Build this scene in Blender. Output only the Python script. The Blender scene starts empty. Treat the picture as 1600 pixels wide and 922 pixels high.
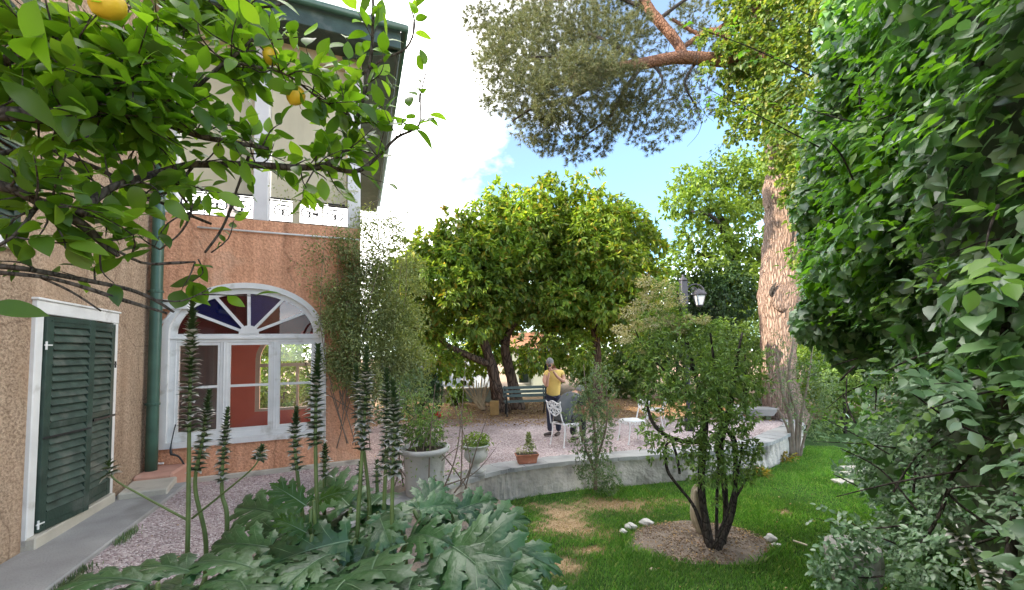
import bpy, bmesh, math, random
import numpy as np
from mathutils import Vector, Matrix
random.seed(7); rng = np.random.default_rng(11)
C = bpy.context.scene.collection; S = bpy.context.scene
# ------------------------------------------------------------------ camera
PITCH = math.radians(3.3); ROLL = math.radians(1.2); FOC = 620.; PY0 = 514.; CAMH = 1.9
f_ = np.array([0, math.cos(PITCH), math.sin(PITCH)]); _r = np.array([1., 0, 0]); _u = np.array([0, -math.sin(PITCH), math.cos(PITCH)])
r_ = _r*math.cos(ROLL)-_u*math.sin(ROLL); u_ = _u*math.cos(ROLL)+_r*math.sin(ROLL)
CAM = np.array([0, 0, CAMH])
cd = bpy.data.cameras.new('camera'); co = bpy.data.objects.new('camera', cd); C.objects.link(co)
M = Matrix(((r_[0], u_[0], -f_[0], 0), (r_[1], u_[1], -f_[1], 0), (r_[2], u_[2], -f_[2], CAMH), (0, 0, 0, 1)))
co.matrix_world = M; cd.sensor_width = 36; cd.lens = FOC/1600*36; cd.shift_y = (PY0-461)/1600; cd.clip_end = 2000; cd.clip_start = .05
S.camera = co
def ray(px, py): return f_+(px-800)/FOC*r_-(py-PY0)/FOC*u_
def G(px, py, z=0.):
    d = ray(px, py); return CAM+d*(z-CAMH)/d[2]
def Y(px, py, y):
    d = ray(px, py); return CAM+d*y/d[1]
# ------------------------------------------------------------------ sky, sun, exposure
SUN_AZ = math.radians(-115)      # degrees from +Y towards +X: the sun stands left and a little ahead
SUN_EL = math.radians(28)
w = bpy.data.worlds.new('World'); S.world = w; w.use_nodes = True
nt = w.node_tree; N = nt.nodes; L = nt.links
bg = N['Background']; sky = N.new('ShaderNodeTexSky'); sky.sky_type = 'NISHITA'; sky.sun_disc = False
sky.sun_elevation = SUN_EL; sky.sun_rotation = SUN_AZ; sky.air_density = .9; sky.dust_density = .1; sky.ozone_density = 1.2; sky.altitude = 300
# thin bright cloud over the clear sky
tc = N.new('ShaderNodeTexCoord'); mp = N.new('ShaderNodeMapping'); mp.inputs['Scale'].default_value = (1, 1, 1.8); mp.inputs['Location'].default_value = (3.3, 2.4, -8.2)
ns = N.new('ShaderNodeTexNoise'); ns.inputs['Scale'].default_value = 1.1; ns.inputs['Detail'].default_value = 7; ns.inputs['Roughness'].default_value = .56
cr = N.new('ShaderNodeValToRGB'); cr.color_ramp.elements[0].position = .45; cr.color_ramp.elements[1].position = .72; cr.color_ramp.elements[0].color = (.03, .03, .03, 1); cr.color_ramp.elements[1].color = (.9, .9, .9, 1)
mx = N.new('ShaderNodeMixRGB'); mx.inputs[2].default_value = (13.8, 13.1, 12.2, 1)
L.new(tc.outputs['Generated'], mp.inputs[0]); L.new(mp.outputs[0], ns.inputs[0]); L.new(ns.outputs[0], cr.inputs[0])
tn = N.new('ShaderNodeMixRGB'); tn.blend_type = 'MULTIPLY'; tn.inputs[0].default_value = 1; tn.inputs[2].default_value = (.25, .43, .52, 1); L.new(sky.outputs[0], tn.inputs[1])
L.new(cr.outputs[0], mx.inputs[0]); L.new(tn.outputs[0], mx.inputs[1]); L.new(mx.outputs[0], bg.inputs[0])
bg.inputs[1].default_value = .15
sl = bpy.data.lights.new('sun', 'SUN'); sl.energy = 2.0; sl.angle = math.radians(.6); sl.color = (1, .88, .70)
so = bpy.data.objects.new('sun', sl); C.objects.link(so)
sd = Vector((math.sin(SUN_AZ)*math.cos(SUN_EL), math.cos(SUN_AZ)*math.cos(SUN_EL), math.sin(SUN_EL)))
so.rotation_euler = sd.to_track_quat('Z', 'Y').to_euler()
S.view_settings.view_transform = 'Standard'; S.view_settings.look = 'None'; S.view_settings.exposure = 2.5; S.view_settings.gamma = 1
S.render.engine = 'CYCLES'
S.cycles.max_bounces = 7; S.cycles.diffuse_bounces = 4; S.cycles.transparent_max_bounces = 12; S.cycles.transmission_bounces = 4
# ------------------------------------------------------------------ helpers: objects
def link(o, parent=None):
    C.objects.link(o)
    if parent is not None: o.parent = parent
    return o
def tag(o, label=None, cat=None, group=None, kind=None):
    if label: o['label'] = label
    if cat: o['category'] = cat
    if group: o['group'] = group
    if kind: o['kind'] = kind
    return o
def empty(name, loc=(0, 0, 0), rz=0, label=None, cat=None, group=None):
    o = bpy.data.objects.new(name, None); C.objects.link(o); o.location = loc; o.rotation_euler = (0, 0, rz); o.empty_display_size = .1
    return tag(o, label, cat, group)
def mesh_np(name, verts, faces, mats, parent=None, smooth=False, midx=None):
    """verts (N,3), faces (M,k) or list of such arrays"""
    me = bpy.data.meshes.new(name); verts = np.asarray(verts, np.float32)
    fl = faces if isinstance(faces, list) else [faces]
    fl = [np.asarray(a, np.int32) for a in fl if len(a)]
    me.vertices.add(len(verts)); me.vertices.foreach_set('co', verts.ravel())
    loops = np.concatenate([a.ravel() for a in fl]); sizes = np.concatenate([np.full(len(a), a.shape[1], np.int32) for a in fl])
    me.loops.add(len(loops)); me.loops.foreach_set('vertex_index', loops)
    me.polygons.add(len(sizes)); me.polygons.foreach_set('loop_start', np.concatenate([[0], np.cumsum(sizes)[:-1]]).astype(np.int32))
    if midx is not None: me.polygons.foreach_set('material_index', np.asarray(midx, np.int32))
    if smooth: me.polygons.foreach_set('use_smooth', np.ones(len(sizes), bool))
    me.update(calc_edges=True)
    for m in (mats if isinstance(mats, (list, tuple)) else [mats]): me.materials.append(m)
    return link(bpy.data.objects.new(name, me), parent)
def obj_bm(name, bm, mat, parent=None, smooth=False, loc=None):
    me = bpy.data.meshes.new(name); bmesh.ops.recalc_face_normals(bm, faces=bm.faces[:]); bm.to_mesh(me); bm.free()
    for m in (mat if isinstance(mat, (list, tuple)) else [mat]): me.materials.append(m)
    if smooth:
        for p in me.polygons: p.use_smooth = True
    o = link(bpy.data.objects.new(name, me), parent)
    if loc is not None: o.location = loc
    return o
def copy(o, parent=None):
    c = o.copy(); C.objects.link(c)
    if parent is not None: c.parent = parent
    return c
def copy_tree(o, parent=None):
    c = copy(o, parent)
    for ch in list(o.children): copy_tree(ch, c)
    return c
class MB:
    """collects quads / tris in numpy-free lists"""
    def __init__(s): s.v = []; s.f = []
    def box(s, lo, hi, fr=None, bev=0):
        lo = np.array(lo, float); hi = np.array(hi, float); n = len(s.v)
        P = [(x, y, z) for z in (lo[2], hi[2]) for y in (lo[1], hi[1]) for x in (lo[0], hi[0])]
        if fr: P = [fr(*p) for p in P]
        s.v += [tuple(p) for p in P]
        for a in ((0, 2, 3, 1), (4, 5, 7, 6), (0, 1, 5, 4), (2, 6, 7, 3), (0, 4, 6, 2), (1, 3, 7, 5)): s.f.append(tuple(n+i for i in a))
        return s
    def tube(s, pts, rad, k=8, cap=True):
        pts = [np.array(p, float) for p in pts]; m = len(pts)
        if np.isscalar(rad): rad = [rad]*m
        n0 = len(s.v); ref = None
        for i in range(m):
            t = pts[min(i+1, m-1)]-pts[max(i-1, 0)]; t = t/(np.linalg.norm(t)+1e-9)
            if ref is None: ref = np.array([0, 0, 1.]) if abs(t[2]) < .9 else np.array([1., 0, 0])
            a = np.cross(t, ref); a /= np.linalg.norm(a)+1e-9; b = np.cross(a, t); ref = b
            # keep frame continuous
            for j in range(k):
                q = 2*math.pi*j/k; s.v.append(tuple(pts[i]+rad[i]*(math.cos(q)*a+math.sin(q)*b)))
        for i in range(m-1):
            for j in range(k):
                A = n0+i*k+j; B = n0+i*k+(j+1) % k; s.f.append((A, B, B+k, A+k))
        if cap:
            s.f.append(tuple(n0+j for j in range(k))[::-1]); s.f.append(tuple(n0+(m-1)*k+j for j in range(k)))
        return s
    def lathe(s, prof, k=24, c=(0, 0, 0), wob=None):
        n0 = len(s.v); m = len(prof)
        for (r, z) in prof:
            for j in range(k):
                q = 2*math.pi*j/k; rr = r*(1+(wob(q, z) if wob else 0)); s.v.append((c[0]+rr*math.cos(q), c[1]+rr*math.sin(q), c[2]+z))
        for i in range(m-1):
            for j in range(k):
                A = n0+i*k+j; B = n0+i*k+(j+1) % k; s.f.append((A, B, B+k, A+k))
        s.f.append(tuple(n0+j for j in range(k))[::-1]); s.f.append(tuple(n0+(m-1)*k+j for j in range(k)))
        return s
    def poly(s, pts):
        n = len(s.v); s.v += [tuple(p) for p in pts]; s.f.append(tuple(range(n, n+len(pts)))); return s
    def prism(s, outline, fr, d0, d1):
        """closed outline of (u,z) extruded along depth; fr(u,d,z)"""
        n = len(s.v); k = len(outline)
        for d in (d0, d1): s.v += [tuple(fr(a, d, b)) for a, b in outline]
        s.f.append(tuple(range(n, n+k))); s.f.append(tuple(range(n+2*k-1, n+k-1, -1)))
        for i in range(k): j = (i+1) % k; s.f.append((n+i, n+k+i, n+k+j, n+j))
        return s
    def build(s, name, mat, parent=None, smooth=False, bevel=0, loc=None):
        me = bpy.data.meshes.new(name); me.from_pydata(s.v, [], s.f); me.update()
        bm = bmesh.new(); bm.from_mesh(me); bmesh.ops.recalc_face_normals(bm, faces=bm.faces[:])
        if bevel: bmesh.ops.bevel(bm, geom=[e for e in bm.edges if len(e.link_faces) == 2 and e.calc_face_angle(0) > .6], offset=bevel, segments=1, affect='EDGES')
        bm.to_mesh(me); bm.free(); me.materials.append(mat)
        if smooth:
            for p in me.polygons: p.use_smooth = True
        o = link(bpy.data.objects.new(name, me), parent)
        if loc is not None: o.location = loc
        return o
def smooth_path(pts, n=6):
    """Catmull-Rom through points (rows may carry radius as 4th value)"""
    P = [np.array(p, float) for p in pts]; out = []
    for i in range(len(P)-1):
        a = P[max(i-1, 0)]; b = P[i]; c = P[i+1]; d = P[min(i+2, len(P)-1)]
        for j in range(n):
            t = j/n; out.append(.5*((2*b)+(-a+c)*t+(2*a-5*b+4*c-d)*t*t+(-a+3*b-3*c+d)*t**3))
    out.append(P[-1]); return out
def rtube(mb, pts4, n=5, k=7, wob=.0):
    q = smooth_path(pts4, n)
    rr = [max(.0008, p[3]*(1+wob*(random.random()-.5))) for p in q]
    mb.tube([p[:3]+(np.array([random.random()-.5, random.random()-.5, random.random()-.5])*wob*p[3]) for p in q], rr, k); return q
# ------------------------------------------------------------------ helpers: materials
def newmat(name):
    m = bpy.data.materials.new(name); m.use_nodes = True; return m, m.node_tree.nodes, m.node_tree.links, m.node_tree.nodes['Principled BSDF']
def ramp(N, stops):
    r = N.new('ShaderNodeValToRGB'); e = r.color_ramp.elements
    e[0].position = stops[0][0]; e[0].color = (*stops[0][1], 1); e[1].position = stops[-1][0]; e[1].color = (*stops[-1][1], 1)
    for p, c in stops[1:-1]:
        x = e.new(p); x.color = (*c, 1)
    return r
def pmat(name, col, rough=.6, scale=8., var=.25, bump=.0, bscale=None, metallic=0., spec=.5, detail=5, stain=None, coords='Object', dist=.02, stretch=None):
    m, N, L, b = newmat(name)
    tc = N.new('ShaderNodeTexCoord'); src = tc.outputs[coords]
    if stretch:
        mp = N.new('ShaderNodeMapping'); mp.inputs['Scale'].default_value = stretch; L.new(src, mp.inputs[0]); src = mp.outputs[0]
    n = N.new('ShaderNodeTexNoise'); n.inputs['Scale'].default_value = scale; n.inputs['Detail'].default_value = detail; L.new(src, n.inputs[0])
    c = np.array(col); r = ramp(N, [(.25, tuple(c*(1-var))), (.75, tuple(np.minimum(c*(1+var), .95)))]); L.new(n.outputs[0], r.inputs[0]); out = r.outputs[0]
    if stain:
        n2 = N.new('ShaderNodeTexNoise'); n2.inputs['Scale'].default_value = stain[1]; n2.inputs['Detail'].default_value = 6; L.new(src, n2.inputs[0])
        r2 = ramp(N, [(stain[2], (0, 0, 0)), (stain[2]+.14, (1, 1, 1))]); L.new(n2.outputs[0], r2.inputs[0])
        mxx = N.new('ShaderNodeMixRGB'); mxx.inputs[2].default_value = (*stain[0], 1); L.new(r2.outputs[0], mxx.inputs[0]); L.new(out, mxx.inputs[1]); out = mxx.outputs[0]
    L.new(out, b.inputs['Base Color']); b.inputs['Roughness'].default_value = rough; b.inputs['Metallic'].default_value = metallic; b.inputs['Specular IOR Level'].default_value = spec
    if bump:
        n3 = N.new('ShaderNodeTexNoise'); n3.inputs['Scale'].default_value = bscale or scale*4; n3.inputs['Detail'].default_value = 6; L.new(src, n3.inputs[0])
        bp = N.new('ShaderNodeBump'); bp.inputs['Strength'].default_value = bump; bp.inputs['Distance'].default_value = dist; L.new(n3.outputs[0], bp.inputs['Height']); L.new(bp.outputs[0], b.inputs['Normal'])
    return m
def leafmat(name, stops, rough=.45, trans=.3, tcol=None, pscale=.7, pvar=.35, spec=.45, coat=0., tgain=1.5):
    """stops: ramp of leaf colours over a per-leaf random"""
    m, N, L, b = newmat(name)
    g = N.new('ShaderNodeNewGeometry'); oi = N.new('ShaderNodeObjectInfo')
    ad = N.new('ShaderNodeMath'); ad.operation = 'ADD'; L.new(g.outputs['Random Per Island'], ad.inputs[0]); L.new(oi.outputs['Random'], ad.inputs[1])
    fr = N.new('ShaderNodeMath'); fr.operation = 'FRACT'; L.new(ad.outputs[0], fr.inputs[0])
    r = ramp(N, stops); L.new(fr.outputs[0], r.inputs[0])
    n = N.new('ShaderNodeTexNoise'); n.inputs['Scale'].default_value = pscale; n.inputs['Detail'].default_value = 2; L.new(g.outputs['Position'], n.inputs[0])
    mr = N.new('ShaderNodeMapRange'); mr.inputs[1].default_value = .3; mr.inputs[2].default_value = .7; mr.inputs[3].default_value = 1-pvar; mr.inputs[4].default_value = 1+pvar; L.new(n.outputs[0], mr.inputs[0])
    ml = N.new('ShaderNodeMixRGB'); ml.blend_type = 'MULTIPLY'; ml.inputs[0].default_value = 1; L.new(r.outputs[0], ml.inputs[1]); L.new(mr.outputs[0], ml.inputs[2])
    L.new(ml.outputs[0], b.inputs['Base Color']); b.inputs['Roughness'].default_value = rough; b.inputs['Specular IOR Level'].default_value = spec
    b.inputs['Coat Weight'].default_value = coat; b.inputs['Coat Roughness'].default_value = .35
    t = N.new('ShaderNodeBsdfTranslucent'); tm = N.new('ShaderNodeMixRGB'); tm.blend_type = 'MULTIPLY'; tm.inputs[0].default_value = 1
    tm.inputs[2].default_value = (*(tcol or (tgain*1.25, tgain*1.2, tgain*.45)), 1); L.new(ml.outputs[0], tm.inputs[1]); L.new(tm.outputs[0], t.inputs[0])
    ms = N.new('ShaderNodeMixShader'); ms.inputs[0].default_value = trans; L.new(b.outputs[0], ms.inputs[1]); L.new(t.outputs[0], ms.inputs[2])
    L.new(ms.outputs[0], N['Material Output'].inputs[0]); return m
def glassmat(name, tint=(1, 1, 1), gloss=1.0, body=None):
    m, N, L, b = newmat(name); N.remove(b)
    t = N.new('ShaderNodeBsdfTransparent'); t.inputs[0].default_value = (*tint, 1); g = N.new('ShaderNodeBsdfGlossy'); g.inputs['Roughness'].default_value = .015
    f = N.new('ShaderNodeFresnel'); f.inputs[0].default_value = 1.45; mu = N.new('ShaderNodeMath'); mu.operation = 'MULTIPLY'; mu.inputs[1].default_value = gloss; L.new(f.outputs[0], mu.inputs[0])
    nz = N.new('ShaderNodeTexNoise'); nz.inputs['Scale'].default_value = 2.5; tcx = N.new('ShaderNodeTexCoord'); L.new(tcx.outputs['Object'], nz.inputs[0])
    bp = N.new('ShaderNodeBump'); bp.inputs['Strength'].default_value = .06; L.new(nz.outputs[0], bp.inputs['Height']); L.new(bp.outputs[0], g.inputs['Normal'])
    ms = N.new('ShaderNodeMixShader'); L.new(mu.outputs[0], ms.inputs[0]); src = t.outputs[0]
    if body:
        df = N.new('ShaderNodeBsdfDiffuse'); df.inputs[0].default_value = (*body, 1); mb_ = N.new('ShaderNodeMixShader'); mb_.inputs[0].default_value = .45; L.new(t.outputs[0], mb_.inputs[1]); L.new(df.outputs[0], mb_.inputs[2]); src = mb_.outputs[0]
    L.new(src, ms.inputs[1]); L.new(g.outputs[0], ms.inputs[2]); L.new(ms.outputs[0], N['Material Output'].inputs[0]); return m
def stucco(name, col, dark, pscale=45., bump=.8, patch=(.42, .30, .22), speck=.35, big=.9):
    m, N, L, b = newmat(name); tc = N.new('ShaderNodeTexCoord'); src = tc.outputs['Object']
    n = N.new('ShaderNodeTexNoise'); n.inputs['Scale'].default_value = pscale; n.inputs['Detail'].default_value = 3; n.inputs['Roughness'].default_value = .6; L.new(src, n.inputs[0])
    r = ramp(N, [(.36, dark), (.52, col), (.72, tuple(min(c*(1+speck), .9) for c in col))]); L.new(n.outputs[0], r.inputs[0])
    n2 = N.new('ShaderNodeTexNoise'); n2.inputs['Scale'].default_value = big; n2.inputs['Detail'].default_value = 6; n2.inputs['Roughness'].default_value = .6; L.new(src, n2.inputs[0])
    r2 = ramp(N, [(.52, (0, 0, 0)), (.72, (.75, .75, .75))]); L.new(n2.outputs[0], r2.inputs[0])
    mxx = N.new('ShaderNodeMixRGB'); mxx.inputs[2].default_value = (*patch, 1); L.new(r2.outputs[0], mxx.inputs[0]); L.new(r.outputs[0], mxx.inputs[1])
    # rain streaks, old repairs and hairline cracks
    mps = N.new('ShaderNodeMapping'); mps.inputs['Scale'].default_value = (5, 5, .55); L.new(src, mps.inputs[0]); n4 = N.new('ShaderNodeTexNoise'); n4.inputs['Scale'].default_value = 1.2; n4.inputs['Detail'].default_value = 5; L.new(mps.outputs[0], n4.inputs[0])
    r4 = ramp(N, [(.38, (.80, .77, .74)), (.60, (1.05, 1.05, 1.05))]); L.new(n4.outputs[0], r4.inputs[0]); m4 = N.new('ShaderNodeMixRGB'); m4.blend_type = 'MULTIPLY'; m4.inputs[0].default_value = .75; L.new(mxx.outputs[0], m4.inputs[1]); L.new(r4.outputs[0], m4.inputs[2])
    v5 = N.new('ShaderNodeTexVoronoi'); v5.feature = 'DISTANCE_TO_EDGE'; v5.inputs['Scale'].default_value = .55; n6 = N.new('ShaderNodeTexNoise'); n6.inputs['Scale'].default_value = 2.5; n6.inputs['Detail'].default_value = 5; L.new(src, n6.inputs[0]); mv = N.new('ShaderNodeMixRGB'); mv.inputs[0].default_value = .25; L.new(src, mv.inputs[1]); L.new(n6.outputs['Color'], mv.inputs[2]); L.new(mv.outputs[0], v5.inputs[0])
    r5 = ramp(N, [(0, (.45, .42, .40)), (.006, (1, 1, 1))]); L.new(v5.outputs['Distance'], r5.inputs[0]); m5 = N.new('ShaderNodeMixRGB'); m5.blend_type = 'MULTIPLY'; m5.inputs[0].default_value = .6; L.new(m4.outputs[0], m5.inputs[1]); L.new(r5.outputs[0], m5.inputs[2])
    L.new(m5.outputs[0], b.inputs['Base Color']); b.inputs['Roughness'].default_value = .95; b.inputs['Specular IOR Level'].default_value = .15
    bp = N.new('ShaderNodeBump'); bp.inputs['Strength'].default_value = bump; bp.inputs['Distance'].default_value = .03; L.new(n.outputs[0], bp.inputs['Height']); L.new(bp.outputs[0], b.inputs['Normal']); return m
MT = {}
MT['stucco_orange'] = stucco('orange_roughcast', (.76, .40, .245), (.64, .31, .18), 30, .8, (.66, .46, .33), .2)
MT['stucco_beige'] = stucco('beige_roughcast', (.47, .345, .245), (.30, .21, .145), 38, .9, (.50, .34, .23), .30)
MT['white_paint'] = pmat('white_paint', (.76, .75, .73), .5, 5, .08, .12, 30, stain=((.46, .43, .38), 4., .60))
MT['white_column'] = pmat('white_plaster', (.72, .69, .68), .75, 3, .1, .1, 20, stain=((.5, .47, .44), 1.6, .62))
MT['cream'] = pmat('cream_canvas', (.56, .49, .345), .85, 2, .10, .05, 30)
MT['green_paint'] = pmat('dark_green_paint', (.026, .052, .038), .5, 6, .35, .2, 40, stain=((.07, .09, .075), 4, .56))
MT['green_slat'] = pmat('faded_green_slats', (.042, .068, .052), .6, 9, .4, .15, 50, stain=((.10, .115, .095), 5, .53))
MT['pipe_green'] = pmat('green_pipe_paint', (.045, .105, .075), .4, 5, .25, .05, 40)
MT['iron'] = pmat('dark_iron', (.02, .022, .022), .45, 12, .3, .1)
MT['lampiron'] = pmat('lamp_iron', (.06, .06, .075), .45, 12, .3, .1)
MT['concrete'] = pmat('concrete', (.36, .35, .335), .9, 2.5, .22, .3, 60, stain=((.24, .23, .21), 1.3, .55))
MT['step_stone'] = pmat('pale_step_stone', (.52, .48, .40), .85, 3, .18, .25, 40, stain=((.34, .31, .26), 3, .58))
MT['plinth'] = pmat('pink_plaster_plinth', (.55, .30, .22), .9, 3, .2, .3, 40, stain=((.5, .40, .32), 3, .55))
MT['wallrender'] = pmat('weathered_render', (.50, .455, .41), .95, 1.6, .35, .7, 14, stain=((.22, .20, .18), 1.9, .55), dist=.04)
MT['coping'] = pmat('slate_coping', (.36, .36, .35), .8, 3, .25, .35, 25, stain=((.20, .20, .20), 2.4, .56))
MT['red_wall'] = pmat('red_interior_wall', (.58, .13, .085), .7, 2, .1)
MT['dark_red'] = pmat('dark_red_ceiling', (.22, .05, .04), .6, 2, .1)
MT['beige_frame'] = pmat('beige_window_frame', (.50, .42, .33), .6, 4, .1)
MT['grey_door'] = pmat('grey_interior_door', (.20, .19, .19), .6, 3, .1)
MT['tiles_floor'] = pmat('room_floor', (.25, .13, .09), .5, 3, .2)
MT['rooftile'] = pmat('roof_tile', (.34, .16, .09), .85, 6, .35, .4)
MT['glass'] = glassmat('window_glass', (.93, .95, .94), 1.1)
MT['glass_blue'] = glassmat('blue_glass', (.03, .045, .30), .7, (.01, .015, .11))
MT['glass_red'] = glassmat('wine_glass', (.35, .09, .07), .8, (.10, .018, .016))
MT['glass_violet'] = glassmat('violet_glass', (.12, .12, .42), 2.0, (.03, .03, .16))
MT['glass_clear'] = glassmat('pale_glass', (.55, .4, .36), 2.6)
MT['bark_pine'] = None
# ================================================================== setting
# -- plan of the terrace edge (outer face of the retaining wall)
EDGE = [G(*q) for q in ((640, 775), (680, 763), (722, 753), (782, 737), (815, 731), (899, 721), (950, 717), (1060, 709), (1130, 704), (1171, 698), (1205, 691), (1225, 683), (1244, 673), (1256, 664))]
EDGE = smooth_path([np.array([-2.0, 4.4, 0])]+[np.array([-1.25, 5.3, 0])]+EDGE[2:]+[np.array([7.5, 11.0, 0]), np.array([7.8, 13.2, 0])], 4)
EX = np.array([p[:2] for p in EDGE])
th = math.radians(21.5); HA = np.array([math.cos(th), math.sin(th), 0]); HW = np.array([math.sin(th), -math.cos(th), 0]); HC = np.array([-5.459, 6.063, 0])
def H(u, v, z): return HC+HA*u+HW*v+np.array([0, 0, z])       # house frame: u along the arched-window wall, v towards the camera
def inside(pts, poly):
    x, y = pts[:, 0], pts[:, 1]; c = np.zeros(len(pts), bool); n = len(poly)
    for i in range(n):
        x1, y1 = poly[i]; x2, y2 = poly[(i+1) % n]
        k = ((y1 > y) != (y2 > y)) & (x < (x2-x1)*(y-y1)/(y2-y1+1e-12)+x1); c ^= k
    return c
TPOLY = np.vstack([EX, [[7.8, 16], [-14, 16], [-14, -4], [-2.6, -4], [-2.2, 1.5]]])
def edge_y(x): return np.interp(x, EX[:, 0], EX[:, 1])
# gravel
def gravelmat():
    m, N, L, b = newmat('pink_gravel'); g = N.new('ShaderNodeNewGeometry'); src = g.outputs['Position']
    v = N.new('ShaderNodeTexVoronoi'); v.inputs['Scale'].default_value = 55; L.new(src, v.inputs[0])
    r = ramp(N, [(0, (.26, .20, .195)), (.3, (.48, .39, .38)), (.6, (.58, .49, .475)), (.85, (.68, .61, .59)), (1, (.84, .80, .78))]); sp = N.new('ShaderNodeSeparateColor'); L.new(v.outputs['Color'], sp.inputs[0]); L.new(sp.outputs[0], r.inputs[0])
    n = N.new('ShaderNodeTexNoise'); n.inputs['Scale'].default_value = .8; n.inputs['Detail'].default_value = 4; L.new(src, n.inputs[0])
    r2 = ramp(N, [(.35, (.72, .68, .68)), (.65, (1.1, 1.06, 1.06))]); L.new(n.outputs[0], r2.inputs[0])
    ml = N.new('ShaderNodeMixRGB'); ml.blend_type = 'MULTIPLY'; ml.inputs[0].default_value = 1; L.new(r.outputs[0], ml.inputs[1]); L.new(r2.outputs[0], ml.inputs[2])
    # leaf litter and bare earth towards the trees
    sx = N.new('ShaderNodeSeparateXYZ'); L.new(src, sx.inputs[0]); n3 = N.new('ShaderNodeTexNoise'); n3.inputs['Scale'].default_value = 1.1; n3.inputs['Detail'].default_value = 6; L.new(src, n3.inputs[0])
    a = N.new('ShaderNodeMath'); a.operation = 'MULTIPLY_ADD'; a.inputs[1].default_value = 3.0; L.new(n3.outputs[0], a.inputs[0]); L.new(sx.outputs[1], a.inputs[2])
    mr = N.new('ShaderNodeMapRange'); mr.inputs[1].default_value = 12.1; mr.inputs[2].default_value = 13.2; L.new(a.outputs[0], mr.inputs[0])
    n4 = N.new('ShaderNodeTexNoise'); n4.inputs['Scale'].default_value = 22; n4.inputs['Detail'].default_value = 5; L.new(src, n4.inputs[0]); r4 = ramp(N, [(.3, (.17, .10, .06)), (.5, (.32, .20, .12)), (.7, (.45, .31, .20))]); L.new(n4.outputs[0], r4.inputs[0])
    mxx = N.new('ShaderNodeMixRGB'); L.new(mr.outputs[0], mxx.inputs[0]); L.new(ml.outputs[0], mxx.inputs[1]); L.new(r4.outputs[0], mxx.inputs[2]); L.new(mxx.outputs[0], b.inputs['Base Color'])
    b.inputs['Roughness'].default_value = .95; b.inputs['Specular IOR Level'].default_value = .2
    bp = N.new('ShaderNodeBump'); bp.inputs['Strength'].default_value = .8; bp.inputs['Distance'].default_value = .015; L.new(v.outputs['Distance'], bp.inputs['Height']); bp.invert = True; L.new(bp.outputs[0], b.inputs['Normal']); return m
MT['gravel'] = gravelmat()
def gz(x, y):
    d = np.stack([x-HC[0], y-HC[1]], -1); u = d@HA[:2]; v = d@HW[:2]
    t = np.clip((1.9-u)/1.5, 0, 1); t = t*t*(3-2*t)*np.clip((v-.1)/.8, 0, 1)
    return .15*t+.008*np.sin(x*3.1+1.3*np.sin(y*2.3))*np.cos(y*2.7)-.01
xs = np.arange(-9, 8.2, .1); ys = np.arange(-1, 16, .1)
XX, YY = np.meshgrid(xs, ys); P = np.stack([XX.ravel(), YY.ravel()], -1)
dist_in = inside(P, TPOLY)
V = np.column_stack([P, gz(P[:, 0], P[:, 1])]); nx = len(xs); idx = np.arange(len(P)).reshape(XX.shape)
q = np.stack([idx[:-1, :-1], idx[:-1, 1:], idx[1:, 1:], idx[1:, :-1]], -1).reshape(-1, 4); q = q[dist_in[q].all(1)]
tag(mesh_np('gravel_terrace', V, q, MT['gravel'], smooth=True), kind='structure')
# grass ground, with a mask of dry patches and bare soil held on the mesh
DRY = [(G(955, 789, -.5), 1.25, .34), (G(890, 822, -.5), .58, .52), (G(875, 803, -.5), .45, .25), (G(870, 885, -.5), .4, .2), (G(920, 860, -.5), .3, .15), (G(1220, 800, -.5), .2, .15)]
BED = (G(1092, 846, -.5), .84, .54)
def lawnmask(x, y):
    m = np.zeros_like(x)
    wob = .2*np.sin(x*5+2*np.sin(y*4))+.15*np.sin(y*9+x*3)+.17*np.sin(x*19+3*np.sin(y*13))+.17*np.sin(y*27+2*np.sin(x*17))+.12*np.sin(x*41+y*33)
    for c, a, b2 in DRY: m = np.maximum(m, np.clip(1.3-1.15*np.sqrt(((x-c[0])/a)**2+((y-c[1])/b2)**2)+wob, 0, 1))
    return m
def bedmask(x, y):
    c, a, b2 = BED; wob = .05*np.sin(3*np.arctan2(y-c[1], x-c[0])+1)+.03*np.sin(7*np.arctan2(y-c[1], x-c[0]))
    return np.sqrt(((x-c[0])/a)**2+((y-c[1])/b2)**2)+wob
def groundmat():
    m, N, L, b = newmat('lawn_earth'); g = N.new('ShaderNodeNewGeometry'); src = g.outputs['Position']
    n = N.new('ShaderNodeTexNoise'); n.inputs['Scale'].default_value = 3; n.inputs['Detail'].default_value = 8; L.new(src, n.inputs[0])
    r = ramp(N, [(.3, (.025, .055, .015)), (.7, (.06, .12, .03))]); L.new(n.outputs[0], r.inputs[0])
    n2 = N.new('ShaderNodeTexNoise'); n2.inputs['Scale'].default_value = 30; n2.inputs['Detail'].default_value = 6; L.new(src, n2.inputs[0])
    r2 = ramp(N, [(.3, (.25, .16, .09)), (.7, (.50, .37, .22))]); L.new(n2.outputs[0], r2.inputs[0])
    at = N.new('ShaderNodeAttribute'); at.attribute_name = 'dry'; mxx = N.new('ShaderNodeMixRGB'); L.new(at.outputs['Fac'], mxx.inputs[0]); L.new(r.outputs[0], mxx.inputs[1]); L.new(r2.outputs[0], mxx.inputs[2])
    L.new(mxx.outputs[0], b.inputs['Base Color']); b.inputs['Roughness'].default_value = 1; b.inputs['Specular IOR Level'].default_value = .1
    bp = N.new('ShaderNodeBump'); bp.inputs['Strength'].default_value = .7; bp.inputs['Distance'].default_value = .02; L.new(n2.outputs[0], bp.inputs['Height']); L.new(bp.outputs[0], b.inputs['Normal']); return m
MT['lawn_earth'] = groundmat()
xs = np.arange(-2.5, 12, .07); ys = np.arange(.5, 14.4, .07); XX, YY = np.meshgrid(xs, ys)
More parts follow.
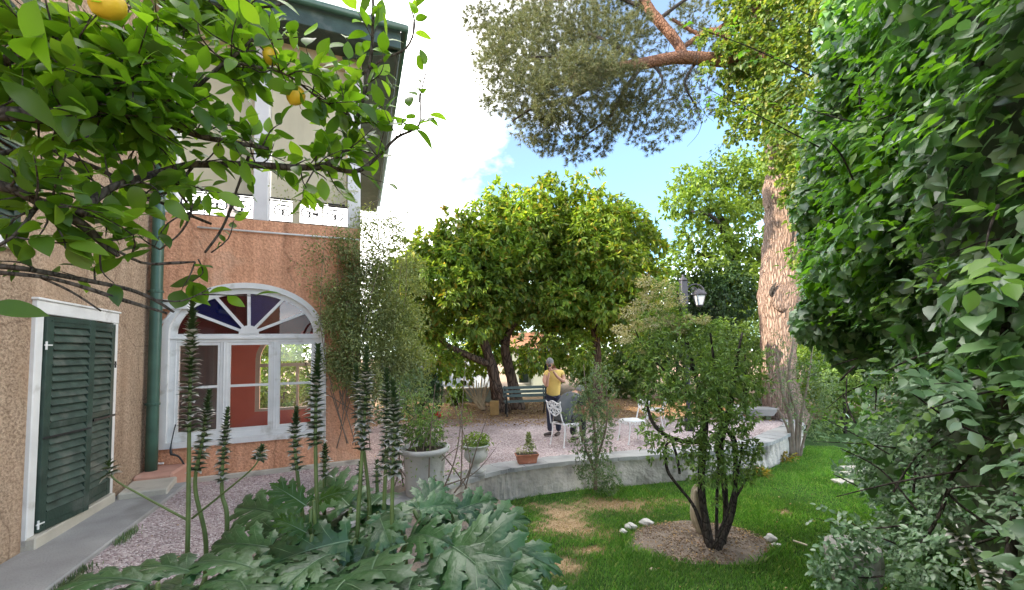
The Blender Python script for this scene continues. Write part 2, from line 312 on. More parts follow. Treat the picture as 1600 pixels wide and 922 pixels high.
def lz(x, y): return -.5+.012*np.sin(x*2.1+y)*np.cos(y*1.7)
V = np.column_stack([XX.ravel(), YY.ravel(), lz(XX.ravel(), YY.ravel())]); idx = np.arange(len(V)).reshape(XX.shape)
q = np.stack([idx[:-1, :-1], idx[:-1, 1:], idx[1:, 1:], idx[1:, :-1]], -1).reshape(-1, 4)
lawn = tag(mesh_np('lawn', V, q, MT['lawn_earth'], smooth=True), kind='structure')
a = lawn.data.attributes.new('dry', 'FLOAT', 'POINT'); a.data.foreach_set('value', lawnmask(V[:, 0], V[:, 1]).astype(np.float32))
MT['litter'] = pmat('leaf_littered_earth', (.26, .17, .10), .95, 9, .5, .5, 40, coords='Object')
mb = MB(); mb.poly([(-220, -220, -.56), (220, -220, -.56), (220, 260, -.56), (-220, 260, -.56)]); tag(mb.build('ground', MT['litter']), kind='structure')
mb = MB(); mb.box((-60, 15.8, -.5), (7.9, 120, -.03)); mb.box((7.9, 13.0, -.5), (60, 120, -.06)); tag(mb.build('wooded_ground', MT['litter']), kind='structure')
# soil bed around the shrub
c, ba, bb = BED; bm = bmesh.new(); rings = []
for j, s in enumerate((.02, .25, .5, .75, .95, 1.06)):
    ring = []
    for k in range(48):
        A = 2*math.pi*k/48; rr = s*(1-.05*math.sin(3*A+1)-.03*math.sin(7*A)); hgt = .07*(1-s*s)+.004 if s < 1 else -.02
        ring.append(bm.verts.new((c[0]+ba*rr*math.cos(A), c[1]+bb*rr*math.sin(A), -.488+hgt+.008*random.random())))
    rings.append(ring)
for j in range(5):
    for k in range(48):
        k2 = (k+1) % 48
        try:
            if j == 0 and k == 0: bm.faces.new(rings[0])
            bm.faces.new((rings[j][k], rings[j][k2], rings[j+1][k2], rings[j+1][k]))
        except ValueError: pass
bmesh.ops.remove_doubles(bm, verts=bm.verts[:], dist=.0005)
MT['soil'] = pmat('dry_bed_soil', (.225, .185, .15), .98, 14, .35, .9, 70, stain=((.33, .25, .19), 4, .5))
tag(obj_bm('soil_bed', bm, MT['soil'], smooth=True), kind='structure')
# bank of earth under the big-leaved plants, between gravel and lawn
bm = bmesh.new(); gridv = {}
for i in range(24):
    for j in range(14):
        yy = .6+i*.24; x0 = -2.6 if yy < 4.6 else np.interp(yy, [4.6, 6.3], [-2.5, -1.3]); t = j/13; xx = x0+t*(2.0 if yy < 4 else 1.7)
        z = .0*(1-t)+(-.53)*(t**1.4)+.02*random.random(); gridv[i, j] = bm.verts.new((xx+.3*math.sin(yy*2)*t, yy, z+.015))
for i in range(23):
    for j in range(13): bm.faces.new((gridv[i, j], gridv[i+1, j], gridv[i+1, j+1], gridv[i, j+1]))
tag(obj_bm('earth_bank', bm, MT['soil'], smooth=True), kind='structure')
# -- retaining wall, coping stones are parts
rw = empty('retaining_wall', (0, 0, 0), 0, 'curved grey rendered retaining wall with stone coping between gravel and lawn', 'garden wall')
E3 = EDGE; n = len(E3)
def offs(d):
    out = []
    for i in range(n):
        t = E3[min(i+1, n-1)]-E3[max(i-1, 0)]; t = t/np.linalg.norm(t); nn = np.array([-t[1], t[0], 0]); out.append(E3[i]+nn*d)
    return out
fine = smooth_path(E3, 3); nf = len(fine)
def foffs(i, d):
    t = fine[min(i+1, nf-1)]-fine[max(i-1, 0)]; t = t/np.linalg.norm(t); return fine[i]+np.array([-t[1], t[0], 0])*d
bm = bmesh.new(); rows = []
for i in range(nf):
    row = []
    for z in (-.6, -.46, -.34, -.22, -.1, -.045):
        p = foffs(i, .03+.02*math.sin(i*1.7+z*9)*random.random()); row.append(bm.verts.new((p[0], p[1], z)))
    p = foffs(i, .34); row.append(bm.verts.new((p[0], p[1], -.045))); row.append(bm.verts.new((p[0], p[1], -.6))); rows.append(row)
for i in range(nf-1):
    for j in range(7): bm.faces.new((rows[i][j], rows[i+1][j], rows[i+1][j+1], rows[i][j+1]))
obj_bm('rendered_face', bm, MT['wallrender'], rw)
i = 0
while i < nf-2:
    step = random.choice((5, 6, 8)); j = min(i+step, nf-1); bm = bmesh.new(); dz = random.uniform(-.006, .008); top = []; bot = []
    k2 = list(range(i, j+1)); i0 = .12
    pts = [foffs(k, 0) for k in k2]
    pa = [foffs(k, -.02+random.uniform(-.012, .012)) for k in k2]; pb = [foffs(k, .40+random.uniform(-.015, .015)) for k in k2]
    # shrink ends for the joint
    for arr in (pa, pb):
        arr[0] = arr[0]*.97+arr[1]*.03 if len(arr) > 1 else arr[0]; arr[-1] = arr[-1]*.97+arr[-2]*.03
    lp = pa+pb[::-1]; vb = [bm.verts.new((p[0], p[1], -.045+dz)) for p in lp]; vt = [bm.verts.new((p[0], p[1], .018+dz+random.uniform(-.004, .004))) for p in lp]
    bm.faces.new(vb[::-1]); bm.faces.new(vt)
    for a in range(len(lp)): b2 = (a+1) % len(lp); bm.faces.new((vb[a], vb[b2], vt[b2], vt[a]))
    obj_bm('coping_stone', bm, MT['coping'], rw); i = j
# -- concrete walk along the left wall and pale step at its end
mb = MB(); mb.box((0, .62, -.1), (.66, 9.5, .165), lambda u, v, z: H(u, v, z)); tag(mb.build('concrete_path', MT['concrete'], bevel=.012), kind='structure')
st = MB(); st.box((0, .55, -.05), (.50, 1.15, .24), lambda u, v, z: H(u+(.1 if v > 1 else 0), v, z)); tag(st.build('stone_step', MT['step_stone'], bevel=.015), 'pale worn stone step beside the green shuttered door', 'step')
# ================================================================== villa
villa = empty('villa', (0, 0, 0), 0, 'orange and beige roughcast villa with arched window, green shutters and upper loggia', 'house')
TOPW = 7.6; WU = 2.93
# facing wall with arched opening (u0..u1, z0..spring, ellipse)
U0, U1, Z0, ZS, RZ = .13, 2.30, .58, 2.28, .80; UC = (U0+U1)/2; RX = (U1-U0)/2
def arch(off=0., n=28, z0=None):
    pts = [(UC+(RX+off)*math.cos(a), ZS+(RZ+off)*math.sin(a)) for a in np.linspace(0, math.pi, n)]
    return [(U1+off, (Z0-off) if z0 is None else z0)]+pts+[(U0-off, (Z0-off) if z0 is None else z0)]
HV = lambda u, d, z: H(u, -d, z)     # d = depth behind the facing wall
mb = MB(); ar = arch(-.02)
mb.poly([HV(0, 0, -.3), HV(WU, 0, -.3), HV(WU, 0, ar[0][1]), HV(0, 0, ar[0][1])])
outl = [(WU, ar[0][1]), (WU, 4.2), (0, 4.2), (0, ar[0][1])]+ar[::-1]
mb.poly([HV(a, 0, b) for a, b in outl])
for i in range(len(ar)):      # reveal
    (a1, b1), (a2, b2) = ar[i], ar[(i+1) % len(ar)]; mb.poly([HV(a1, 0, b1), HV(a2, 0, b2), HV(a2, .3, b2), HV(a1, .3, b1)])
for (d0, d1, z0, z1) in ((0, .6, -.3, 4.2), (2.9, 7.6, -.3, 4.2), (.6, 2.9, -.3, .7), (.6, 2.9, 3.0, 4.2)): mb.poly([HV(WU, d0, z0), HV(WU, d1, z0), HV(WU, d1, z1), HV(WU, d0, z1)])  # unseen side opening added to let daylight into the red room
mb.build('wall', MT['stucco_orange'], villa)
# left wing wall with the shuttered door and the upper shuttered window
D0, D1, DZ0, DZ1 = 1.20, 2.40, .27, 2.36
mb = MB(); fl = lambda u, v, z: H(u, v, z)
def quadw(v0, v1, z0, z1): mb.poly([H(0, v0, z0), H(0, v1, z0), H(0, v1, z1), H(0, v0, z1)])
quadw(-.001, D0, -.2, TOPW); quadw(D1, 10.5, -.2, 2.95); quadw(D0, D1, DZ1, TOPW); quadw(D0, D1, -.2, DZ0)
quadw(D1, 2.78, 2.95, TOPW); quadw(4.0, 10.5, 2.95, TOPW); quadw(2.78, 4.0, 5.1, TOPW)
for (z0, z1) in ((DZ0, DZ1),):
    mb.poly([H(0, D0, z0), H(0, D0, z1), H(-.25, D0, z1), H(-.25, D0, z0)]); mb.poly([H(0, D1, z0), H(0, D1, z1), H(-.25, D1, z1), H(-.25, D1, z0)]); mb.poly([H(-.25, D0, z0), H(-.25, D1, z0), H(-.25, D1, z1), H(-.25, D0, z1)])
mb.poly([H(-.25, 2.7, 2.9), H(-.25, 4.1, 2.9), H(-.25, 4.1, 5.2), H(-.25, 2.7, 5.2)])
mb.poly([H(0, 10.5, -.2), H(-5, 10.5, -.2), H(-5, 10.5, TOPW), H(0, 10.5, TOPW)]); mb.poly([H(-5, 10.5, -.2), H(-5, .3, -.2), H(-5, .3, TOPW), H(-5, 10.5, TOPW)]); mb.poly([H(-5, .3, -.2), H(-.002, .3, -.2), H(-.002, .3, TOPW), H(-5, .3, TOPW)])
mb.build('wall', MT['stucco_beige'], villa)
# door surround + sill
dr = MB(); fr = lambda u, v, z: H(u, v, z); tw = .10
dr.box((-.02, D0-tw, .20), (.035, D0, DZ1+.002), fr); dr.box((-.02, D1, .20), (.035, D1+tw, DZ1+.002), fr); dr.box((-.02, D0-tw, DZ1+.002), (.04, D1+tw, DZ1+.13), fr); dr.box((-.02, D0-tw-.015, DZ1+.13), (.055, D1+tw+.015, DZ1+.155), fr)
dsur = dr.build('door_surround', MT['white_paint'], villa, bevel=.006)
si = MB(); si.box((-.02, D0-.02, .14), (.10, D1+.1, DZ0), fr); si.build('door_sill', MT['step_stone'], villa, bevel=.01)
# shutter leaves, slats as sub-parts; the nearer leaf stands slightly ajar
def shutter(v_h, v_f, z0, z1, ang, parent, nslat, mid=True):
    """leaf hinged at v_h, free edge at v_f when closed"""
    wd = abs(v_f-v_h); s = 1 if v_f > v_h else -1; ca, sa = math.cos(ang), math.sin(ang)
    fr = lambda x, y, z: H(.012+x*sa+y*ca, v_h+s*(x*ca)-s*y*sa*0, z)
    m = MB(); b = .075
    m.box((0, 0, z0), (b, .045, z1), fr); m.box((wd-b, 0, z0), (wd, .045, z1), fr); m.box((b, .002, z0), (wd-b, .043, z0+.16), fr); m.box((b, .002, z1-.10), (wd-b, .043, z1), fr)
    zm = z0+(z1-z0)*.48
    if mid: m.box((b, .002, zm-.03), (wd-b, .043, zm+.03), fr)
    m.box((b, .004, z0), (wd-b, .008, z0+.001), fr)
    lf = m.build('shutter', MT['green_paint'], parent, bevel=.004)
    for za in (z0+.05, z1-.05): m2 = MB(); m2.box((b*.5, .046, za), (wd-b*.5, .052, za+.012), fr); m2.build('moulding', MT['green_paint'], lf)
    spans = ((z0+.16, zm-.03), (zm+.03, z1-.10)) if mid else ((z0+.16, z1-.10),)
    for (a, c2) in spans:
        k = int(round(nslat*(c2-a)/(z1-z0))); h = (c2-a)/k
        for i in range(k):
            zc = a+h*(i+.5); q = MB(); n0 = random.uniform(-.004, .004)
            P = [(b, .006, zc+h*.45), (b, .012, zc+h*.52), (b, .052, zc-h*.38), (b, .046, zc-h*.48)]
            pts = [fr(*p) for p in P]+[fr(wd-b, p[1]+n0, p[2]) for p in P]
            q.v = [tuple(p) for p in pts]; q.f = [(0, 1, 2, 3), (7, 6, 5, 4), (0, 4, 5, 1), (1, 5, 6, 2), (2, 6, 7, 3), (3, 7, 4, 0)]
            q.build('slat', MT['green_slat'], lf)
    return lf, fr
s1, f1 = shutter(D1-.01, (D0+D1)/2+.005, DZ0+.01, DZ1-.015, math.radians(9), villa, 27)
s2, f2 = shutter(D0+.01, (D0+D1)/2-.005, DZ0+.01, DZ1-.015, math.radians(1.5), villa, 27)
for (ff, zz, lf) in ((f1, (.36, 2.06), s1), (f2, (.5, 1.85), s2)):
    for z in zz:
        m = MB(); m.box((-.03, .047, z-.006), (.05 if lf is s1 else .02, .055, z+.006), ff); m.tube([ff(-.01, .05, z-.045), ff(-.01, .05, z+.035)], .008, 8); m.build('hinge', MT['white_paint'] if lf is s1 else MT['iron'], lf)
m = MB(); m.box((-.02, .05, 1.21), (.44, .062, 1.235), f2); m.tube([f2(.56, .06, 1.15), f2(.56, .06, 1.30)], .008, 6); m.build('latch_bar', MT['iron'], s2)
m = MB(); m.box((.0, .05, 1.155), (.55, .06, 1.175), f1); m.build('latch_bar', MT['iron'], s1)
# upper window shutter at the frame's left edge
us, _ = shutter(2.78, 4.0, 3.0, 5.05, 0, villa, 30, False); 
m = MB(); m.box((-.02, 2.70, 2.90), (.06, 4.1, 2.98), fr); m.build('window_sill', MT['white_paint'], villa)
# plinth box in the corner, downpipe, conduits, cable
m = MB(); m.box((.003, .0, -.1), (.46, .58, .30), fr); m.build('corner_plinth', MT['plinth'], villa, bevel=.03)
pc = H(.11, .30, 0); m = MB()
m.tube([pc+np.array([0, 0, z]) for z in np.linspace(.26, 6.9, 12)], .072, 14)
m.build('downpipe', MT['pipe_green'], villa, smooth=True)
for z in (1.25, 2.9, 4.6, 6.2):
    m = MB(); m.lathe([(.078, -.02), (.084, -.015), (.084, .015), (.078, .02)], 14, (pc[0], pc[1], z)); m.box((-.01, -.01, z-.012), (.02, .2, z+.012), lambda x, y, zz: H(.02+x, .30-.1+y-.1, zz)); m.build('pipe_clip', MT['pipe_green'], villa)
m = MB(); p0 = H(.05, .05, 0); rtube(m, [(*H(.16, .035, .33), .016), (*H(.05, .035, .36), .016), (*H(.035, .035, .6), .016), (*H(.03, .035, 1.5), .016), (*H(.03, .035, 2.3), .016), (*H(.06, .035, 2.42), .016), (*H(.22, .035, 2.62), .014)], 6, 8); m.build('white_conduit', MT['white_paint'], villa, smooth=True)
m = MB(); m.tube([H(2.36, .03, .25), H(2.36, .03, 1.1), H(2.355, .03, 2.05)], .018, 8); m.build('white_conduit', MT['white_paint'], villa, smooth=True)
m = MB(); m.box((.0, -.001, 2.67), (.42, .07, 2.78), fr); m.box((.0, -.001, 2.78), (.44, .10, 2.81), fr); m.build('ledge', MT['white_paint'], villa, bevel=.006)
m = MB(); rtube(m, [(*H(.29, .03, .90), .008), (*H(.25, .05, .62), .008), (*H(.26, .08, .48), .018), (*H(.30, .08, .45), .016), (*H(.36, .06, .40), .012), (*H(.44, .10, .25), .012), (*H(.42, .12, .05), .012)], 6, 6); m.build('black_cable', MT['iron'], villa, smooth=True)
m = MB(); m.tube([H(.50, .03, 3.99), H(1.6, .03, 3.99), H(2.92, .03, 3.99)], .017, 8); m.build('white_conduit', MT['white_paint'], villa, smooth=True)
# pale render skirt along the foot of the orange wall
m = MB(); m.box((.46, -.001, -.1), (WU, .05, .07), fr); m.build('wall_foot', MT['step_stone'], villa, bevel=.015)
# ---- arched window
win = MB(); A1 = arch(.0); A2 = arch(-.13)
def band(o1, o2, d0, d1, mbx):
    k = len(o1); 
    for i in range(k):
        j = (i+1) % k; a, b, c2, d = o1[i], o1[j], o2[j], o2[i]
        for dd in (d0, d1): mbx.poly([HV(a[0], dd, a[1]), HV(b[0], dd, b[1]), HV(c2[0], dd, c2[1]), HV(d[0], dd, d[1])])
        mbx.poly([HV(a[0], d0, a[1]), HV(b[0], d0, b[1]), HV(b[0], d1, b[1]), HV(a[0], d1, a[1])]); mbx.poly([HV(c2[0], d0, c2[1]), HV(d[0], d0, d[1]), HV(d[0], d1, d[1]), HV(c2[0], d1, c2[1])])
AO = [(a, b) for a, b in arch(.045)]; band(AO, arch(-.045), -.045, .05, win); band(arch(-.047), A2, .008, .09, win)
frame = win.build('arched_window', MT['white_paint'], villa)
m = MB(); m.box((U0+.04, .012, 2.15), (U1-.04, .085, 2.285), HV); m.box((U0+.05, -.01, 2.20), (U1-.05, .02, 2.235), HV); m.build('transom', MT['white_paint'], frame, bevel=.004)
for (a, b) in ((.83, .93), (1.535, 1.635)):
    m = MB(); m.box((a, .014, Z0+.12), (b, .083, 2.15), HV); m.box(((a+b)/2-.008, .004, Z0+.12), ((a+b)/2+.008, .02, 2.15), HV); m.build('mullion', MT['white_paint'], frame, bevel=.004)
SP = [(U0+.13, .83), (.93, 1.535), (1.635, U1-.13)]
for (a, b) in SP:
    m = MB(); s = .035
    m.box((a, .02, Z0+.13), (a+s, .07, 2.15), HV); m.box((b-s, .02, Z0+.13), (b, .07, 2.15), HV); m.box((a+s, .022, Z0+.13), (b-s, .068, Z0+.19), HV); m.box((a+s, .022, 2.105), (b-s, .068, 2.15), HV)
    m.build('sash', MT['white_paint'], frame)
    m = MB(); m.box((a+s, .024, 1.425), (b-s, .064, 1.465), HV); m.build('glazing_bar', MT['white_paint'], frame)
    for (z0, z1) in ((Z0+.19, 1.425), (1.465, 2.105)):
        m = MB(); m.box((a+s, .044, z0), (b-s, .048, z1), HV); m.build('pane', MT['glass'], frame)
hub = (UC, 2.285)
m = MB(); m.prism([(hub[0]+.14*math.cos(a), hub[1]+.14*math.sin(a)) for a in np.linspace(0, math.pi, 14)], HV, .004, .086); m.build('fan_hub', MT['white_paint'], frame)
FA = [math.radians(x) for x in (24, 50, 91, 128, 156)]
def ell(a):  # point where a ray from the hub meets the inner arch
    rx, rz = RX-.13, RZ-.13; dz0 = hub[1]-ZS; lo, hi = 0, 3
    for _ in range(40):
        t = (lo+hi)/2; x = t*math.cos(a); z = dz0+t*math.sin(a)
        if (x/rx)**2+(z/rz)**2 < 1: lo = t
        else: hi = t
    return lo
for a in FA:
    t = ell(a)+.02; d = np.array([math.cos(a), math.sin(a)]); nn = np.array([-d[1], d[0]])*.022; o = np.array(hub)
    m = MB(); m.prism([tuple(o+d*.12+nn), tuple(o+d*t+nn), tuple(o+d*t-nn), tuple(o+d*.12-nn)], HV, .02, .07); m.build('fan_bar', MT['white_paint'], frame)
cols = ['glass_red', 'glass_clear', 'glass_violet', 'glass_red', 'glass_blue', 'glass_red']; AA = [0]+FA+[math.pi]
for i in range(6):
    pts = [(hub[0]+.1*math.cos(a), hub[1]+.1*math.sin(a)) for a in (AA[i], AA[i+1])]; arcp = []
    for a in np.linspace(AA[i], AA[i+1], 8): t = ell(a)+.01; arcp.append((hub[0]+t*math.cos(a), hub[1]+t*math.sin(a)))
    m = MB(); m.prism([pts[0]]+arcp+[pts[1]], HV, .043, .047); tag(m.build('fan_pane', MT[cols[i]], frame), ['dark red glass fan pane', 'pale reflecting glass fan pane', 'violet blue glass fan pane', 'dark red glass fan pane', 'navy blue glass fan pane', 'dark red glass fan pane'][i])
# ---- the red room seen through the window
RD = 3.3
m = MB()
m.poly([HV(-1.4, .3, 0.2), HV(-1.4, RD, .2), HV(-1.4, RD, 3.6), HV(-1.4, .3, 3.6)])
for (a, b) in ((-1.4, 0.0), (WU-.12, WU-.1)): m.poly([HV(a, .302, .2), HV(b, .302, .2), HV(b, .302, 3.6), HV(a, .302, 3.6)])
for (d0, d1, z0, z1) in ((.3, .6, .2, 3.6), (2.9, RD, .2, 3.6), (.6, 2.9, .2, .7), (.6, 2.9, 3.0, 3.6)): m.poly([HV(WU-.1, d0, z0), HV(WU-.1, d1, z0), HV(WU-.1, d1, z1), HV(WU-.1, d0, z1)])  # same added opening from inside, brightening the room walls
ba = [(2.45, .62)]+[(1.55+.90*math.cos(a), 1.85+.75*math.sin(a)) for a in np.linspace(0, math.pi, 20)]+[(.65, .62)]
m.poly([HV(a, RD, b) for a, b in [(-1.4, .2), (WU-.1, .2), (WU-.1, .62), (-1.4, .62)]])
m.poly([HV(a, RD, b) for a, b in [(WU-.1, .62), (WU-.1, 3.6), (-1.4, 3.6), (-1.4, .62)]+ba[::-1]])
for i in range(len(ba)): (a1, b1), (a2, b2) = ba[i], ba[(i+1) % len(ba)]; m.poly([HV(a1, RD, b1), HV(a2, RD, b2), HV(a2, RD+.25, b2), HV(a1, RD+.25, b1)])
m.build('room_wall', MT['red_wall'], villa)
m = MB(); m.poly([HV(-1.4, .3, 3.58), HV(WU-.1, .3, 3.58), HV(WU-.1, RD, 3.58), HV(-1.4, RD, 3.58)]); m.build('room_ceiling', MT['dark_red'], villa)
m = MB(); m.poly([HV(-1.4, .3, .21), HV(WU-.1, .3, .21), HV(WU-.1, RD, .21), HV(-1.4, RD, .21)]); m.build('room_floor', MT['tiles_floor'], villa)
bf = MB(); k = len(ba); inn = [(1.55+(a-1.55)*.90, (b-.62)*.93+.62+.06) for a, b in ba]
band([(a, b) for a, b in ba], inn, RD+.02, RD+.1, bf); bwin = bf.build('garden_window', MT['beige_frame'], villa)
m = MB(); m.box((.74, RD+.03, 1.66), (2.36, RD+.09, 1.74), HV); m.box((1.50, RD+.032, .66), (1.56, RD+.088, 1.66), HV); m.build('glazing_bar', MT['beige_frame'], bwin)
m = MB(); m.box((.70, RD+.055, .66), (2.40, RD+.058, 2.5), HV); 
m = MB(); m.box((-.95, RD-.06, .21), (-.05, RD-.01, 2.2), HV); m.build('inner_door', MT['grey_door'], villa)
m = MB(); m.box((-1.05, RD-.08, .21), (-.95, RD-.005, 2.3), HV); m.box((-.05, RD-.08, .21), (.05, RD-.005, 2.3), HV); m.box((-.95, RD-.08, 2.2), (-.05, RD-.005, 2.3), HV); m.build('inner_door_frame', MT['beige_frame'], villa)
# ---- upper loggia
m = MB(); m.box((.0, .01, 4.15), (WU, 3.6, 4.2), HV); m.build('loggia_floor', MT['white_column'], villa)
for (u0, u1) in ((-.02, .20), (1.24, 1.46), (2.71, 2.93)):
    for d in (0.01, 3.4, 5.6, 7.9):
        if d > 1 and u0 > 1 and u0 < 2 or d > 4 and u0 < 2: continue
        m = MB(); m.box((u0, d, 4.203), (u1, d+.22, 7.05), HV); m.box((u0-.03, d-.025, 7.05), (u1+.03, d+.245, 7.11), HV); m.box((u0-.05, d-.045, 7.11), (u1+.05, d+.265, 7.2), HV); m.build('column', MT['white_column'], villa, bevel=.008)
for d_ in (.02, 3.4): m = MB(); m.box((-.05, d_, 7.2), (WU+.02, d_+.22, 7.5), HV); m.build('lintel', MT['cream'], villa)
for (a, b) in ((.22, 1.22), (1.48, 2.69)):
    m = MB(); nseg = 24
    for i in range(nseg):
        x0, x1 = a+(b-a)*i/nseg, a+(b-a)*(i+1)/nseg; wv = lambda x: .12+.0012*math.sin((x-a)*34)
        m.poly([HV(x0, wv(x0), 4.66), HV(x1, wv(x1), 4.66), HV(x1, wv(x1), 7.2), HV(x0, wv(x0), 7.2)])
    bl = m.build('canvas_blind', MT['cream'], villa, smooth=True)
    m = MB(); m.tube([HV(a, .12, 4.645), HV(b, .12, 4.645)], .018, 8); m.build('blind_bar', MT['iron'], bl)
for (a, b) in ((.20, 1.24), (1.46, 2.71)):
    m = MB(); m.tube([HV(a, .10, 4.60), HV(b, .10, 4.60)], .014, 6); m.tube([HV(a, .10, 4.24), HV(b, .10, 4.24)], .010, 6)
    rl = m.build('balustrade', MT['iron'], villa)
    nsc = max(2, int((b-a)/.33))
    for i in range(nsc):
        cx = a+(b-a)*(i+.5)/nsc; sp = []
        for s in (1, -1):
            sp = [HV(cx+s*(.015+.012*t)*math.cos(t*1.0)+s*.04, .10, 4.42+(.015+.0125*t)*math.sin(t)*1.0+.0) for t in np.linspace(0, 8.5, 26)]
            q = MB(); q.tube(sp, .013, 5); q.build('scroll', MT['iron'], rl)
    for i in range(1, nsc):
        cx = a+(b-a)*i/nsc; q = MB(); q.tube([HV(cx, .10, 4.24), HV(cx, .10, 4.60)], .011, 4); q.build('baluster', MT['iron'], rl)
    if b > 2:   # a cream plaster post stub and dark rosette as seen beneath the blind
        q = MB(); q.box((1.82, .06, 4.203), (1.93, .16, 4.63), HV); q.build('railing_post', MT['cream'], rl)
        q = MB(); q.lathe([(.0, -.02), (.05, -.012), (.055, 0), (.05, .012), (0, .02)], 10, tuple(HV(2.18, .09, 4.42))); q.build('rosette', MT['iron'], rl)
# ---- eaves and roof
OV, OR = .55, .62; ez0, ez1 = 7.42, 7.78
m = MB(); m.box((-.3, -OV, ez0), (WU+OR, 3.9, ez0+.06), HV); m.box((1.9, 3.9, ez0), (WU+OR, 8.3, ez0+.06), HV); m.build('soffit', MT['green_paint'], villa)
m = MB(); m.box((-2.0, -OV-.05, ez0-.05), (WU+OR+.05, -OV, ez1), HV); m.box((WU+OR, -OV-.001, ez0-.05), (WU+OR+.05, 8.35, ez1-.002), HV); m.build('fascia', MT['green_paint'], villa, bevel=.01)
m = MB(); gp = [(-.075*math.cos(a), -.075*math.sin(a)) for a in np.linspace(0, math.pi, 9)]
m.tube([HV(-2, -OV-.12, ez1-.06), HV(WU+OR+.12, -OV-.12, ez1-.06), HV(WU+OR+.12, 8.35, ez1-.06)], .075, 10); m.build('gutter', MT['pipe_green'], villa, smooth=True)
m = MB(); m2_ = MB(); m2_.box((1.9, 3.95, ez1-.1), (WU+OR+.02, 8.3, ez1+.02), HV); m2_.build('roof', MT['rooftile'], villa)  # rear roof cut to a narrow strip so sun reaches the trees
rp = [HV(-.3, -OV-.02, ez1+.01), HV(WU+OR+.02, -OV-.02, ez1+.01), HV(WU+OR+.02, 3.9, ez1+.01), HV(-.3, 3.9, ez1+.01), HV(-.3, 1.7, 8.4), HV(1.4, 1.7, 8.4)]  # hip kept low and short on its left to let sun past
n0 = len(m.v); m.v += [tuple(p) for p in rp]; m.f += [(0, 1, 5, 4), (1, 2, 5), (2, 3, 4, 5), (0, 4, 3), (0, 3, 2, 1)]; m.build('roof', MT['rooftile'], villa)
m = MB(); m.box((-.62, .5, 7.42), (.55, 10.6, 7.5), fr); m.build('soffit', MT['green_paint'], villa)
m = MB(); n0 = len(m.v); m.v += [tuple(H(*q)) for q in ((.5, .5, 7.55), (.5, 10.7, 7.55), (-5.2, 10.7, 7.55), (-5.2, .5, 7.55), (-1.2, 2.0, 9.5), (-1.2, 8.8, 9.5))]; m.f += [(0, 1, 5, 4), (1, 2, 5), (2, 3, 4, 5), (3, 0, 4), (0, 3, 2, 1)]; m.build('roof', MT['rooftile'], villa)  # wing roof out of view, ridge raised to shade hedge and loggia
m = MB(); m.tube([HV(WU-.3, -.05, 7.33), HV(WU+.1, -.3, 7.36), HV(WU+OR, -OV+.1, 7.40)], .035, 8); m.build('gutter_outlet', MT['pipe_green'], villa, smooth=True)
# wooden pole leaning on the wall
m = MB(); pa = G(545, 716); pb = H(2.80, .03, 2.3); m.tube([pa, (pa+pb)/2+np.array([.02, -.03, 0]), pb], [.024, .022, .018], 7); 
MT['cane'] = pmat('pale_wood_pole', (.58, .33, .20), .7, 10, .2, .1)
tag(m.build('wooden_pole', MT['cane'], smooth=True), 'pale pink wooden pole leaning against the orange wall under the climber', 'pole')
# ================================================================== foliage tools
def unit(a): return a/(np.linalg.norm(a, axis=-1, keepdims=True)+1e-9)
def leaf_tpl(Wd=.5, fold=.25, curl=.25, n=5, tipw=.12, shape=1.0, petiole=0.):
    """unit-length leaf along +X, two strips either side of the midrib, folded and curled down at the tip"""
    t = np.linspace(0, 1, n); wv = Wd*.5*np.sin(np.pi*np.clip(t, 0, 1)**shape)**.8; wv[0] = .01; wv[-1] = .004
    z = -curl*t*t; v = []
    for i in range(n):
        v += [(t[i], -wv[i], z[i]+fold*wv[i]), (t[i], 0, z[i]), (t[i], wv[i], z[i]+fold*wv[i])]
    f = []
    for i in range(n-1):
        a = 3*i; f += [(a, a+3, a+4, a+1), (a+1, a+4, a+5, a+2)]
    v = np.array(v)
    if petiole: v[:, 0] = v[:, 0]*(1-petiole)+petiole; v = np.vstack([v, [(0, -.008, 0), (0, .008, 0)]]); k = len(v); f.append((k-2, 0, 2, k-1))
    return v, np.array(f)
def poly_tpl(outline, fold=.15, curl=.15):
    """fan-shaped leaf (ivy, vine): outline of half points mirrored about X, built as quads/tri strips from the midrib"""
    v = [(x, 0, 0) for x in np.linspace(0, outline[-1][0], len(outline))]; n = len(outline)
    for (x, y) in outline: v.append((x, y, 0))
    for (x, y) in outline: v.append((x, -y, 0))
    v = np.array(v, float); v[:, 2] = fold*np.abs(v[:, 1])-curl*v[:, 0]**2
    f = []
    for i in range(n-1):
        f.append((i, i+1, n+i+1, n+i)); f.append((i, 2*n+i, 2*n+i+1, i+1))
    return v, np.array(f)
IVY = poly_tpl([(0, .02), (-.10, .26), (.10, .50), (.30, .36), (.58, .40), (1.0, .0)], .12, .22)
def scatter(pos, X, Z, size, tpl):
    v, f = tpl; X = unit(X); Yv = unit(np.cross(Z, X)); Zv = np.cross(X, Yv); s = np.asarray(size).reshape(-1, 1, 1)
    P = pos[:, None, :]+s*(v[None, :, 0:1]*X[:, None, :]+v[None, :, 1:2]*Yv[:, None, :]+v[None, :, 2:3]*Zv[:, None, :])
    F = (np.arange(len(pos))[:, None, None]*len(v)+f[None]).reshape(-1, f.shape[1]); return P.reshape(-1, 3), F
class Leaves:
    def __init__(s): s.V = []; s.F = []; s.n = 0
    def add(s, V, F): s.V.append(V); s.F.append(F+s.n); s.n += len(V)
    def build(s, name, mat, parent=None, smooth=False, stuff=True):
        o = mesh_np(name, np.vstack(s.V), s.F, mat, parent, smooth)
        if stuff: o['kind'] = 'stuff'
        return o
def rdir(n): return unit(rng.normal(size=(n, 3)))
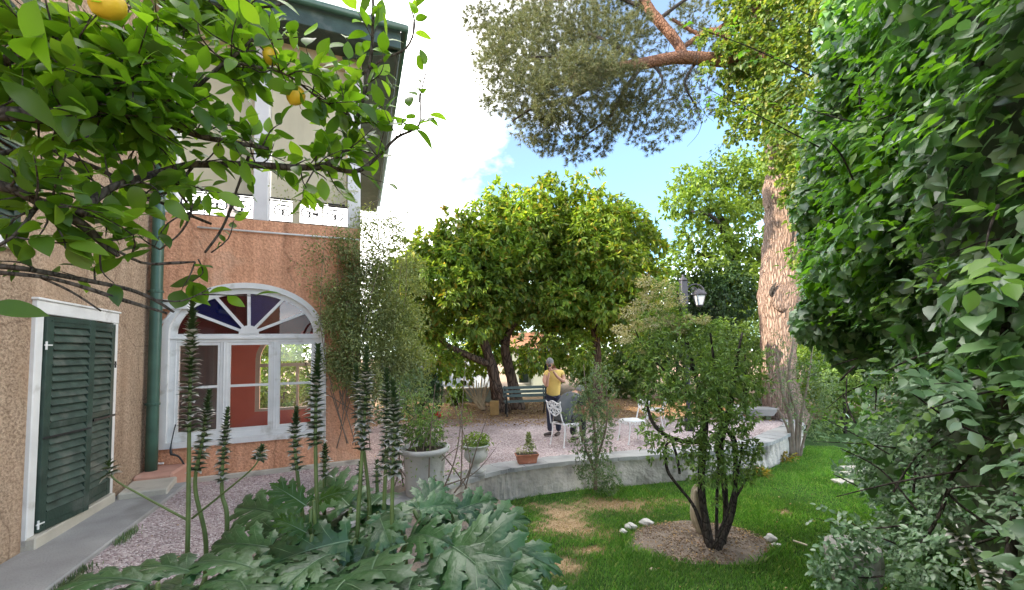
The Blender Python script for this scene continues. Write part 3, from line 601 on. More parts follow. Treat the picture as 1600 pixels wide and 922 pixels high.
def clump_leaves(lv, c, r, n, size, tpl, droop=.35, shell=.55, sq=(1, 1, 1), radial=.8, jit=.5, whorl=1, flat=.4):
    """leaves through a clump: denser to the outside, pointing outwards and drooping"""
    m = max(1, n//whorl); d = rdir(m); rad = (shell+(1-shell)*rng.random(m)**.6)
    P = np.array(c)+d*(r*rad)[:, None]*np.array(sq)*(1+.18*np.sin(d[:, :1]*7+d[:, 1:2]*5))
    if whorl > 1: P = np.repeat(P, whorl, 0); d = np.repeat(d, whorl, 0)
    k = len(P); X = d*radial+rdir(k)*jit*(1.6 if whorl > 1 else 1)+np.array([0, 0, -droop]); X = unit(X)
    Z = unit(d*flat+rdir(k)*.45+np.array([0, 0, .75]))
    V, F = scatter(P, X, Z, size*rng.uniform(.65, 1.25, k), tpl); lv.add(V, F)
def hex_tpl(W, fold=.3, curl=.22):
    h = W*.5; z = fold*h; return np.array([(0, 0, 0), (.28, -h*.9, z), (.68, -h*.78, z-curl*.4), (1, 0, -curl), (.68, h*.78, z-curl*.4), (.28, h*.9, z)]), np.array([(0, 3, 2, 1), (0, 5, 4, 3)])
LF4 = hex_tpl(.45); LF3 = hex_tpl(.5); LFL = hex_tpl(.36, .3, .3); VINE = hex_tpl(.8, .2, .3)
def limb_mesh(paths, mat, name, parent, k=8, n=4, wob=.06):
    mb = MB()
    for p in paths: rtube(mb, p, n, k, wob)
    return mb.build(name, mat, parent, smooth=True)
def barkmat(name, c1, c2, sc=(9, 9, 2.2), bump=1.0, dist=.05, crack=(.05, .035, .03)):
    m, N, L, b = newmat(name); tc = N.new('ShaderNodeTexCoord'); mp = N.new('ShaderNodeMapping'); mp.inputs['Scale'].default_value = sc; L.new(tc.outputs['Object'], mp.inputs[0])
    nz = N.new('ShaderNodeTexNoise'); nz.inputs['Scale'].default_value = 1.3; nz.inputs['Detail'].default_value = 4; L.new(mp.outputs[0], nz.inputs[0])
    mixv = N.new('ShaderNodeMixRGB'); mixv.inputs[0].default_value = .35; L.new(mp.outputs[0], mixv.inputs[1]); L.new(nz.outputs['Color'], mixv.inputs[2])
    v = N.new('ShaderNodeTexVoronoi'); v.feature = 'DISTANCE_TO_EDGE'; v.inputs['Scale'].default_value = 1.6; L.new(mixv.outputs[0], v.inputs[0])
    n = N.new('ShaderNodeTexNoise'); n.inputs['Scale'].default_value = 2.6; n.inputs['Detail'].default_value = 8; L.new(mp.outputs[0], n.inputs[0])
    r = ramp(N, [(.3, c1), (.7, c2)]); L.new(n.outputs[0], r.inputs[0]); r2 = ramp(N, [(.0, (1, 1, 1)), (.10, (0, 0, 0))]); L.new(v.outputs['Distance'], r2.inputs[0])
    mxx = N.new('ShaderNodeMixRGB'); mxx.inputs[2].default_value = (*crack, 1); L.new(r2.outputs[0], mxx.inputs[0]); L.new(r.outputs[0], mxx.inputs[1]); L.new(mxx.outputs[0], b.inputs['Base Color'])
    b.inputs['Roughness'].default_value = .95; b.inputs['Specular IOR Level'].default_value = .15
    h = N.new('ShaderNodeMath'); h.operation = 'MULTIPLY_ADD'; h.inputs[1].default_value = .35; cl = ramp(N, [(0, (0, 0, 0)), (.22, (1, 1, 1))]); L.new(v.outputs['Distance'], cl.inputs[0]); L.new(n.outputs[0], h.inputs[0]); L.new(cl.outputs[0], h.inputs[2])
    bp = N.new('ShaderNodeBump'); bp.inputs['Strength'].default_value = bump; bp.inputs['Distance'].default_value = dist; L.new(h.outputs[0], bp.inputs['Height']); L.new(bp.outputs[0], b.inputs['Normal']); return m
MT['bark_pine'] = barkmat('pine_bark', (.31, .205, .16), (.48, .355, .29), (17, 17, 2.4), 1.0, .05, (.30, .20, .155))
MT['bark_red'] = barkmat('red_pine_bark', (.17, .085, .055), (.32, .175, .115), (14, 14, 9), .7, .03, (.11, .055, .035))
MT['bark_brown'] = barkmat('brown_bark', (.13, .085, .06), (.26, .175, .125), (8, 8, 2), .9, .04)
MT['bark_dark'] = barkmat('dark_bark', (.035, .03, .027), (.10, .085, .075), (20, 20, 8), .7, .012, (.02, .017, .015))
MT['bark_lemon'] = barkmat('lemon_bark', (.05, .040, .032), (.13, .11, .095), (40, 40, 14), .6, .006, (.03, .025, .02))
MT['twig'] = pmat('dry_twigs', (.22, .17, .13), .9, 10, .3)
MT['tan_stem'] = pmat('tan_stems', (.46, .34, .20), .8, 10, .25)
MT['lf_loquat'] = leafmat('loquat_leaf', [(0, (.10, .17, .03)), (.35, (.155, .25, .042)), (.62, (.23, .345, .058)), (.84, (.31, .40, .075)), (.94, (.38, .36, .08)), (1, (.38, .24, .06))], .42, .40, None, .55, .35)
MT['lf_pine'] = leafmat('pine_needles', [(0, (.065, .085, .035)), (.5, (.12, .14, .064)), (.85, (.185, .19, .095)), (1, (.23, .20, .115))], .6, .15, None, .8, .3, .3)
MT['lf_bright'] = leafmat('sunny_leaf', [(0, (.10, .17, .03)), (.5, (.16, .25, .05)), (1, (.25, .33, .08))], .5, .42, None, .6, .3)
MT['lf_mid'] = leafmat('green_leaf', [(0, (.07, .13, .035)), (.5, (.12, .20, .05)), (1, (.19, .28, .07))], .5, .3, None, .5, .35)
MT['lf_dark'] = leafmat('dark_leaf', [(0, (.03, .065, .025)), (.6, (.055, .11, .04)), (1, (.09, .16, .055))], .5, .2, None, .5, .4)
MT['lf_shrub'] = leafmat('shrub_leaf', [(0, (.085, .16, .045)), (.5, (.15, .255, .07)), (.85, (.22, .34, .09)), (1, (.30, .40, .12))], .38, .3, None, 2.2, .3)
MT['lf_olive'] = leafmat('olive_fine_leaf', [(0, (.15, .20, .075)), (.5, (.25, .30, .125)), (1, (.35, .38, .17))], .6, .3, None, 1., .2)
MT['lf_greygreen'] = leafmat('grey_green_leaf', [(0, (.08, .14, .07)), (.5, (.13, .20, .10)), (1, (.20, .27, .14))], .5, .28, None, 1.5, .25)
MT['flower_beige'] = leafmat('faded_flower_heads', [(0, (.38, .36, .21)), (1, (.55, .52, .36))], .8, .2, None, 2., .2)
# ================================================================== trees behind the terrace
def crown(tree, c, rad, nclump, cr, per, size, mat, tpl=LF4, whorl=6, bottom=-.75, extra=(), droop=.4, inner=.12):
    lv = Leaves(); c = np.array(c); rad = np.array(rad); k = 0
    # golden spiral over an ellipsoid: every side of the crown gets its clumps
    for i in range(nclump):
        z = 1-2*(i+.5)/nclump; a = i*2.39996+random.random()*.5
        if z < bottom: continue
        h = math.sqrt(1-z*z); d = np.array([h*math.cos(a), h*math.sin(a), z]); rr = random.uniform(.70, 1.08); q_ = random.uniform(.6, 1.25)
        clump_leaves(lv, c+d*rad*rr, cr*q_, int(per*q_*q_*1.1), size, tpl, droop, .62, (1, 1, .8), whorl=whorl)
    for i in range(int(nclump*inner)):
        clump_leaves(lv, c+rdir(1)[0]*rad*.55, cr*1.2, int(per*.6), size, tpl, droop, .3, whorl=whorl)
    for (e, r2, nn) in extra: clump_leaves(lv, e, r2, nn, size, tpl, droop, .5, whorl=whorl)
    return lv.build('crown', mat, tree)
GR_L = 'round-crowned trees beyond the gravel terrace'
def P4(p, r): return (p[0], p[1], p[2], r)
# tree with twin leaning trunks left, its neighbour, and the right tree
tA = empty('broadleaf_tree', G(781, 640), 0, 'broad leafy tree with the thick knotted trunk left of the green bench', 'tree', GR_L)
def loc(tree, pts): o = np.array(tree.location); return [(p[0]-o[0], p[1]-o[1], p[2]-o[2], p[3]) for p in pts]
def lc(tree, p): return np.array(p)-np.array(tree.location)
yA = G(781, 640)[1]
limb_mesh([loc(tA, [P4(G(783, 644), .34), P4(Y(780, 632, yA), .26), P4(Y(777, 615, yA), .22), P4(Y(772, 590, yA), .19), P4(Y(765, 560, yA), .17), P4(Y(745, 510, yA-.3), .13), P4(Y(715, 450, yA-.3), .07)]),
           loc(tA, [P4(Y(768, 570, yA), .13), P4(Y(700, 540, yA-.5), .09), P4(Y(665, 500, yA-.6), .05)]), loc(tA, [P4(Y(760, 545, yA), .12), P4(Y(770, 490, yA+.6), .09), P4(Y(760, 420, yA+.8), .05)])], MT['bark_brown'], 'trunk', tA, 12, 4, .1)
q = Y(716, 452, yA-.6); crown(tA, lc(tA, q), (1.75, 1.75, 2.05), 46, .66, 640, .2, MT['lf_loquat'], bottom=-.7, extra=[(lc(tA, Y(px, py, yA-.8)), .6, 420) for px, py in ((650, 470), (655, 520), (675, 555), (640, 400), (700, 575))]+[(lc(tA, Y(px, py, yA+1.0)), .6, 420) for px, py in ((735, 570), (700, 560), (760, 540))])
m = MB(); m.lathe([(.0, -.05), (.085, -.02), (.10, .01), (.07, .03), (.03, .0)], 12); kn = m.build('knot', MT['bark_brown'], tA, True); kn.rotation_euler = (math.pi/2, 0, 0); kn.location = Vector(lc(tA, Y(779, 609, yA-.235)))
tB = empty('broadleaf_tree', G(800, 636), 0, 'tall round leafy tree rising from the trunk just behind the bench', 'tree', GR_L)
yB = G(800, 636)[1]+.25
limb_mesh([loc(tB, [P4(G(808, 640), .28), P4(Y(806, 620, yB), .23), P4(Y(799, 590, yB), .19), P4(Y(789, 545, yB), .17), P4(Y(795, 515, yB-.2), .16), P4(Y(815, 490, yB-.3), .13), P4(Y(850, 430, yB), .07)]),
           loc(tB, [P4(Y(792, 530, yB), .12), P4(Y(775, 480, yB), .08), P4(Y(780, 400, yB), .05)])], MT['bark_brown'], 'trunk', tB, 12, 4, .1)
q = Y(835, 425, yB-.4); crown(tB, lc(tB, q), (2.05, 2.0, 2.55), 60, .72, 640, .2, MT['lf_loquat'], bottom=-.72, extra=[(lc(tB, Y(px, py, yB-1.3)), .55, 300) for px, py in ((750, 330), (840, 548), (770, 330), (780, 310))]+[(lc(tB, Y(px, py, yB+1.2)), .6, 420) for px, py in ((760, 555), (800, 560), (735, 560), (830, 565))])
tC = empty('broadleaf_tree', G(934, 632), 0, 'round leafy tree on the straight slim trunk right of the man', 'tree', GR_L)
yC = G(934, 632)[1]
limb_mesh([loc(tC, [P4(G(935, 636), .22), P4(Y(934, 600, yC), .17), P4(Y(932, 550, yC), .15), P4(Y(928, 505, yC), .15), P4(Y(915, 470, yC), .11), P4(Y(900, 420, yC), .06)]), loc(tC, [P4(Y(929, 510, yC), .12), P4(Y(950, 470, yC), .09), P4(Y(965, 400, yC), .05)]),
           loc(tC, [P4(Y(928, 512, yC), .11), P4(Y(890, 490, yC-.3), .08), P4(Y(860, 480, yC-.5), .04)])], MT['bark_brown'], 'trunk', tC, 12, 4, .1)
q = Y(942, 430, yC-.3); crown(tC, lc(tC, q), (1.75, 1.9, 2.65), 56, .70, 640, .2, MT['lf_loquat'], bottom=-.8, extra=[(lc(tC, Y(px, py, yC-1.0)), .55, 300) for px, py in ((880, 530), (905, 545), (985, 530), (1005, 480), (870, 300), (920, 292))])
# the big airy tree behind the pine
tD = empty('broadleaf_tree', (8.6, 17.5, -.05), 0, 'tall airy bright green tree behind the pine trunk', 'tree')
D0_ = 17.0
limb_mesh([loc(tD, [(8.9, 17.5, -.1, .35), (9.0, 17.4, 3, .28), P4(Y(1150, 400, D0_), .2), P4(Y(1120, 330, D0_), .09)]), loc(tD, [(9.0, 17.4, 3.2, .2), P4(Y(1150, 430, D0_-.5), .11), P4(Y(1090, 395, D0_-.8), .06)]), loc(tD, [P4(Y(1150, 420, D0_), .14), P4(Y(1120, 345, D0_-1), .08), P4(Y(1080, 330, D0_-1), .04)])], MT['bark_dark'], 'trunk', tD, 9, 4)
lv = Leaves()
for (px, py, rp, dy) in [(1075, 285, 32, 0), (1110, 275, 30, .5), (1060, 320, 30, -.3), (1095, 320, 36, -.6), (1140, 290, 36, .6), (1170, 270, 34, .6), (1125, 335, 34, -.5), (1165, 330, 38, 0), (1080, 365, 28, -.8), (1120, 385, 36, -.9), (1160, 380, 40, -.6), (1185, 300, 36, .8), (1065, 400, 26, -.5), (1100, 430, 38, -1), (1150, 440, 42, -1.2), (1190, 410, 40, 0), (1055, 435, 22, 0), (1150, 250, 22, .4), (1195, 470, 45, -.5), (1240, 430, 50, 1), (1260, 330, 60, 1.5), (1230, 260, 60, 1.2)]:
    clump_leaves(lv, lc(tD, Y(px, py, D0_+dy)), rp/FOC*D0_, int(900*(rp/34.)**2), .20, LF4, .4, .3, (1, 1, .8), whorl=5)
lv.build('crown', MT['lf_bright'], tD)
# darker evergreens and sunlit shrubs closing the garden behind
def bush(name, label, cat, px, py0, py1, dep, wpx, mat, size, n, tpl=LF4, group=None, zb=None, trunk=True, dense=.5, seed_sq=1.0, whorl=4, zshift=0.):
    """shrub standing at world depth dep: px centre, py1 foot, py0 top, wpx width"""
    base = Y(px, py1, dep); base[2] = zb if zb is not None else base[2]; top = Y(px, py0, dep)[2]; hw = wpx/2/FOC*dep; hgt = top-base[2]
    e = empty(name, base, 0, label, cat, group); lv = Leaves(); r = min(hw, hgt/2)
    k = max(6, int(9*max(hw, hgt/2)/r*1.4))
    for i in range(k):
        d = rdir(1)[0]; cpos = np.array([d[0]*hw*.62, d[1]*hw*.62*seed_sq, hgt*.52+d[2]*hgt*.36]); clump_leaves(lv, cpos, r*random.uniform(.32, .52), n//k, size, tpl, .3, dense, whorl=whorl)
    lv.build('crown', mat, e)
    if trunk:
        limb_mesh([[(0, 0, -.02, .05), (.05, 0, hgt*.3, .04), (.1, .05, hgt*.7, .015)], [(.05, 0, -.02, .035), (-.1, .05, hgt*.35, .025), (-hw*.4, 0, hgt*.65, .01)], [(.0, .0, -.02, .035), (.15, -.05, hgt*.35, .025), (hw*.4, 0, hgt*.6, .01)]], MT['bark_dark'], 'trunk', e, 6, 3)
    return e
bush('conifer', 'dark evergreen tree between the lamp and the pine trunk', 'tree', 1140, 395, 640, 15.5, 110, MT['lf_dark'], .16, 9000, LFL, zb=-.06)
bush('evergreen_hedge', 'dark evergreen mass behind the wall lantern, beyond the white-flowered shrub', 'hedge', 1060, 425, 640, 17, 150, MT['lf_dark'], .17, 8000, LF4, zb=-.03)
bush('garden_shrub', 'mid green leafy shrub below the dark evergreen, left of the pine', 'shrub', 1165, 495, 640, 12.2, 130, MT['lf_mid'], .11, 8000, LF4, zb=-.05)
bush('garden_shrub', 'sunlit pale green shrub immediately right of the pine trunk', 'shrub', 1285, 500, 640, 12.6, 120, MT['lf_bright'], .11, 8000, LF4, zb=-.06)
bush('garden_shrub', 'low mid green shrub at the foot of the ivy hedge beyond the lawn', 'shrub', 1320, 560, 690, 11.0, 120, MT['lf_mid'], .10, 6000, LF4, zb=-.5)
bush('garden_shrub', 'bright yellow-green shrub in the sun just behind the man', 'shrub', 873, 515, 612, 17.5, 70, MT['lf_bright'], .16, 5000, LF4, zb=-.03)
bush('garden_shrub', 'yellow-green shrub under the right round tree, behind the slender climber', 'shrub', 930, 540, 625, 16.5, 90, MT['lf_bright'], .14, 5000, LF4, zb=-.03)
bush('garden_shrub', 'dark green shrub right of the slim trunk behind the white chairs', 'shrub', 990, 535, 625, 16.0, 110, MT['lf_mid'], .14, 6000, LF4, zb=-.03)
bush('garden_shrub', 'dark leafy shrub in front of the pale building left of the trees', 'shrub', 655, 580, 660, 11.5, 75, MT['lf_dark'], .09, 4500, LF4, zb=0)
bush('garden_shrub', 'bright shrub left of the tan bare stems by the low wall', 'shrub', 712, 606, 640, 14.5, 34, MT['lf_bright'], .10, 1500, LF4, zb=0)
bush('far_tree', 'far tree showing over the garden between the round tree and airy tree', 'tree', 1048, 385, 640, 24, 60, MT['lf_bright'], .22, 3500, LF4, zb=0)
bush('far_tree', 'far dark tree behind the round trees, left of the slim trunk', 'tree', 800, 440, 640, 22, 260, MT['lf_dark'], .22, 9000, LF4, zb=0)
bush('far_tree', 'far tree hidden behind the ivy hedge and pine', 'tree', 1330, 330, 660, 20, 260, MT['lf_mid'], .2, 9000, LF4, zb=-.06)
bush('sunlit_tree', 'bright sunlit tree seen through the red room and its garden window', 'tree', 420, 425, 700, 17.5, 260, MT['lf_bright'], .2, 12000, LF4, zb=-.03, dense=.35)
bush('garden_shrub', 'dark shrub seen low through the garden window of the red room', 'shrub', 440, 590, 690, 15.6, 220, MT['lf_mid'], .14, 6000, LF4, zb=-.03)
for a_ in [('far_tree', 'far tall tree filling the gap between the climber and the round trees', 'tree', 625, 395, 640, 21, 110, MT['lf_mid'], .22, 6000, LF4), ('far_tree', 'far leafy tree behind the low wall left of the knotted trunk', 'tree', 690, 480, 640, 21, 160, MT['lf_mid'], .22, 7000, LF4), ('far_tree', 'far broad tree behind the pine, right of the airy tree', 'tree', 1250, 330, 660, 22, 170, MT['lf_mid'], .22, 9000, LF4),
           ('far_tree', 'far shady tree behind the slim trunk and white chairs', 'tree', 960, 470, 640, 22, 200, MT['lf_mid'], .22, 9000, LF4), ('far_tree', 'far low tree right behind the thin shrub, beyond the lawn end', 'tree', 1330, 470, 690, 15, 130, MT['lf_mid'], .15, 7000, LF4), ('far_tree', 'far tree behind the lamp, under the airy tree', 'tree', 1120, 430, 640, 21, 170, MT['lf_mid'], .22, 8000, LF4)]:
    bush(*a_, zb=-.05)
# ================================================================== pine
PT = G(1228, 652); pine = empty('pine_tree', PT, 0, 'huge umbrella pine with a pale plated trunk and reddish branch', 'pine tree')
yP = PT[1]
tr = [(1231, 660, 32), (1226, 645, 29), (1220, 610, 24), (1216, 570, 22), (1217, 520, 25), (1219, 470, 30), (1221, 430, 29), (1224, 370, 27), (1226, 325, 27), (1219, 300, 24), (1217, 255, 18), (1210, 190, 17), (1195, 110, 16), (1190, 20, 15), (1200, -80, 13), (1220, -200, 10)]
tp = [P4(Y(a, b, yP), r/FOC*yP) for a, b, r in tr]
mb = MB(); q = smooth_path(loc(pine, tp), 7); rr = [p[3] for p in q]; mb.tube([p[:3] for p in q], rr, 26)
tv = np.array(mb.v); kk = len(q)
for i in range(kk):
    for j in range(26):
        a = 2*math.pi*j/26; n_ = i*26+j; cen = q[i][:3]; s = 1+.035*math.sin(a*5+i*.7)+.03*math.sin(a*9-i*1.1)+.03*random.uniform(-1, 1); tv[n_] = cen+(tv[n_]-cen)*s
mb.v = [tuple(x) for x in tv]; mb.build('trunk', MT['bark_pine'], pine, smooth=True)
# the healed scar
bm = bmesh.new(); bmesh.ops.create_uvsphere(bm, u_segments=20, v_segments=12, radius=1)
for v in bm.verts:
    s = Vector((v.co.x*.30, v.co.y*.12, v.co.z*.36)); rg = math.hypot(v.co.x, v.co.z); s.y *= (1.0-.75*math.exp(-((rg-.0)/.55)**2)); v.co = s
sc = obj_bm('scar', bm, MT['bark_pine'], pine, smooth=True); sc.location = Vector(lc(pine, Y(1222, 466, yP-.45)))
bm = bmesh.new(); bmesh.ops.create_uvsphere(bm, u_segments=14, v_segments=8, radius=1)
for v in bm.verts: v.co = Vector((v.co.x*.04+.09*v.co.z+.05*v.co.z**2, v.co.y*.06, v.co.z*.19))
sc = obj_bm('scar', bm, MT['bark_dark'], pine, smooth=True); sc.location = Vector(lc(pine, Y(1206, 452, yP-.50))); tag(sc, 'dark hollow of the scar')
yb = yP-.4
BR = [[(1200, 95, 16, 0), (1150, 95, 13, -.2), (1100, 92, 12, -.3), (1060, 90, 11, -.5), (1000, 100, 10, -.7), (950, 108, 8, -.9), (900, 118, 5, -1.0), (850, 140, 3, -1.0)],
      [(1068, 90, 9, -.5), (1060, 70, 9, -.5), (1040, 45, 9, -.5), (1015, 15, 9, -.5), (1000, -20, 8, -.4), (985, -90, 6, 0)],
      [(1140, 60, 6, 0), (1110, 48, 6, .2), (1080, 65, 5, .2), (1050, 88, 4, 0)], [(1190, 10, 8, 0), (1140, 35, 6, .2), (1100, 55, 4, .3), (1050, 30, 3, .3)],
      [(1000, 105, 5, -.7), (970, 150, 3.4, -.8), (950, 185, 2.4, -.8), (910, 215, 1.6, -.8)], [(960, 110, 4, -.8), (900, 150, 3, -1.2), (840, 165, 2.2, -1.2), (800, 190, 1.4, -1.2)],
      [(1020, 100, 3, -.6), (1035, 130, 2, -.7), (1000, 170, 1.4, -.7), (985, 215, 1, -.7)], [(1090, 95, 3.5, -.3), (1070, 130, 2.2, -.2), (1090, 170, 1.5, 0)], [(1000, 95, 4, -.7), (940, 60, 3, -.4), (880, 40, 2, -.2), (820, 30, 1.4, 0)],
      [(1015, 15, 4, -.5), (950, -10, 3, -.3), (880, -40, 2, -.2)], [(1030, 30, 4, -.5), (1070, 0, 3, -.2), (1110, -20, 2, 0)], [(930, 112, 3, -1), (880, 90, 2, -1.4), (820, 90, 1.4, -1.5)]]
BW = [[(lambda p, r: (p[0], p[1], p[2], r))(Y(a, b, yb+d), r*.82/FOC*yb) for a, b, r, d in br] for br in BR]
for br in BW[:4]: limb_mesh([loc(pine, br)], MT['bark_red'], 'branch', pine, 10, 5, .08)
for br in BW[4:]: limb_mesh([loc(pine, br)], MT['bark_dark'], 'branch', pine, 7, 5, .1)
CL = [(790, 20, 68, 0), (775, 70, 40, -.4), (770, 105, 34, -.3), (808, 95, 62, -.8), (790, 150, 38, -.2), (840, 150, 52, -.9), (835, 195, 40, -.6), (880, 205, 42, -.5), (850, 225, 24, -.3), (900, 235, 26, -.3), (935, 205, 34, -.6), (895, 140, 58, -1.2), (860, 60, 68, -1.1), (930, 70, 60, -.9), (960, 140, 40, -1.0), (985, 175, 34, -.8), (980, 60, 36, -.3), (960, 20, 50, .2), (1005, 215, 24, -.4), (1020, 180, 26, -.3), (1035, 115, 22, -.3), (1040, 150, 22, .3), (1075, 180, 26, 0), (1095, 165, 18, .2), (1060, 30, 30, .6), (1085, 20, 34, .6), (1110, 60, 20, .7), (900, 0, 70, -.2), (1000, 30, 22, -.9), (745, 30, 24, .2), (762, 160, 16, -.2), (940, 235, 14, -.4), (1010, 95, 14, 0), (1005, 150, 28, -.2), (1030, 60, 26, .2), (1060, 110, 24, .3), (1050, 205, 22, -.2), (1090, 60, 24, .5), (1000, 40, 24, .4), (1070, 150, 22, .2), (1110, 130, 18, .4), (900, 110, 34, -1.9), (940, 115, 30, -1.7), (960, 95, 26, -1.6), (870, 150, 40, -1.7), (985, 120, 22, -1.5), (820, 140, 40, -1.4), (1000, 140, 24, -1.2), (1040, 190, 20, -.6), (1060, 150, 24, .5), (1085, 120, 20, .5), (1020, 235, 14, -.4), (1120, 165, 16, .3), (1135, 60, 22, .8),
      (800, -80, 100, .4), (900, -110, 110, 0), (1010, -80, 70, .3), (1100, -70, 70, .8), (870, -40, 90, 1.2), (820, 60, 70, 1.4), (900, 90, 60, 1.2), (960, 180, 40, .6), (1180, -90, 90, .8), (1280, -150, 120, .5), (1150, -20, 50, 1.4)]
lv = Leaves(); ned = np.array([(0, -.5, 0), (0, .5, 0), (1, 0, 0)], float)
Vn = []; nn = 0
for (px, py, rp, dy) in CL:
    cpos = lc(pine, Y(px, py, yb+dy)); R = rp/FOC*yb; vis = py > -30; sparse = px > 990 and vis
    m_ = int(R*R*(430 if not sparse else 300)*(1 if vis else .45)); d = rdir(m_); P = cpos+d*(R*(.35+.65*rng.random(m_)**.5))[:, None]*np.array([1, 1, .85])*(1+.15*np.sin(d[:, :1]*9+d[:, 2:]*8))
    ax = unit(d+rdir(m_)*.5+np.array([0, 0, .05])); nd = 34 if vis else 18
    a2 = np.repeat(ax, nd, 0); PP = np.repeat(P, nd, 0); dirs = unit(a2*.75+rdir(len(a2))*.9); PP = PP+a2*(rng.random(len(PP))*.07)[:, None]-a2*.05
    side = unit(np.cross(dirs, rdir(len(dirs)))); Ln = rng.uniform(.075, .145, len(dirs))[:, None]; wd = .0048
    tri = np.stack([PP-side*wd, PP+side*wd, PP+dirs*Ln], 1); Vn.append(tri.reshape(-1, 3)); nn += len(dirs)
mesh_np('crown', np.vstack(Vn), np.arange(nn*3).reshape(-1, 3), MT['lf_pine'], pine)['kind'] = 'stuff'
# thin hanging twigs inside the sparse part of the crown
mb = MB()
for i in range(150):
    px, py = random.uniform(930, 1110), random.uniform(60, 190); a = Y(px, py, yb+random.uniform(-.9, .6)); b2 = a+np.array([random.uniform(-.5, .3), random.uniform(-.4, .4), random.uniform(-.7, -.1)])
    rtube(mb, loc(pine, [P4(a, .008), P4((a+b2)/2+rng.normal(size=3)*.06, .006), P4(b2, .003)]), 3, 4)
mb.build('twigs', MT['bark_dark'], pine)['kind'] = 'stuff'
# climber that clothes the upper pine trunk, lit by the sun
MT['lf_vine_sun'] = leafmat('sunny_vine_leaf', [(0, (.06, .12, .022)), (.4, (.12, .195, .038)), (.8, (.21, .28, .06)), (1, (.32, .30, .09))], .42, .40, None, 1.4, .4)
cv = empty('climbing_vine', PT, 0, 'yellow-green sunlit climber clothing the upper pine trunk', 'climber'); lv = Leaves()
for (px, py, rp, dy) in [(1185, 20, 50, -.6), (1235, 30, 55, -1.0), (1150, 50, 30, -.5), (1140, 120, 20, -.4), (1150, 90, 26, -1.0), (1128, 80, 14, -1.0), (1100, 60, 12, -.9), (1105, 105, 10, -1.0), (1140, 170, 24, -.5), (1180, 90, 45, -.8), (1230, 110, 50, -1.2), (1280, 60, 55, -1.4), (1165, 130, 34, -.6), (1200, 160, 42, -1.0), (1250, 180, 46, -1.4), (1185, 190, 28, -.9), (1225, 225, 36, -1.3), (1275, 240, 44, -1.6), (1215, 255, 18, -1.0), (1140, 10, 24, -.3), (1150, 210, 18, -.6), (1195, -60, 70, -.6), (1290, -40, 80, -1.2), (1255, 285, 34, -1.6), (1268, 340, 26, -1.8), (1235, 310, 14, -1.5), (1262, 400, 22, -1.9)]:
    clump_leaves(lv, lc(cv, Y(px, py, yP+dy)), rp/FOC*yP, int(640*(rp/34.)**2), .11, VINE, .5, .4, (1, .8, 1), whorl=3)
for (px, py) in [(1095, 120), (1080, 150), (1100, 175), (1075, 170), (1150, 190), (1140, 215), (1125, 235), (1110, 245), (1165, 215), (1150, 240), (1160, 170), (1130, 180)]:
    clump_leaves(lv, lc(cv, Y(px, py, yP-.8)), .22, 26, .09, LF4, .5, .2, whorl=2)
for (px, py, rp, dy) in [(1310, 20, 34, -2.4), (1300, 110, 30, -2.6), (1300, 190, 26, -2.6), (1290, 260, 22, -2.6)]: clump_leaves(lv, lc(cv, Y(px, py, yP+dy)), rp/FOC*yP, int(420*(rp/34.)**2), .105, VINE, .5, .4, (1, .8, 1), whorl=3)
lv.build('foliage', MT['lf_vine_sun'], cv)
limb_mesh([loc(cv, [P4(Y(1170, 180, yP-.8), .012), P4(Y(1140, 215, yP-.8), .008), P4(Y(1105, 250, yP-.8), .004)]), loc(cv, [P4(Y(1235, 420, yP-.5), .03), P4(Y(1240, 300, yP-.7), .03), P4(Y(1220, 150, yP-.7), .025)])], MT['bark_dark'], 'stem', cv, 5, 4)
# ================================================================== fine climber on the corner of the villa
fc = empty('fine_leaved_climber', tuple(G(585, 715)), 0, 'feathery olive green climber on the right corner of the orange wall', 'climber'); lv = Leaves()
for (px, py, rp, dep, n) in [(590, 370, 38, 7.3, 1300), (615, 350, 24, 7.4, 420), (630, 375, 24, 7.5, 420), (570, 345, 26, 7.2, 520), (560, 420, 40, 7.1, 2100), (600, 430, 44, 7.3, 2300), (640, 420, 26, 7.6, 650), (545, 475, 42, 7.0, 2300), (590, 490, 48, 7.1, 3000), (630, 500, 36, 7.4, 1900), (555, 530, 40, 6.9, 2300), (605, 550, 46, 7.1, 2800), (640, 565, 34, 7.4, 1800), (540, 580, 28, 6.9, 1100), (575, 600, 30, 6.8, 1500), (505, 450, 26, 6.8, 320), (515, 500, 24, 6.8, 600), (470, 420, 22, 6.7, 120), (500, 390, 30, 6.7, 240), (540, 380, 30, 6.9, 900), (520, 560, 22, 6.8, 520), (450, 300, 36, 6.6, 210), (500, 310, 36, 6.75, 320), (540, 300, 26, 6.9, 300), (625, 600, 40, 7.3, 2000), (655, 450, 14, 7.7, 160), (640, 325, 12, 7.5, 80)]:
    clump_leaves(lv, lc(fc, Y(px, py, dep-.12)), rp/FOC*dep, int(n*(.35 if py < 330 or px < 500 else (.9 if px < 580 else 1.1) if py < 400 else (1.3 if px < 575 else 1.9))), .046, LF3, .2, .15, (1, .5, 1.1), jit=.9)
lv.build('foliage', MT['lf_olive'], fc)
pth = []
for i in range(26):
    a = H(random.uniform(2.5, 3.1), .1, random.uniform(.2, 1.2)); b2 = Y(random.uniform(480, 640), random.uniform(330, 520), 6.95); c2 = (a+b2)/2+rng.normal(size=3)*.15; pth.append(loc(fc, [P4(a, .009), P4(c2, .006), P4(b2, .002)]))
for (a, b2) in [((560, 340), (640, 330)), ((560, 345), (640, 300)), ((480, 330), (560, 300)), ((430, 300), (540, 345)), ((440, 345), (520, 300))]:
    A, B = Y(*a, 6.75), Y(*b2, 7.0); pth.append(loc(fc, [P4(A, .005), P4((A+B)/2+rng.normal(size=3)*.08, .004), P4(B, .002)]))
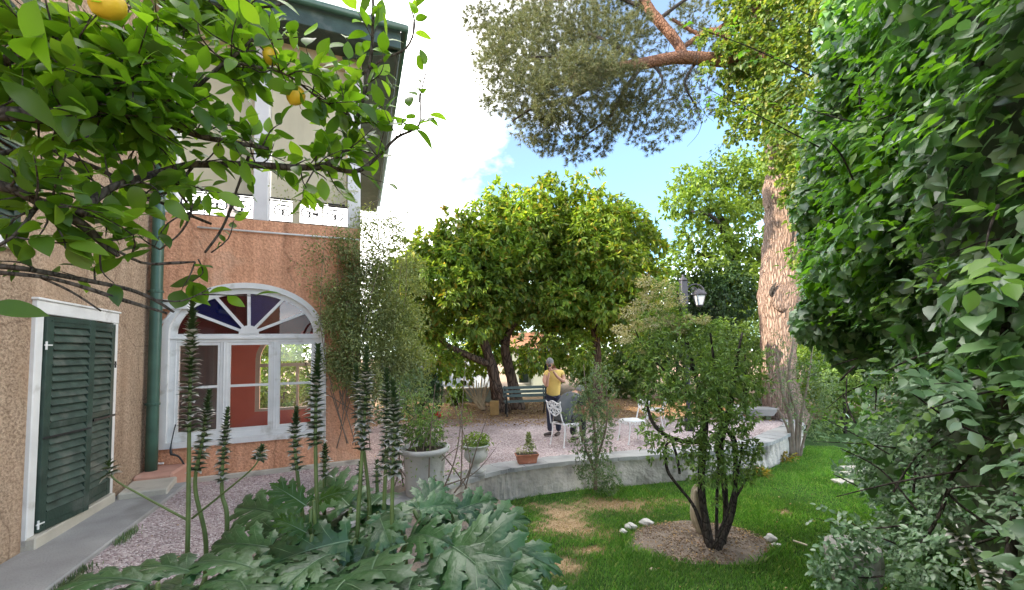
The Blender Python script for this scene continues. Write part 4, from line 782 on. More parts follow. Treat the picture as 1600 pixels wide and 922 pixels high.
limb_mesh(pth, MT['twig'], 'stems', fc, 5, 4)['kind'] = 'stuff'
# ================================================================== lemon tree reaching in from the left
MT['lf_lemon'] = leafmat('lemon_leaf', [(0, (.05, .105, .014)), (.4, (.085, .17, .022)), (.75, (.125, .23, .032)), (1, (.20, .32, .05))], .34, .54, (2.3, 2.4, .5), 3., .2, .5)
MT['lemon_skin'] = pmat('lemon_skin', (.84, .54, .035), .42, 20, .15, .25, 90, dist=.004)
lem = empty('lemon_tree', (-1.75, .8, .1), 0, 'lemon tree hanging its leafy fruiting boughs across the upper left', 'lemon tree')
def LD(px): return .95+.55*max(0, px)/650
LB = [[(-330, 250, 26, 0), (-140, 190, 17, 0), (0, 178, 12, 0), (60, 180, 12, 0), (110, 172, 11, 0), (135, 150, 10, 0), (142, 125, 9, .02), (128, 104, 8, .04), (100, 88, 7, .05), (66, 68, 7, .05), (60, 30, 5, .08), (40, -30, 4, .1)],
      [(66, 68, 5, .05), (110, 83, 5, .04), (160, 100, 5, .03), (192, 106, 4, .02)], [(118, 174, 8, 0), (160, 176, 7, .02), (200, 180, 6, .03), (250, 190, 6, .04), (310, 212, 5, .05), (360, 222, 4, .05), (420, 232, 2.5, .06)],
      [(-330, 250, 20, .15), (-150, 40, 12, .2), (40, 150, 6, .22), (140, 100, 6, .2), (190, 74, 6, .2), (240, 48, 6, .2), (290, 12, 5, .2), (330, -25, 4, .2)], [(230, 52, 4, .2), (290, 8, 3.5, .2), (330, 8, 3, .2), (355, 18, 3, .2), (400, 12, 2.6, .2), (440, 6, 2, .2), (460, -15, 1.5, .2)],
      [(236, 192, 4, .04), (275, 165, 3.4, .04), (320, 125, 3, .04), (352, 97, 3, .04), (370, 85, 2.4, .04), (395, 60, 1.6, .05)], [(350, 98, 2.2, .04), (400, 104, 2, .05), (450, 118, 1.8, .06), (500, 155, 1.6, .08), (545, 180, 1.2, .1)],
      [(-330, 260, 20, -.1), (-120, 270, 11, -.05), (0, 290, 9, 0), (40, 305, 8, 0), (80, 325, 8, 0), (130, 352, 7, .02), (165, 385, 4.5, .03), (185, 400, 3, .03)], [(125, 335, 7, 0), (160, 302, 6, .03), (200, 284, 5.5, .05), (290, 259, 5.5, .08), (340, 257, 5.5, .1), (400, 258, 5.5, .12), (470, 262, 5, .14), (512, 257, 4.6, .15), (545, 228, 4, .16), (560, 180, 3.4, .17), (575, 120, 3, .18), (582, 60, 2.6, .18), (583, -20, 2, .18)],
      [(508, 259, 3.6, .15), (555, 268, 3.6, .16), (590, 245, 2.6, .18), (620, 215, 2.2, .2), (655, 195, 1.6, .2), (657, 150, 1.2, .2), (668, 105, 1, .2)], [(566, 116, 2.4, .18), (600, 92, 2, .18), (635, 75, 1.8, .18), (648, 40, 1.4, .18), (640, 8, 1, .18)],
      [(-200, 400, 9, .05), (0, 416, 4.5, .02), (60, 424, 4, .02), (130, 437, 3.6, .03), (200, 452, 3, .04), (240, 468, 2.6, .05), (272, 488, 1.6, .06)], [(-200, 420, 6, .0), (20, 428, 3.4, 0), (100, 440, 3.2, 0), (190, 468, 3, .01), (262, 490, 1.8, .02)], [(60, 432, 2, 0), (110, 455, 1.8, 0), (158, 486, 1.2, 0)],
      [(155, 375, 2.6, .03), (220, 410, 2, .04), (270, 411, 2.4, .05), (305, 409, 1.4, .05)], [(390, 240, 2, .12), (365, 310, 1.8, .12), (348, 355, 1.8, .12), (320, 395, 1.6, .12)], [(290, 270, 2.2, .08), (300, 320, 1.8, .08), (285, 360, 1.4, .08), (250, 390, 1.2, .08)],
      [(240, 468, 1.6, .05), (285, 470, 1.2, .05), (330, 450, .9, .05)], [(60, 320, 3, 0), (20, 370, 2.4, -.02), (-40, 400, 2, -.02)], [(175, 176, 2.6, .02), (205, 120, 2.4, .0), (206, 85, 2, 0), (190, 60, 1.6, 0)], [(300, 262, 2.4, .1), (260, 300, 2, .1), (170, 320, 1.8, .12), (90, 300, 1.5, .12)], [(0, 150, 4, .1), (80, 142, 4, .1), (95, 143, 3, .1)],
      [(0, 60, 5, .35), (120, 130, 4, .35), (230, 230, 3, .35), (300, 330, 2, .35)], [(0, 240, 4, .3), (120, 250, 4, .3), (260, 320, 3, .3), (330, 350, 2, .3)]]
LW = []
for br in LB: LW.append([P4(Y(a, b, LD(a)+d), r/FOC*(LD(a)+d)) for a, b, r, d in br])
root = np.array([-1.9, .75, 2.05])
mb = MB(); mb.tube(loc(lem, [P4(np.array([-1.75, .8, -.05]), 0)])[0][:3] and [np.array(p)-np.array(lem.location) for p in ((-1.75, .8, -.1), (-1.78, .78, .8), (-1.85, .76, 1.5), (-1.9, .75, 2.08))], [.085, .07, .062, .05], 10); mb.build('trunk', MT['bark_lemon'], lem, True)
for br in LW:
    st = br[0]; outside = np.linalg.norm(np.array(st[:3])-root) < 1.6 and st[0] < -1.25
    path = ([(*root, .04)]+br) if outside else br
    limb_mesh([loc(lem, path)], MT['bark_lemon'], 'branch', lem, 8, 4, .12)
LEM = leaf_tpl(.50, .22, .30, 7, shape=.85, petiole=.10)
LTPL = [leaf_tpl(.48, .25, .25, 7, shape=.85, petiole=.10), leaf_tpl(.52, .12, .45, 7, shape=.9, petiole=.1), leaf_tpl(.44, .35, .12, 7, shape=.8, petiole=.12), leaf_tpl(.54, .05, -.12, 7, shape=.9, petiole=.1)]
LL = []      # pos, X, Z, size, template
tw = MB()
def lemon_twig(a, b, n, size, spread=1.0):
    a = np.array(a); b = np.array(b); ax = unit(b-a); m2 = (a+b)/2+rng.normal(size=3)*.012
    rtube(tw, loc(lem, [P4(a, .0028), P4(m2, .0022), P4(b, .0012)]), 3, 5)
    for i in range(n):
        t = .15+.85*i/max(1, n-1); p = a*(1-t)+b*t+(m2-(a+b)/2)*(4*t*(1-t)); s = unit(np.cross(ax, rdir(1)[0])); X = unit(ax*(.55 if i < n-1 else 2)+s*spread+np.array([0, 0, rng.normal()*.25]))
        Z = unit(np.array([rng.normal()*.5, -.35+rng.normal()*.5, .85])); LL.append((p, X, Z, size*random.uniform(.7, 1.2), random.randrange(4)))
allp = []
for bi, br in enumerate(LW):
    for p in smooth_path(br, 4):
        pr = ((p[0]/p[1])*FOC+800, p[1]); allp.append((p[:3], pr[0], bi))
def pick(x0, x1, y0, y1):
    for _ in range(400):
        p, px, bi = random.choice(allp); py = PY0-FOC*np.dot(p-CAM, u_)/np.dot(p-CAM, f_)
        if x0 <= px <= x1 and y0 <= py <= y1: return p, px, py
    return p, px, py
for (x0, x1, y0, y1, nt_, nl, size, ln, bias) in [(-80, 240, -20, 260, 92, 7, .078, .17, (0, 0, .15)), (180, 420, 0, 250, 78, 7, .082, .16, (.25, 0, .2)), (380, 560, 60, 262, 42, 6, .085, .13, (.2, 0, .45)), (0, 340, 255, 350, 34, 6, .076, .15, (.15, 0, -.1)), (0, 320, 350, 470, 8, 4, .08, .13, (.4, 0, .1)), (-60, 200, 40, 320, 44, 6, .08, .16, (0, .3, -.1))]:
    for i in range(nt_):
        p, px, py = pick(x0, x1, y0, y1); d = unit(rdir(1)[0]*np.array([1, .8, .8])+np.array(bias)); b = p+d*ln*random.uniform(.6, 1.25)
        lemon_twig(p, b, random.randint(nl-2, nl+1), size)
for (a, b, n, s) in [((575, 150), (545, 95), 5, .085), ((578, 110), (590, 40), 5, .09), ((583, 40), (575, 2), 4, .09), ((560, 180), (600, 165), 5, .075), ((590, 245), (605, 190), 6, .07), ((640, 205), (668, 180), 6, .085), ((655, 160), (665, 105), 6, .08), ((600, 92), (605, 60), 4, .085), ((645, 60), (648, 15), 7, .075), ((620, 215), (600, 170), 6, .09), ((575, 100), (610, 130), 5, .09), ((590, 245), (560, 200), 5, .09), ((625, 210), (640, 170), 5, .085), ((566, 116), (540, 60), 5, .1), ((582, 60), (560, 20), 5, .1), ((560, 268), (600, 285), 3, .075), ((575, 130), (600, 100), 4, .07), ((545, 228), (520, 200), 4, .08), ((500, 150), (478, 75), 4, .10), ((540, 180), (548, 130), 4, .09), ((430, 110), (415, 50), 4, .11), ((370, 85), (375, 35), 4, .11), ((310, 405), (300, 440), 3, .10), ((305, 409), (285, 450), 3, .10), ((250, 390), (215, 365), 3, .11), ((480, 262), (510, 215), 4, .09), ((450, 120), (470, 170), 4, .09), ((395, 60), (385, 20), 4, .1), ((330, 395), (365, 345), 5, .055), ((350, 350), (372, 300), 5, .05), ((390, 240), (395, 300), 5, .055), ((300, 340), (260, 290), 5, .06)]:
    da = LD(a[0])+.14; lemon_twig(Y(*a, da), Y(*b, da+random.uniform(-.05, .05)), n, s, .9)
# three big blades close to the lens at the left edge
for (a, b, s, dep) in [((60, -10), (10, 130), .13, .72), ((-10, 120), (40, 150), .10, .75), ((-30, 480), (50, 478), .085, .8), ((70, 60), (-10, 40), .12, .72)]:
    A, B = Y(*a, dep), Y(*b, dep+.03); LL.append((A, unit(B-A), unit(np.array([.3, -.8, .5])), s, 1))
tw.build('twigs', MT['bark_lemon'], lem, True)['kind'] = 'stuff'
def leaf_parts(root, LL, tpls, mat, npart, name='leaf', keep=None):
    """the leaves that show largest become parts, one object each on shared meshes; the rest one mesh of stuff"""
    o = np.array(root.location); me = []
    for v, f in tpls:
        x = bpy.data.meshes.new(name); x.from_pydata([tuple(q) for q in v], [], [tuple(int(i) for i in q) for q in f]); x.materials.append(mat)
        for p in x.polygons: p.use_smooth = True
        me.append(x)
    def show(l):
        d = l[0]-CAM; k = d@f_
        if k < .1: return 0
        px, py = 800+FOC*(d@r_)/k, PY0-FOC*(d@u_)/k
        return l[3]/k if (-20 < px < 1620 and -20 < py < 940) else 0
    LL = sorted(LL, key=show, reverse=True)
    for (p, X, Z, s, t) in LL[:npart]:
        X = unit(X); Yv = unit(np.cross(Z, X)); Zv = np.cross(X, Yv); p = p-o
        ob = bpy.data.objects.new(name, me[t]); C.objects.link(ob); ob.parent = root
        ob.matrix_local = Matrix(((X[0]*s, Yv[0]*s, Zv[0]*s, p[0]), (X[1]*s, Yv[1]*s, Zv[1]*s, p[1]), (X[2]*s, Yv[2]*s, Zv[2]*s, p[2]), (0, 0, 0, 1)))
    lv = Leaves()
    for t in range(len(tpls)):
        R = [l for l in LL[npart:] if l[4] == t]
        if R: lv.add(*scatter(np.array([l[0] for l in R])-o, np.array([l[1] for l in R]), np.array([l[2] for l in R]), np.array([l[3] for l in R]), tpls[t]))
    if lv.V: lv.build('foliage', mat, root, True)
leaf_parts(lem, LL, LTPL, MT['lf_lemon'], 300)
for (px, py, rp, dep) in [(168, 6, 23, 1.0), (462, 149, 14, 1.42), (424, 87, 13, 1.38), (228, 196, 9, 1.35), (374, 229, 9, 1.4), (215, 112, 8, 1.4)]:
    r = rp/FOC*dep; mb = MB(); mb.lathe([(.02, -1.28), (.16, -1.2), (.5, -1.0), (.82, -.6), (1.0, -.05), (.93, .5), (.62, .9), (.22, 1.06), (.1, 1.1)], 18); mb.v = [(a*r, b*r, c2*r) for a, b, c2 in mb.v]
    l = mb.build('lemon', MT['lemon_skin'], lem, True, loc=Vector(lc(lem, Y(px, py, dep)))); l.rotation_euler = (random.uniform(-.4, .4), random.uniform(-.5, .5), 0)
# ================================================================== acanthus
def acanthus_tpl(seed, nl=4):
    rs = random.Random(seed); v = []; f = []; mi = []
    A0 = [.02, .19, .39, .59]; LEN = [.34, .49, .52, .42]; ANG = [84, 64, 51, 40]
    def V_(x, y, z): v.append((x, y, z)); return len(v)-1
    def lobe(ax, ln, ang, s, pm, pn, s0, s1):
        """one pointed lobe: axis from the midrib, toothed on both sides; s0, s1 the sinuses that bound it"""
        ca, sa = math.cos(ang), math.sin(ang); L = lambda t, n: (ax+ln*(t*ca+n*sa), s*ln*(t*sa-n*ca)); cz = rs.uniform(.015, .04); dz = rs.uniform(.02, .09)
        side = [(.40, .15), (.56, .235), (.60, .15), (.77, .19), (.81, .085)]; pts = [pm, s0]
        for t, n in side: pts.append((*L(t+rs.uniform(-.02, .02), -n*rs.uniform(.9, 1.15)), t))
        pts.append((*L(1, 0), 1))
        for t, n in side[::-1]: pts.append((*L(t+rs.uniform(-.02, .02), n*rs.uniform(.9, 1.15)), t))
        pts += [s1, pn]; c2 = L(.42, 0); e2 = L(.74, 0)
        def zf(x, y, t, n=0.): return .13*abs(y)-.05*(abs(y)/.4)**2-dz*max(0, t-.5)**2+(.018 if n == 0 and t > .2 else 0)
        ic = V_(*c2, zf(c2[0], c2[1], .42)+cz*.3); ie = V_(*e2, zf(e2[0], e2[1], .74)+cz*.2)
        ids = [V_(p[0], p[1], zf(p[0], p[1], p[2] if len(p) > 2 else .3, 1)+rs.uniform(-.004, .004)*(abs(p[1]) > .01)) for p in pts]; m = len(ids)
        ctr = [ic, ic, ic, ic, ie, ie, ie, ie, ie, ie, ic, ic, ic, ic]
        for k in range(m-1):
            c3 = ctr[min(k, len(ctr)-1)]; f.append((c3, ids[k], ids[k+1])); mi.append(0)
            if k+1 < len(ctr) and ctr[min(k+1, len(ctr)-1)] != c3: f.append((c3, ids[k+1], ctr[k+1])); mi.append(0)
        f.append((ic, ids[-1], ids[0])); mi.append(0)
        e = .0032; a1 = V_(pm[0]*.5+pn[0]*.5-.02, s*.003, .014); b1 = V_(e2[0], e2[1], v[ie][2]+.006); q1 = V_(c2[0]-e*sa, c2[1]+s*e*ca, v[ic][2]+.006); q2 = V_(c2[0]+e*sa, c2[1]-s*e*ca, v[ic][2]+.006); f.extend([(a1, q1, q2), (q1, b1, q2)]); mi.extend([1, 1])
    for s in (1, -1):
        ax = [a+rs.uniform(-.015, .015) for a in A0]; ln = [l*rs.uniform(.9, 1.1) for l in LEN]; an = [math.radians(a+rs.uniform(-5, 5)) for a in ANG]
        def sinus(i):
            if i == 0: return (.01, s*.05)
            if i == 4: return (ax[3]+.24, s*.085)
            t = rs.uniform(.27, .40); p = (ax[i-1]+ln[i-1]*t*math.cos(an[i-1]), ln[i-1]*t*math.sin(an[i-1])); q = (ax[i]+ln[i]*t*math.cos(an[i]), ln[i]*t*math.sin(an[i])); return ((p[0]+q[0])/2, s*(p[1]+q[1])/2)
        sn = [sinus(i) for i in range(5)]; mid = [0]+[(ax[i]+ax[i+1])/2 for i in range(3)]+[.78]
        for i in range(4): lobe(ax[i]+.01, ln[i], an[i], s, (mid[i], 0), (mid[i+1], 0), sn[i], sn[i+1])
        ids = [V_(.78, 0, 0), V_(sn[4][0], sn[4][1], .0), V_(.90, s*.10, -.005), V_(.92, s*.06, .005), V_(.97, s*.06, -.015), V_(.97, s*.03, .0), V_(1.06, 0, -.04)]; ic = V_(.9, s*.03, .025)
        for k in range(len(ids)-1): f.append((ic, ids[k], ids[k+1])); mi.append(0)
        f.append((ic, ids[-1], ids[0])); mi.append(0)
    ks = np.linspace(-.02, .97, 8); m0 = len(v)
    for t in ks: e = .011*(1.05-t); v += [(t, -e, .004), (t, 0, .014), (t, e, .004)]
    for k in range(7): a = m0+3*k; f += [(a, a+3, a+4, a+1), (a+1, a+4, a+5, a+2)]; mi += [1, 1]
    return np.array(v, float), f, mi
def acanthus_leafmat():
    m = leafmat('acanthus_leaf', [(0, (.022, .072, .020)), (.5, (.042, .115, .034)), (1, (.08, .17, .055))], .36, .13, (1.0, 1.7, .35), 5., .22, .55, .16)
    N, L = m.node_tree.nodes, m.node_tree.links; b = N['Principled BSDF']; tc = N.new('ShaderNodeTexCoord')
    n = N.new('ShaderNodeTexNoise'); n.inputs['Scale'].default_value = 9; n.inputs['Detail'].default_value = 3; L.new(tc.outputs['Object'], n.inputs[0])
    bp = N.new('ShaderNodeBump'); bp.inputs['Strength'].default_value = .35; bp.inputs['Distance'].default_value = .02; L.new(n.outputs[0], bp.inputs['Height']); L.new(bp.outputs[0], b.inputs['Normal']); return m
MT['acanthus'] = acanthus_leafmat(); MT['ac_rib'] = leafmat('acanthus_rib', [(0, (.15, .24, .13)), (1, (.20, .30, .16))], .45, .1, None, 4, .1)
MT['ac_young'] = leafmat('acanthus_young_leaf', [(0, (.03, .085, .012)), (1, (.06, .13, .02))], .4, .45, (1.6, 2.2, .3), 5, .15)
MT['ac_stem'] = pmat('acanthus_stem', (.125, .175, .05), .5, 14, .25)
MT['ac_bract'] = leafmat('acanthus_bract', [(0, (.02, .045, .014)), (.6, (.04, .075, .024)), (1, (.075, .105, .045))], .45, .12, None, 8, .2)
MT['ac_petal'] = leafmat('acanthus_petal', [(0, (.55, .52, .48)), (1, (.78, .74, .70))], .6, .3, (1, 1, 1), 8, .1)
AT = [acanthus_tpl(s) for s in (1, 2, 3, 4)]
def ac_mesh(tpl, k, mats):
    v, f, mi = tpl; v = v.copy(); x = v[:, 0].copy(); z = v[:, 2].copy()
    if abs(k) > .01: v[:, 0] = np.sin(k*x)/k+z*np.sin(k*x); v[:, 2] = -(1-np.cos(k*x))/k+z*np.cos(k*x)
    me = bpy.data.meshes.new('leaf'); me.from_pydata([tuple(q) for q in v], [], f); 
    for m_ in mats: me.materials.append(m_)
    me.polygons.foreach_set('material_index', mi); me.polygons.foreach_set('use_smooth', [True]*len(f)); me.update(); return me
AM = {(t, c, y): ac_mesh(AT[t], kk, [MT['ac_young' if y else 'acanthus'], MT['ac_rib']]) for t in range(4) for c, kk in enumerate((.25, .7, 1.15)) for y in (0, 1)}
def ac_leaf(root, base, tip, W=1.0, curl=1, t=0, up=(0, -.35, 1), young=0, s=None):
    o = np.array(root.location); X = unit(tip-base); ln = np.linalg.norm(tip-base)*(1.03, 1.08, 1.2)[curl]; kk = (.25, .7, 1.15)[curl]
    # the chord of the curled blade sags by about k/2: raise the starting direction by that much
    Z = unit(np.array(up)-X*np.dot(up, X)); a = kk/2; X2 = X*math.cos(a)+Z*math.sin(a); Z2 = Z*math.cos(a)-X*math.sin(a); Yv = np.cross(Z2, X2)
    ob = bpy.data.objects.new('leaf', AM[t, curl, young]); C.objects.link(ob); ob.parent = root; p = base-o; w_ = ln*W
    ob.matrix_local = Matrix(((X2[0]*ln, Yv[0]*w_, Z2[0]*ln, p[0]), (X2[1]*ln, Yv[1]*w_, Z2[1]*ln, p[1]), (X2[2]*ln, Yv[2]*w_, Z2[2]*ln, p[2]), (0, 0, 0, 1)))
    if young: tag(ob, 'dark green upright young leaf')
    return ob
PL = [(-.52, 2.0, -.05), (-1.05, 2.15, 0), (-1.75, 2.05, 0), (-.05, 2.35, -.25)]
PLAB = ['big acanthus plant at the front centre below the tall white flower spikes', 'acanthus plant below the arched window with dark young leaves', 'low acanthus plant spreading over the gravel by the green shutters', 'acanthus plant with pale leaves beside the white urn and lawn']
plants = [empty('acanthus_plant', p, 0, l, 'acanthus', 'acanthus plants in the foreground bed') for p, l in zip(PL, PLAB)]
stalks = [MB() for _ in PL]
HERO = [(590, 868, 1.80, 572, 985, 1.42, 1.15, 1, 0, 0), (516, 866, 1.88, 430, 935, 1.60, 1.05, 1, 0, 0), (545, 845, 1.95, 405, 890, 1.85, .95, 1, 1, 0), (700, 862, 1.86, 832, 884, 1.72, 1.25, 1, 0, 0), (684, 842, 1.95, 800, 935, 1.62, .95, 1, 0, 0), (592, 806, 2.05, 615, 868, 1.85, 1.0, 2, 0, 0), (640, 838, 2.0, 705, 850, 1.85, 1.0, 2, 0, 0), (652, 796, 2.15, 700, 742, 2.5, .95, 0, 3, 0), (655, 796, 2.1, 728, 788, 2.25, 1.0, 1, 3, 0), (712, 798, 2.25, 792, 778, 2.45, .85, 1, 3, 0), (545, 790, 2.2, 492, 738, 2.6, .9, 0, 1, 0), (580, 790, 2.2, 620, 770, 2.5, .9, 1, 0, 0),
        (478, 790, 1.95, 424, 756, 1.95, .9, 0, 1, 1), (500, 780, 1.95, 548, 768, 1.95, .75, 1, 1, 1), (478, 832, 1.9, 432, 812, 1.9, .8, 1, 1, 1), (492, 818, 2.1, 385, 838, 2.1, .85, 1, 1, 0), (450, 806, 2.3, 350, 792, 2.5, .7, 1, 1, 0), (425, 856, 1.95, 325, 852, 2.05, .7, 1, 1, 0), (400, 890, 1.75, 285, 886, 1.85, .7, 1, 2, 0), (312, 898, 1.75, 190, 893, 1.8, .6, 1, 2, 0), (235, 912, 1.65, 80, 922, 1.65, .55, 1, 2, 0), (420, 922, 1.65, 310, 912, 1.7, .7, 1, 2, 0), (372, 905, 1.7, 405, 985, 1.45, .9, 1, 2, 0), (645, 902, 1.75, 630, 990, 1.45, 1.0, 1, 0, 0), (712, 905, 1.75, 735, 990, 1.5, 1.0, 1, 0, 0), (760, 896, 1.8, 855, 925, 1.6, .8, 1, 3, 0), (490, 900, 1.75, 470, 980, 1.5, 1.0, 1, 1, 0), (220, 915, 1.75, 130, 970, 1.5, .6, 1, 2, 0), (740, 830, 2.15, 800, 850, 2.0, .6, 1, 3, 0), (620, 812, 2.1, 570, 830, 1.95, .8, 2, 0, 0), (440, 880, 1.85, 370, 935, 1.6, .9, 1, 1, 0)]
for i, (bx, by, bd, tx, ty, td, W, cu, pl, yg) in enumerate(HERO):
    b, t = Y(bx, by, bd), Y(tx, ty, td); t = b+(t-b)*(1.0 if yg else .78 if ty < 800 else .90); ac_leaf(plants[pl], b, t, W*1.0, cu, i % 4, (random.uniform(-.3, .3), -.9 if pl != 2 else -.1, 1), yg)
    if not yg:
        for _ in range(2):
            jb = np.array([random.uniform(-.12, .12), random.uniform(-.10, .14), random.uniform(-.16, -.04)]); jt = np.array([random.uniform(-.2, .2), random.uniform(-.15, .15), random.uniform(-.12, .02)]); ac_leaf(plants[pl], b+jb, b+jb+(t-b)*random.uniform(.6, .85)+jt, W, random.choice((1, 1, 2)), random.randrange(4), (random.uniform(-.4, .4), random.uniform(-.8, 0) if pl != 2 else 0, 1), 0)
    o = np.array(PL[pl]); c2 = o+np.array([random.uniform(-.05, .05), random.uniform(-.05, .05), .08]); d = unit(t-b)
    rtube(stalks[pl], [P4(c2-o, .014), P4(c2*.55+b*.45-o+np.array([0, 0, .06]), .012), P4(b-d*.03-o, .008)], 4, 6)
for pl, o in enumerate(PL):
    for k in range(11 if pl != 2 else 6):
        a = k*2.39996+pl; o = np.array(PL[pl]); rr = random.uniform(.12, .34); zb = random.uniform(.15, .46); b = o+np.array([rr*math.cos(a), rr*math.sin(a), zb]); ln = random.uniform(.34, .55); e = random.uniform(-.7, -.05)
        t = b+ln*np.array([math.cos(a)*math.cos(e), math.sin(a)*math.cos(e), math.sin(e)]); ac_leaf(plants[pl], b, t, random.uniform(.85, 1.1), random.choice((1, 2)), k % 4, (math.cos(a)*.2, math.sin(a)*.2, 1))
        rtube(stalks[pl], [P4(np.array([0, 0, .04]), .014), P4((b-o)*.5+np.array([0, 0, .08]), .011), P4(b-o, .007)], 3, 5)
for s_, p_ in zip(stalks, plants): s_.build('leaf_stalks', MT['ac_stem'], p_, True)['kind'] = 'stuff'
# flower spikes: stem (part) with single bracts (sub-parts)
def bract_mesh(nm, open_):
    v, f, mi = [], [], []; tb = leaf_tpl(.62, .55, .30, 5, shape=.75); v = [tuple(q) for q in tb[0]]; f = [tuple(int(i) for i in q) for q in tb[1]]; mi = [0]*len(f)
    if open_:
        tp2 = leaf_tpl(.62, .4, .6, 4); n0 = len(v); v += [(q[0]*.86+.05, q[1], q[2]-.07) for q in tp2[0]]; f += [tuple(int(i)+n0 for i in q) for q in tp2[1]]; mi += [1]*len(tp2[1])
    me = bpy.data.meshes.new(nm); me.from_pydata(v, [], f); me.materials.append(MT['ac_bract']); me.materials.append(MT['ac_petal']); me.polygons.foreach_set('material_index', mi); me.polygons.foreach_set('use_smooth', [True]*len(f)); return me
BM0, BM1 = bract_mesh('bract', False), bract_mesh('bract', True)
NB = {}
def spike(root, pts, d, frac, bl, wd, dense=1.0):
    """pts in photo pixels from tip to foot at depth d; frac of the length carries bracts"""
    o = np.array(root.location); W_ = [Y(a, b, d+dd) for a, b, dd in pts]; W_.append(W_[-1]+np.array([random.uniform(-.03, .03), .02, -.4])) if wd != .5 else None; path = smooth_path([P4(p, (1.7+2.0*i/(len(W_)-1))*(wd or 1)/FOC*d) for i, p in enumerate(W_)], 8); mb = MB(); mb.tube([p[:3]-o for p in path], [p[3] for p in path], 7)
    st = mb.build('flower_spike', MT['ac_stem'], root, True); L_ = np.cumsum([0]+[np.linalg.norm(path[i+1][:3]-path[i][:3]) for i in range(len(path)-1)]); tot = L_[-1]; s = .0; k = 0; rest = []
    tot = tot-(.4 if wd != .5 else 0)
    while s < tot*frac:
        j = np.searchsorted(L_, s); j = min(max(j, 1), len(path)-1); t = (s-L_[j-1])/(L_[j]-L_[j-1]+1e-9); p = path[j-1][:3]*(1-t)+path[j][:3]*t; ax = unit(path[j-1][:3]-path[j][:3]); g = s/(tot*frac)
        for m_ in range(5):
            a = m_*math.pi*.4+k*.61+random.uniform(-.3, .3); sx = unit(np.cross(ax, [0, 1, .01])); sy = np.cross(ax, sx); out = sx*math.cos(a)+sy*math.sin(a); tilt = .30+.75*min(1, g*1.5)+random.uniform(-.12, .12)
            X = unit(out*math.sin(tilt)+ax*math.cos(tilt)); Z = unit(ax*math.sin(tilt)-out*math.cos(tilt)); Yv = np.cross(Z, X); ln = bl*.86*(.55+.38*min(1, g*3))*random.uniform(.8, 1.12); op = g > .22 and random.random() < .62
            q = p-o+out*.004; NB[root.name] = NB.get(root.name, 0)+1
            if NB[root.name] > 295:      # past the limit: joined per spike
                rest.append((BM1 if op else BM0, Matrix(((X[0]*ln, Yv[0]*ln, Z[0]*ln, q[0]), (X[1]*ln, Yv[1]*ln, Z[1]*ln, q[1]), (X[2]*ln, Yv[2]*ln, Z[2]*ln, q[2]), (0, 0, 0, 1))))); continue
            ob = bpy.data.objects.new('bract', BM1 if op else BM0); C.objects.link(ob); ob.parent = st
            ob.matrix_local = Matrix(((X[0]*ln, Yv[0]*ln, Z[0]*ln, q[0]), (X[1]*ln, Yv[1]*ln, Z[1]*ln, q[1]), (X[2]*ln, Yv[2]*ln, Z[2]*ln, q[2]), (0, 0, 0, 1)))
        s += (.011+.017*min(1, g*1.5))*random.uniform(.8, 1.25)/dense; k += 1
    if rest:
        v, f, mi = [], [], []
        for me, mt in rest:
            n0 = len(v); v += [tuple(mt @ x.co) for x in me.vertices]; f += [tuple(i+n0 for i in pl_.vertices) for pl_ in me.polygons]; mi += [pl_.material_index for pl_ in me.polygons]
        me = bpy.data.meshes.new('bracts'); me.from_pydata(v, [], f); me.materials.append(MT['ac_bract']); me.materials.append(MT['ac_petal']); me.polygons.foreach_set('material_index', mi); me.polygons.foreach_set('use_smooth', [True]*len(f)); tag(link(bpy.data.objects.new('bracts', me), st), kind='stuff')
    return st
SP_ = [(1, [(301, 470, 0), (298, 560, 0), (296, 660, 0), (295, 740, 0), (293, 862, 0)], 2.0, .56, .060), (1, [(327, 614, 0), (316, 690, 0), (305, 760, 0), (322, 850, .02)], 2.1, .52, .052), (1, [(356, 640, 0), (349, 710, 0), (347, 770, 0), (355, 812, 0)], 2.2, .66, .046), (1, [(409, 700, 0), (398, 728, 0), (352, 768, 0), (300, 810, 0)], 2.05, .17, .048), (2, [(170, 724, 0), (178, 748, 0), (225, 776, 0), (292, 812, 0)], 2.0, .13, .048),
       (1, [(463, 640, 0), (461, 700, 0), (467, 760, 0), (475, 830, 0)], 2.1, .55, .052), (0, [(497, 543, 0), (494, 620, 0), (493, 700, 0), (497, 840, 0)], 2.0, .54, .060), (1, [(508, 697, 0), (507, 740, 0), (508, 830, 0)], 2.4, .40, .050), (0, [(573, 545, 0), (570, 640, 0), (565, 720, 0), (560, 800, 0)], 2.05, .66, .058), (0, [(556, 572, 0), (562, 650, 0), (575, 760, 0), (577, 810, 0)], 2.15, .5, .054), (0, [(604, 580, 0), (605, 660, 0), (603, 720, 0), (600, 810, 0)], 2.1, .68, .058), (3, [(614, 598, 0), (617, 660, 0), (614, 730, 0), (613, 830, 0)], 1.95, .64, .060), (0, [(589, 722, 0), (589, 750, 0), (590, 800, 0)], 2.4, .48, .042), (0, [(563, 724, 0), (563, 745, 0), (566, 800, 0)], 2.4, .42, .04)]
for (pl, pts, d, fr_, bl) in SP_: spike(plants[pl], pts, d, fr_, bl, .5 if fr_ < .2 else 1)
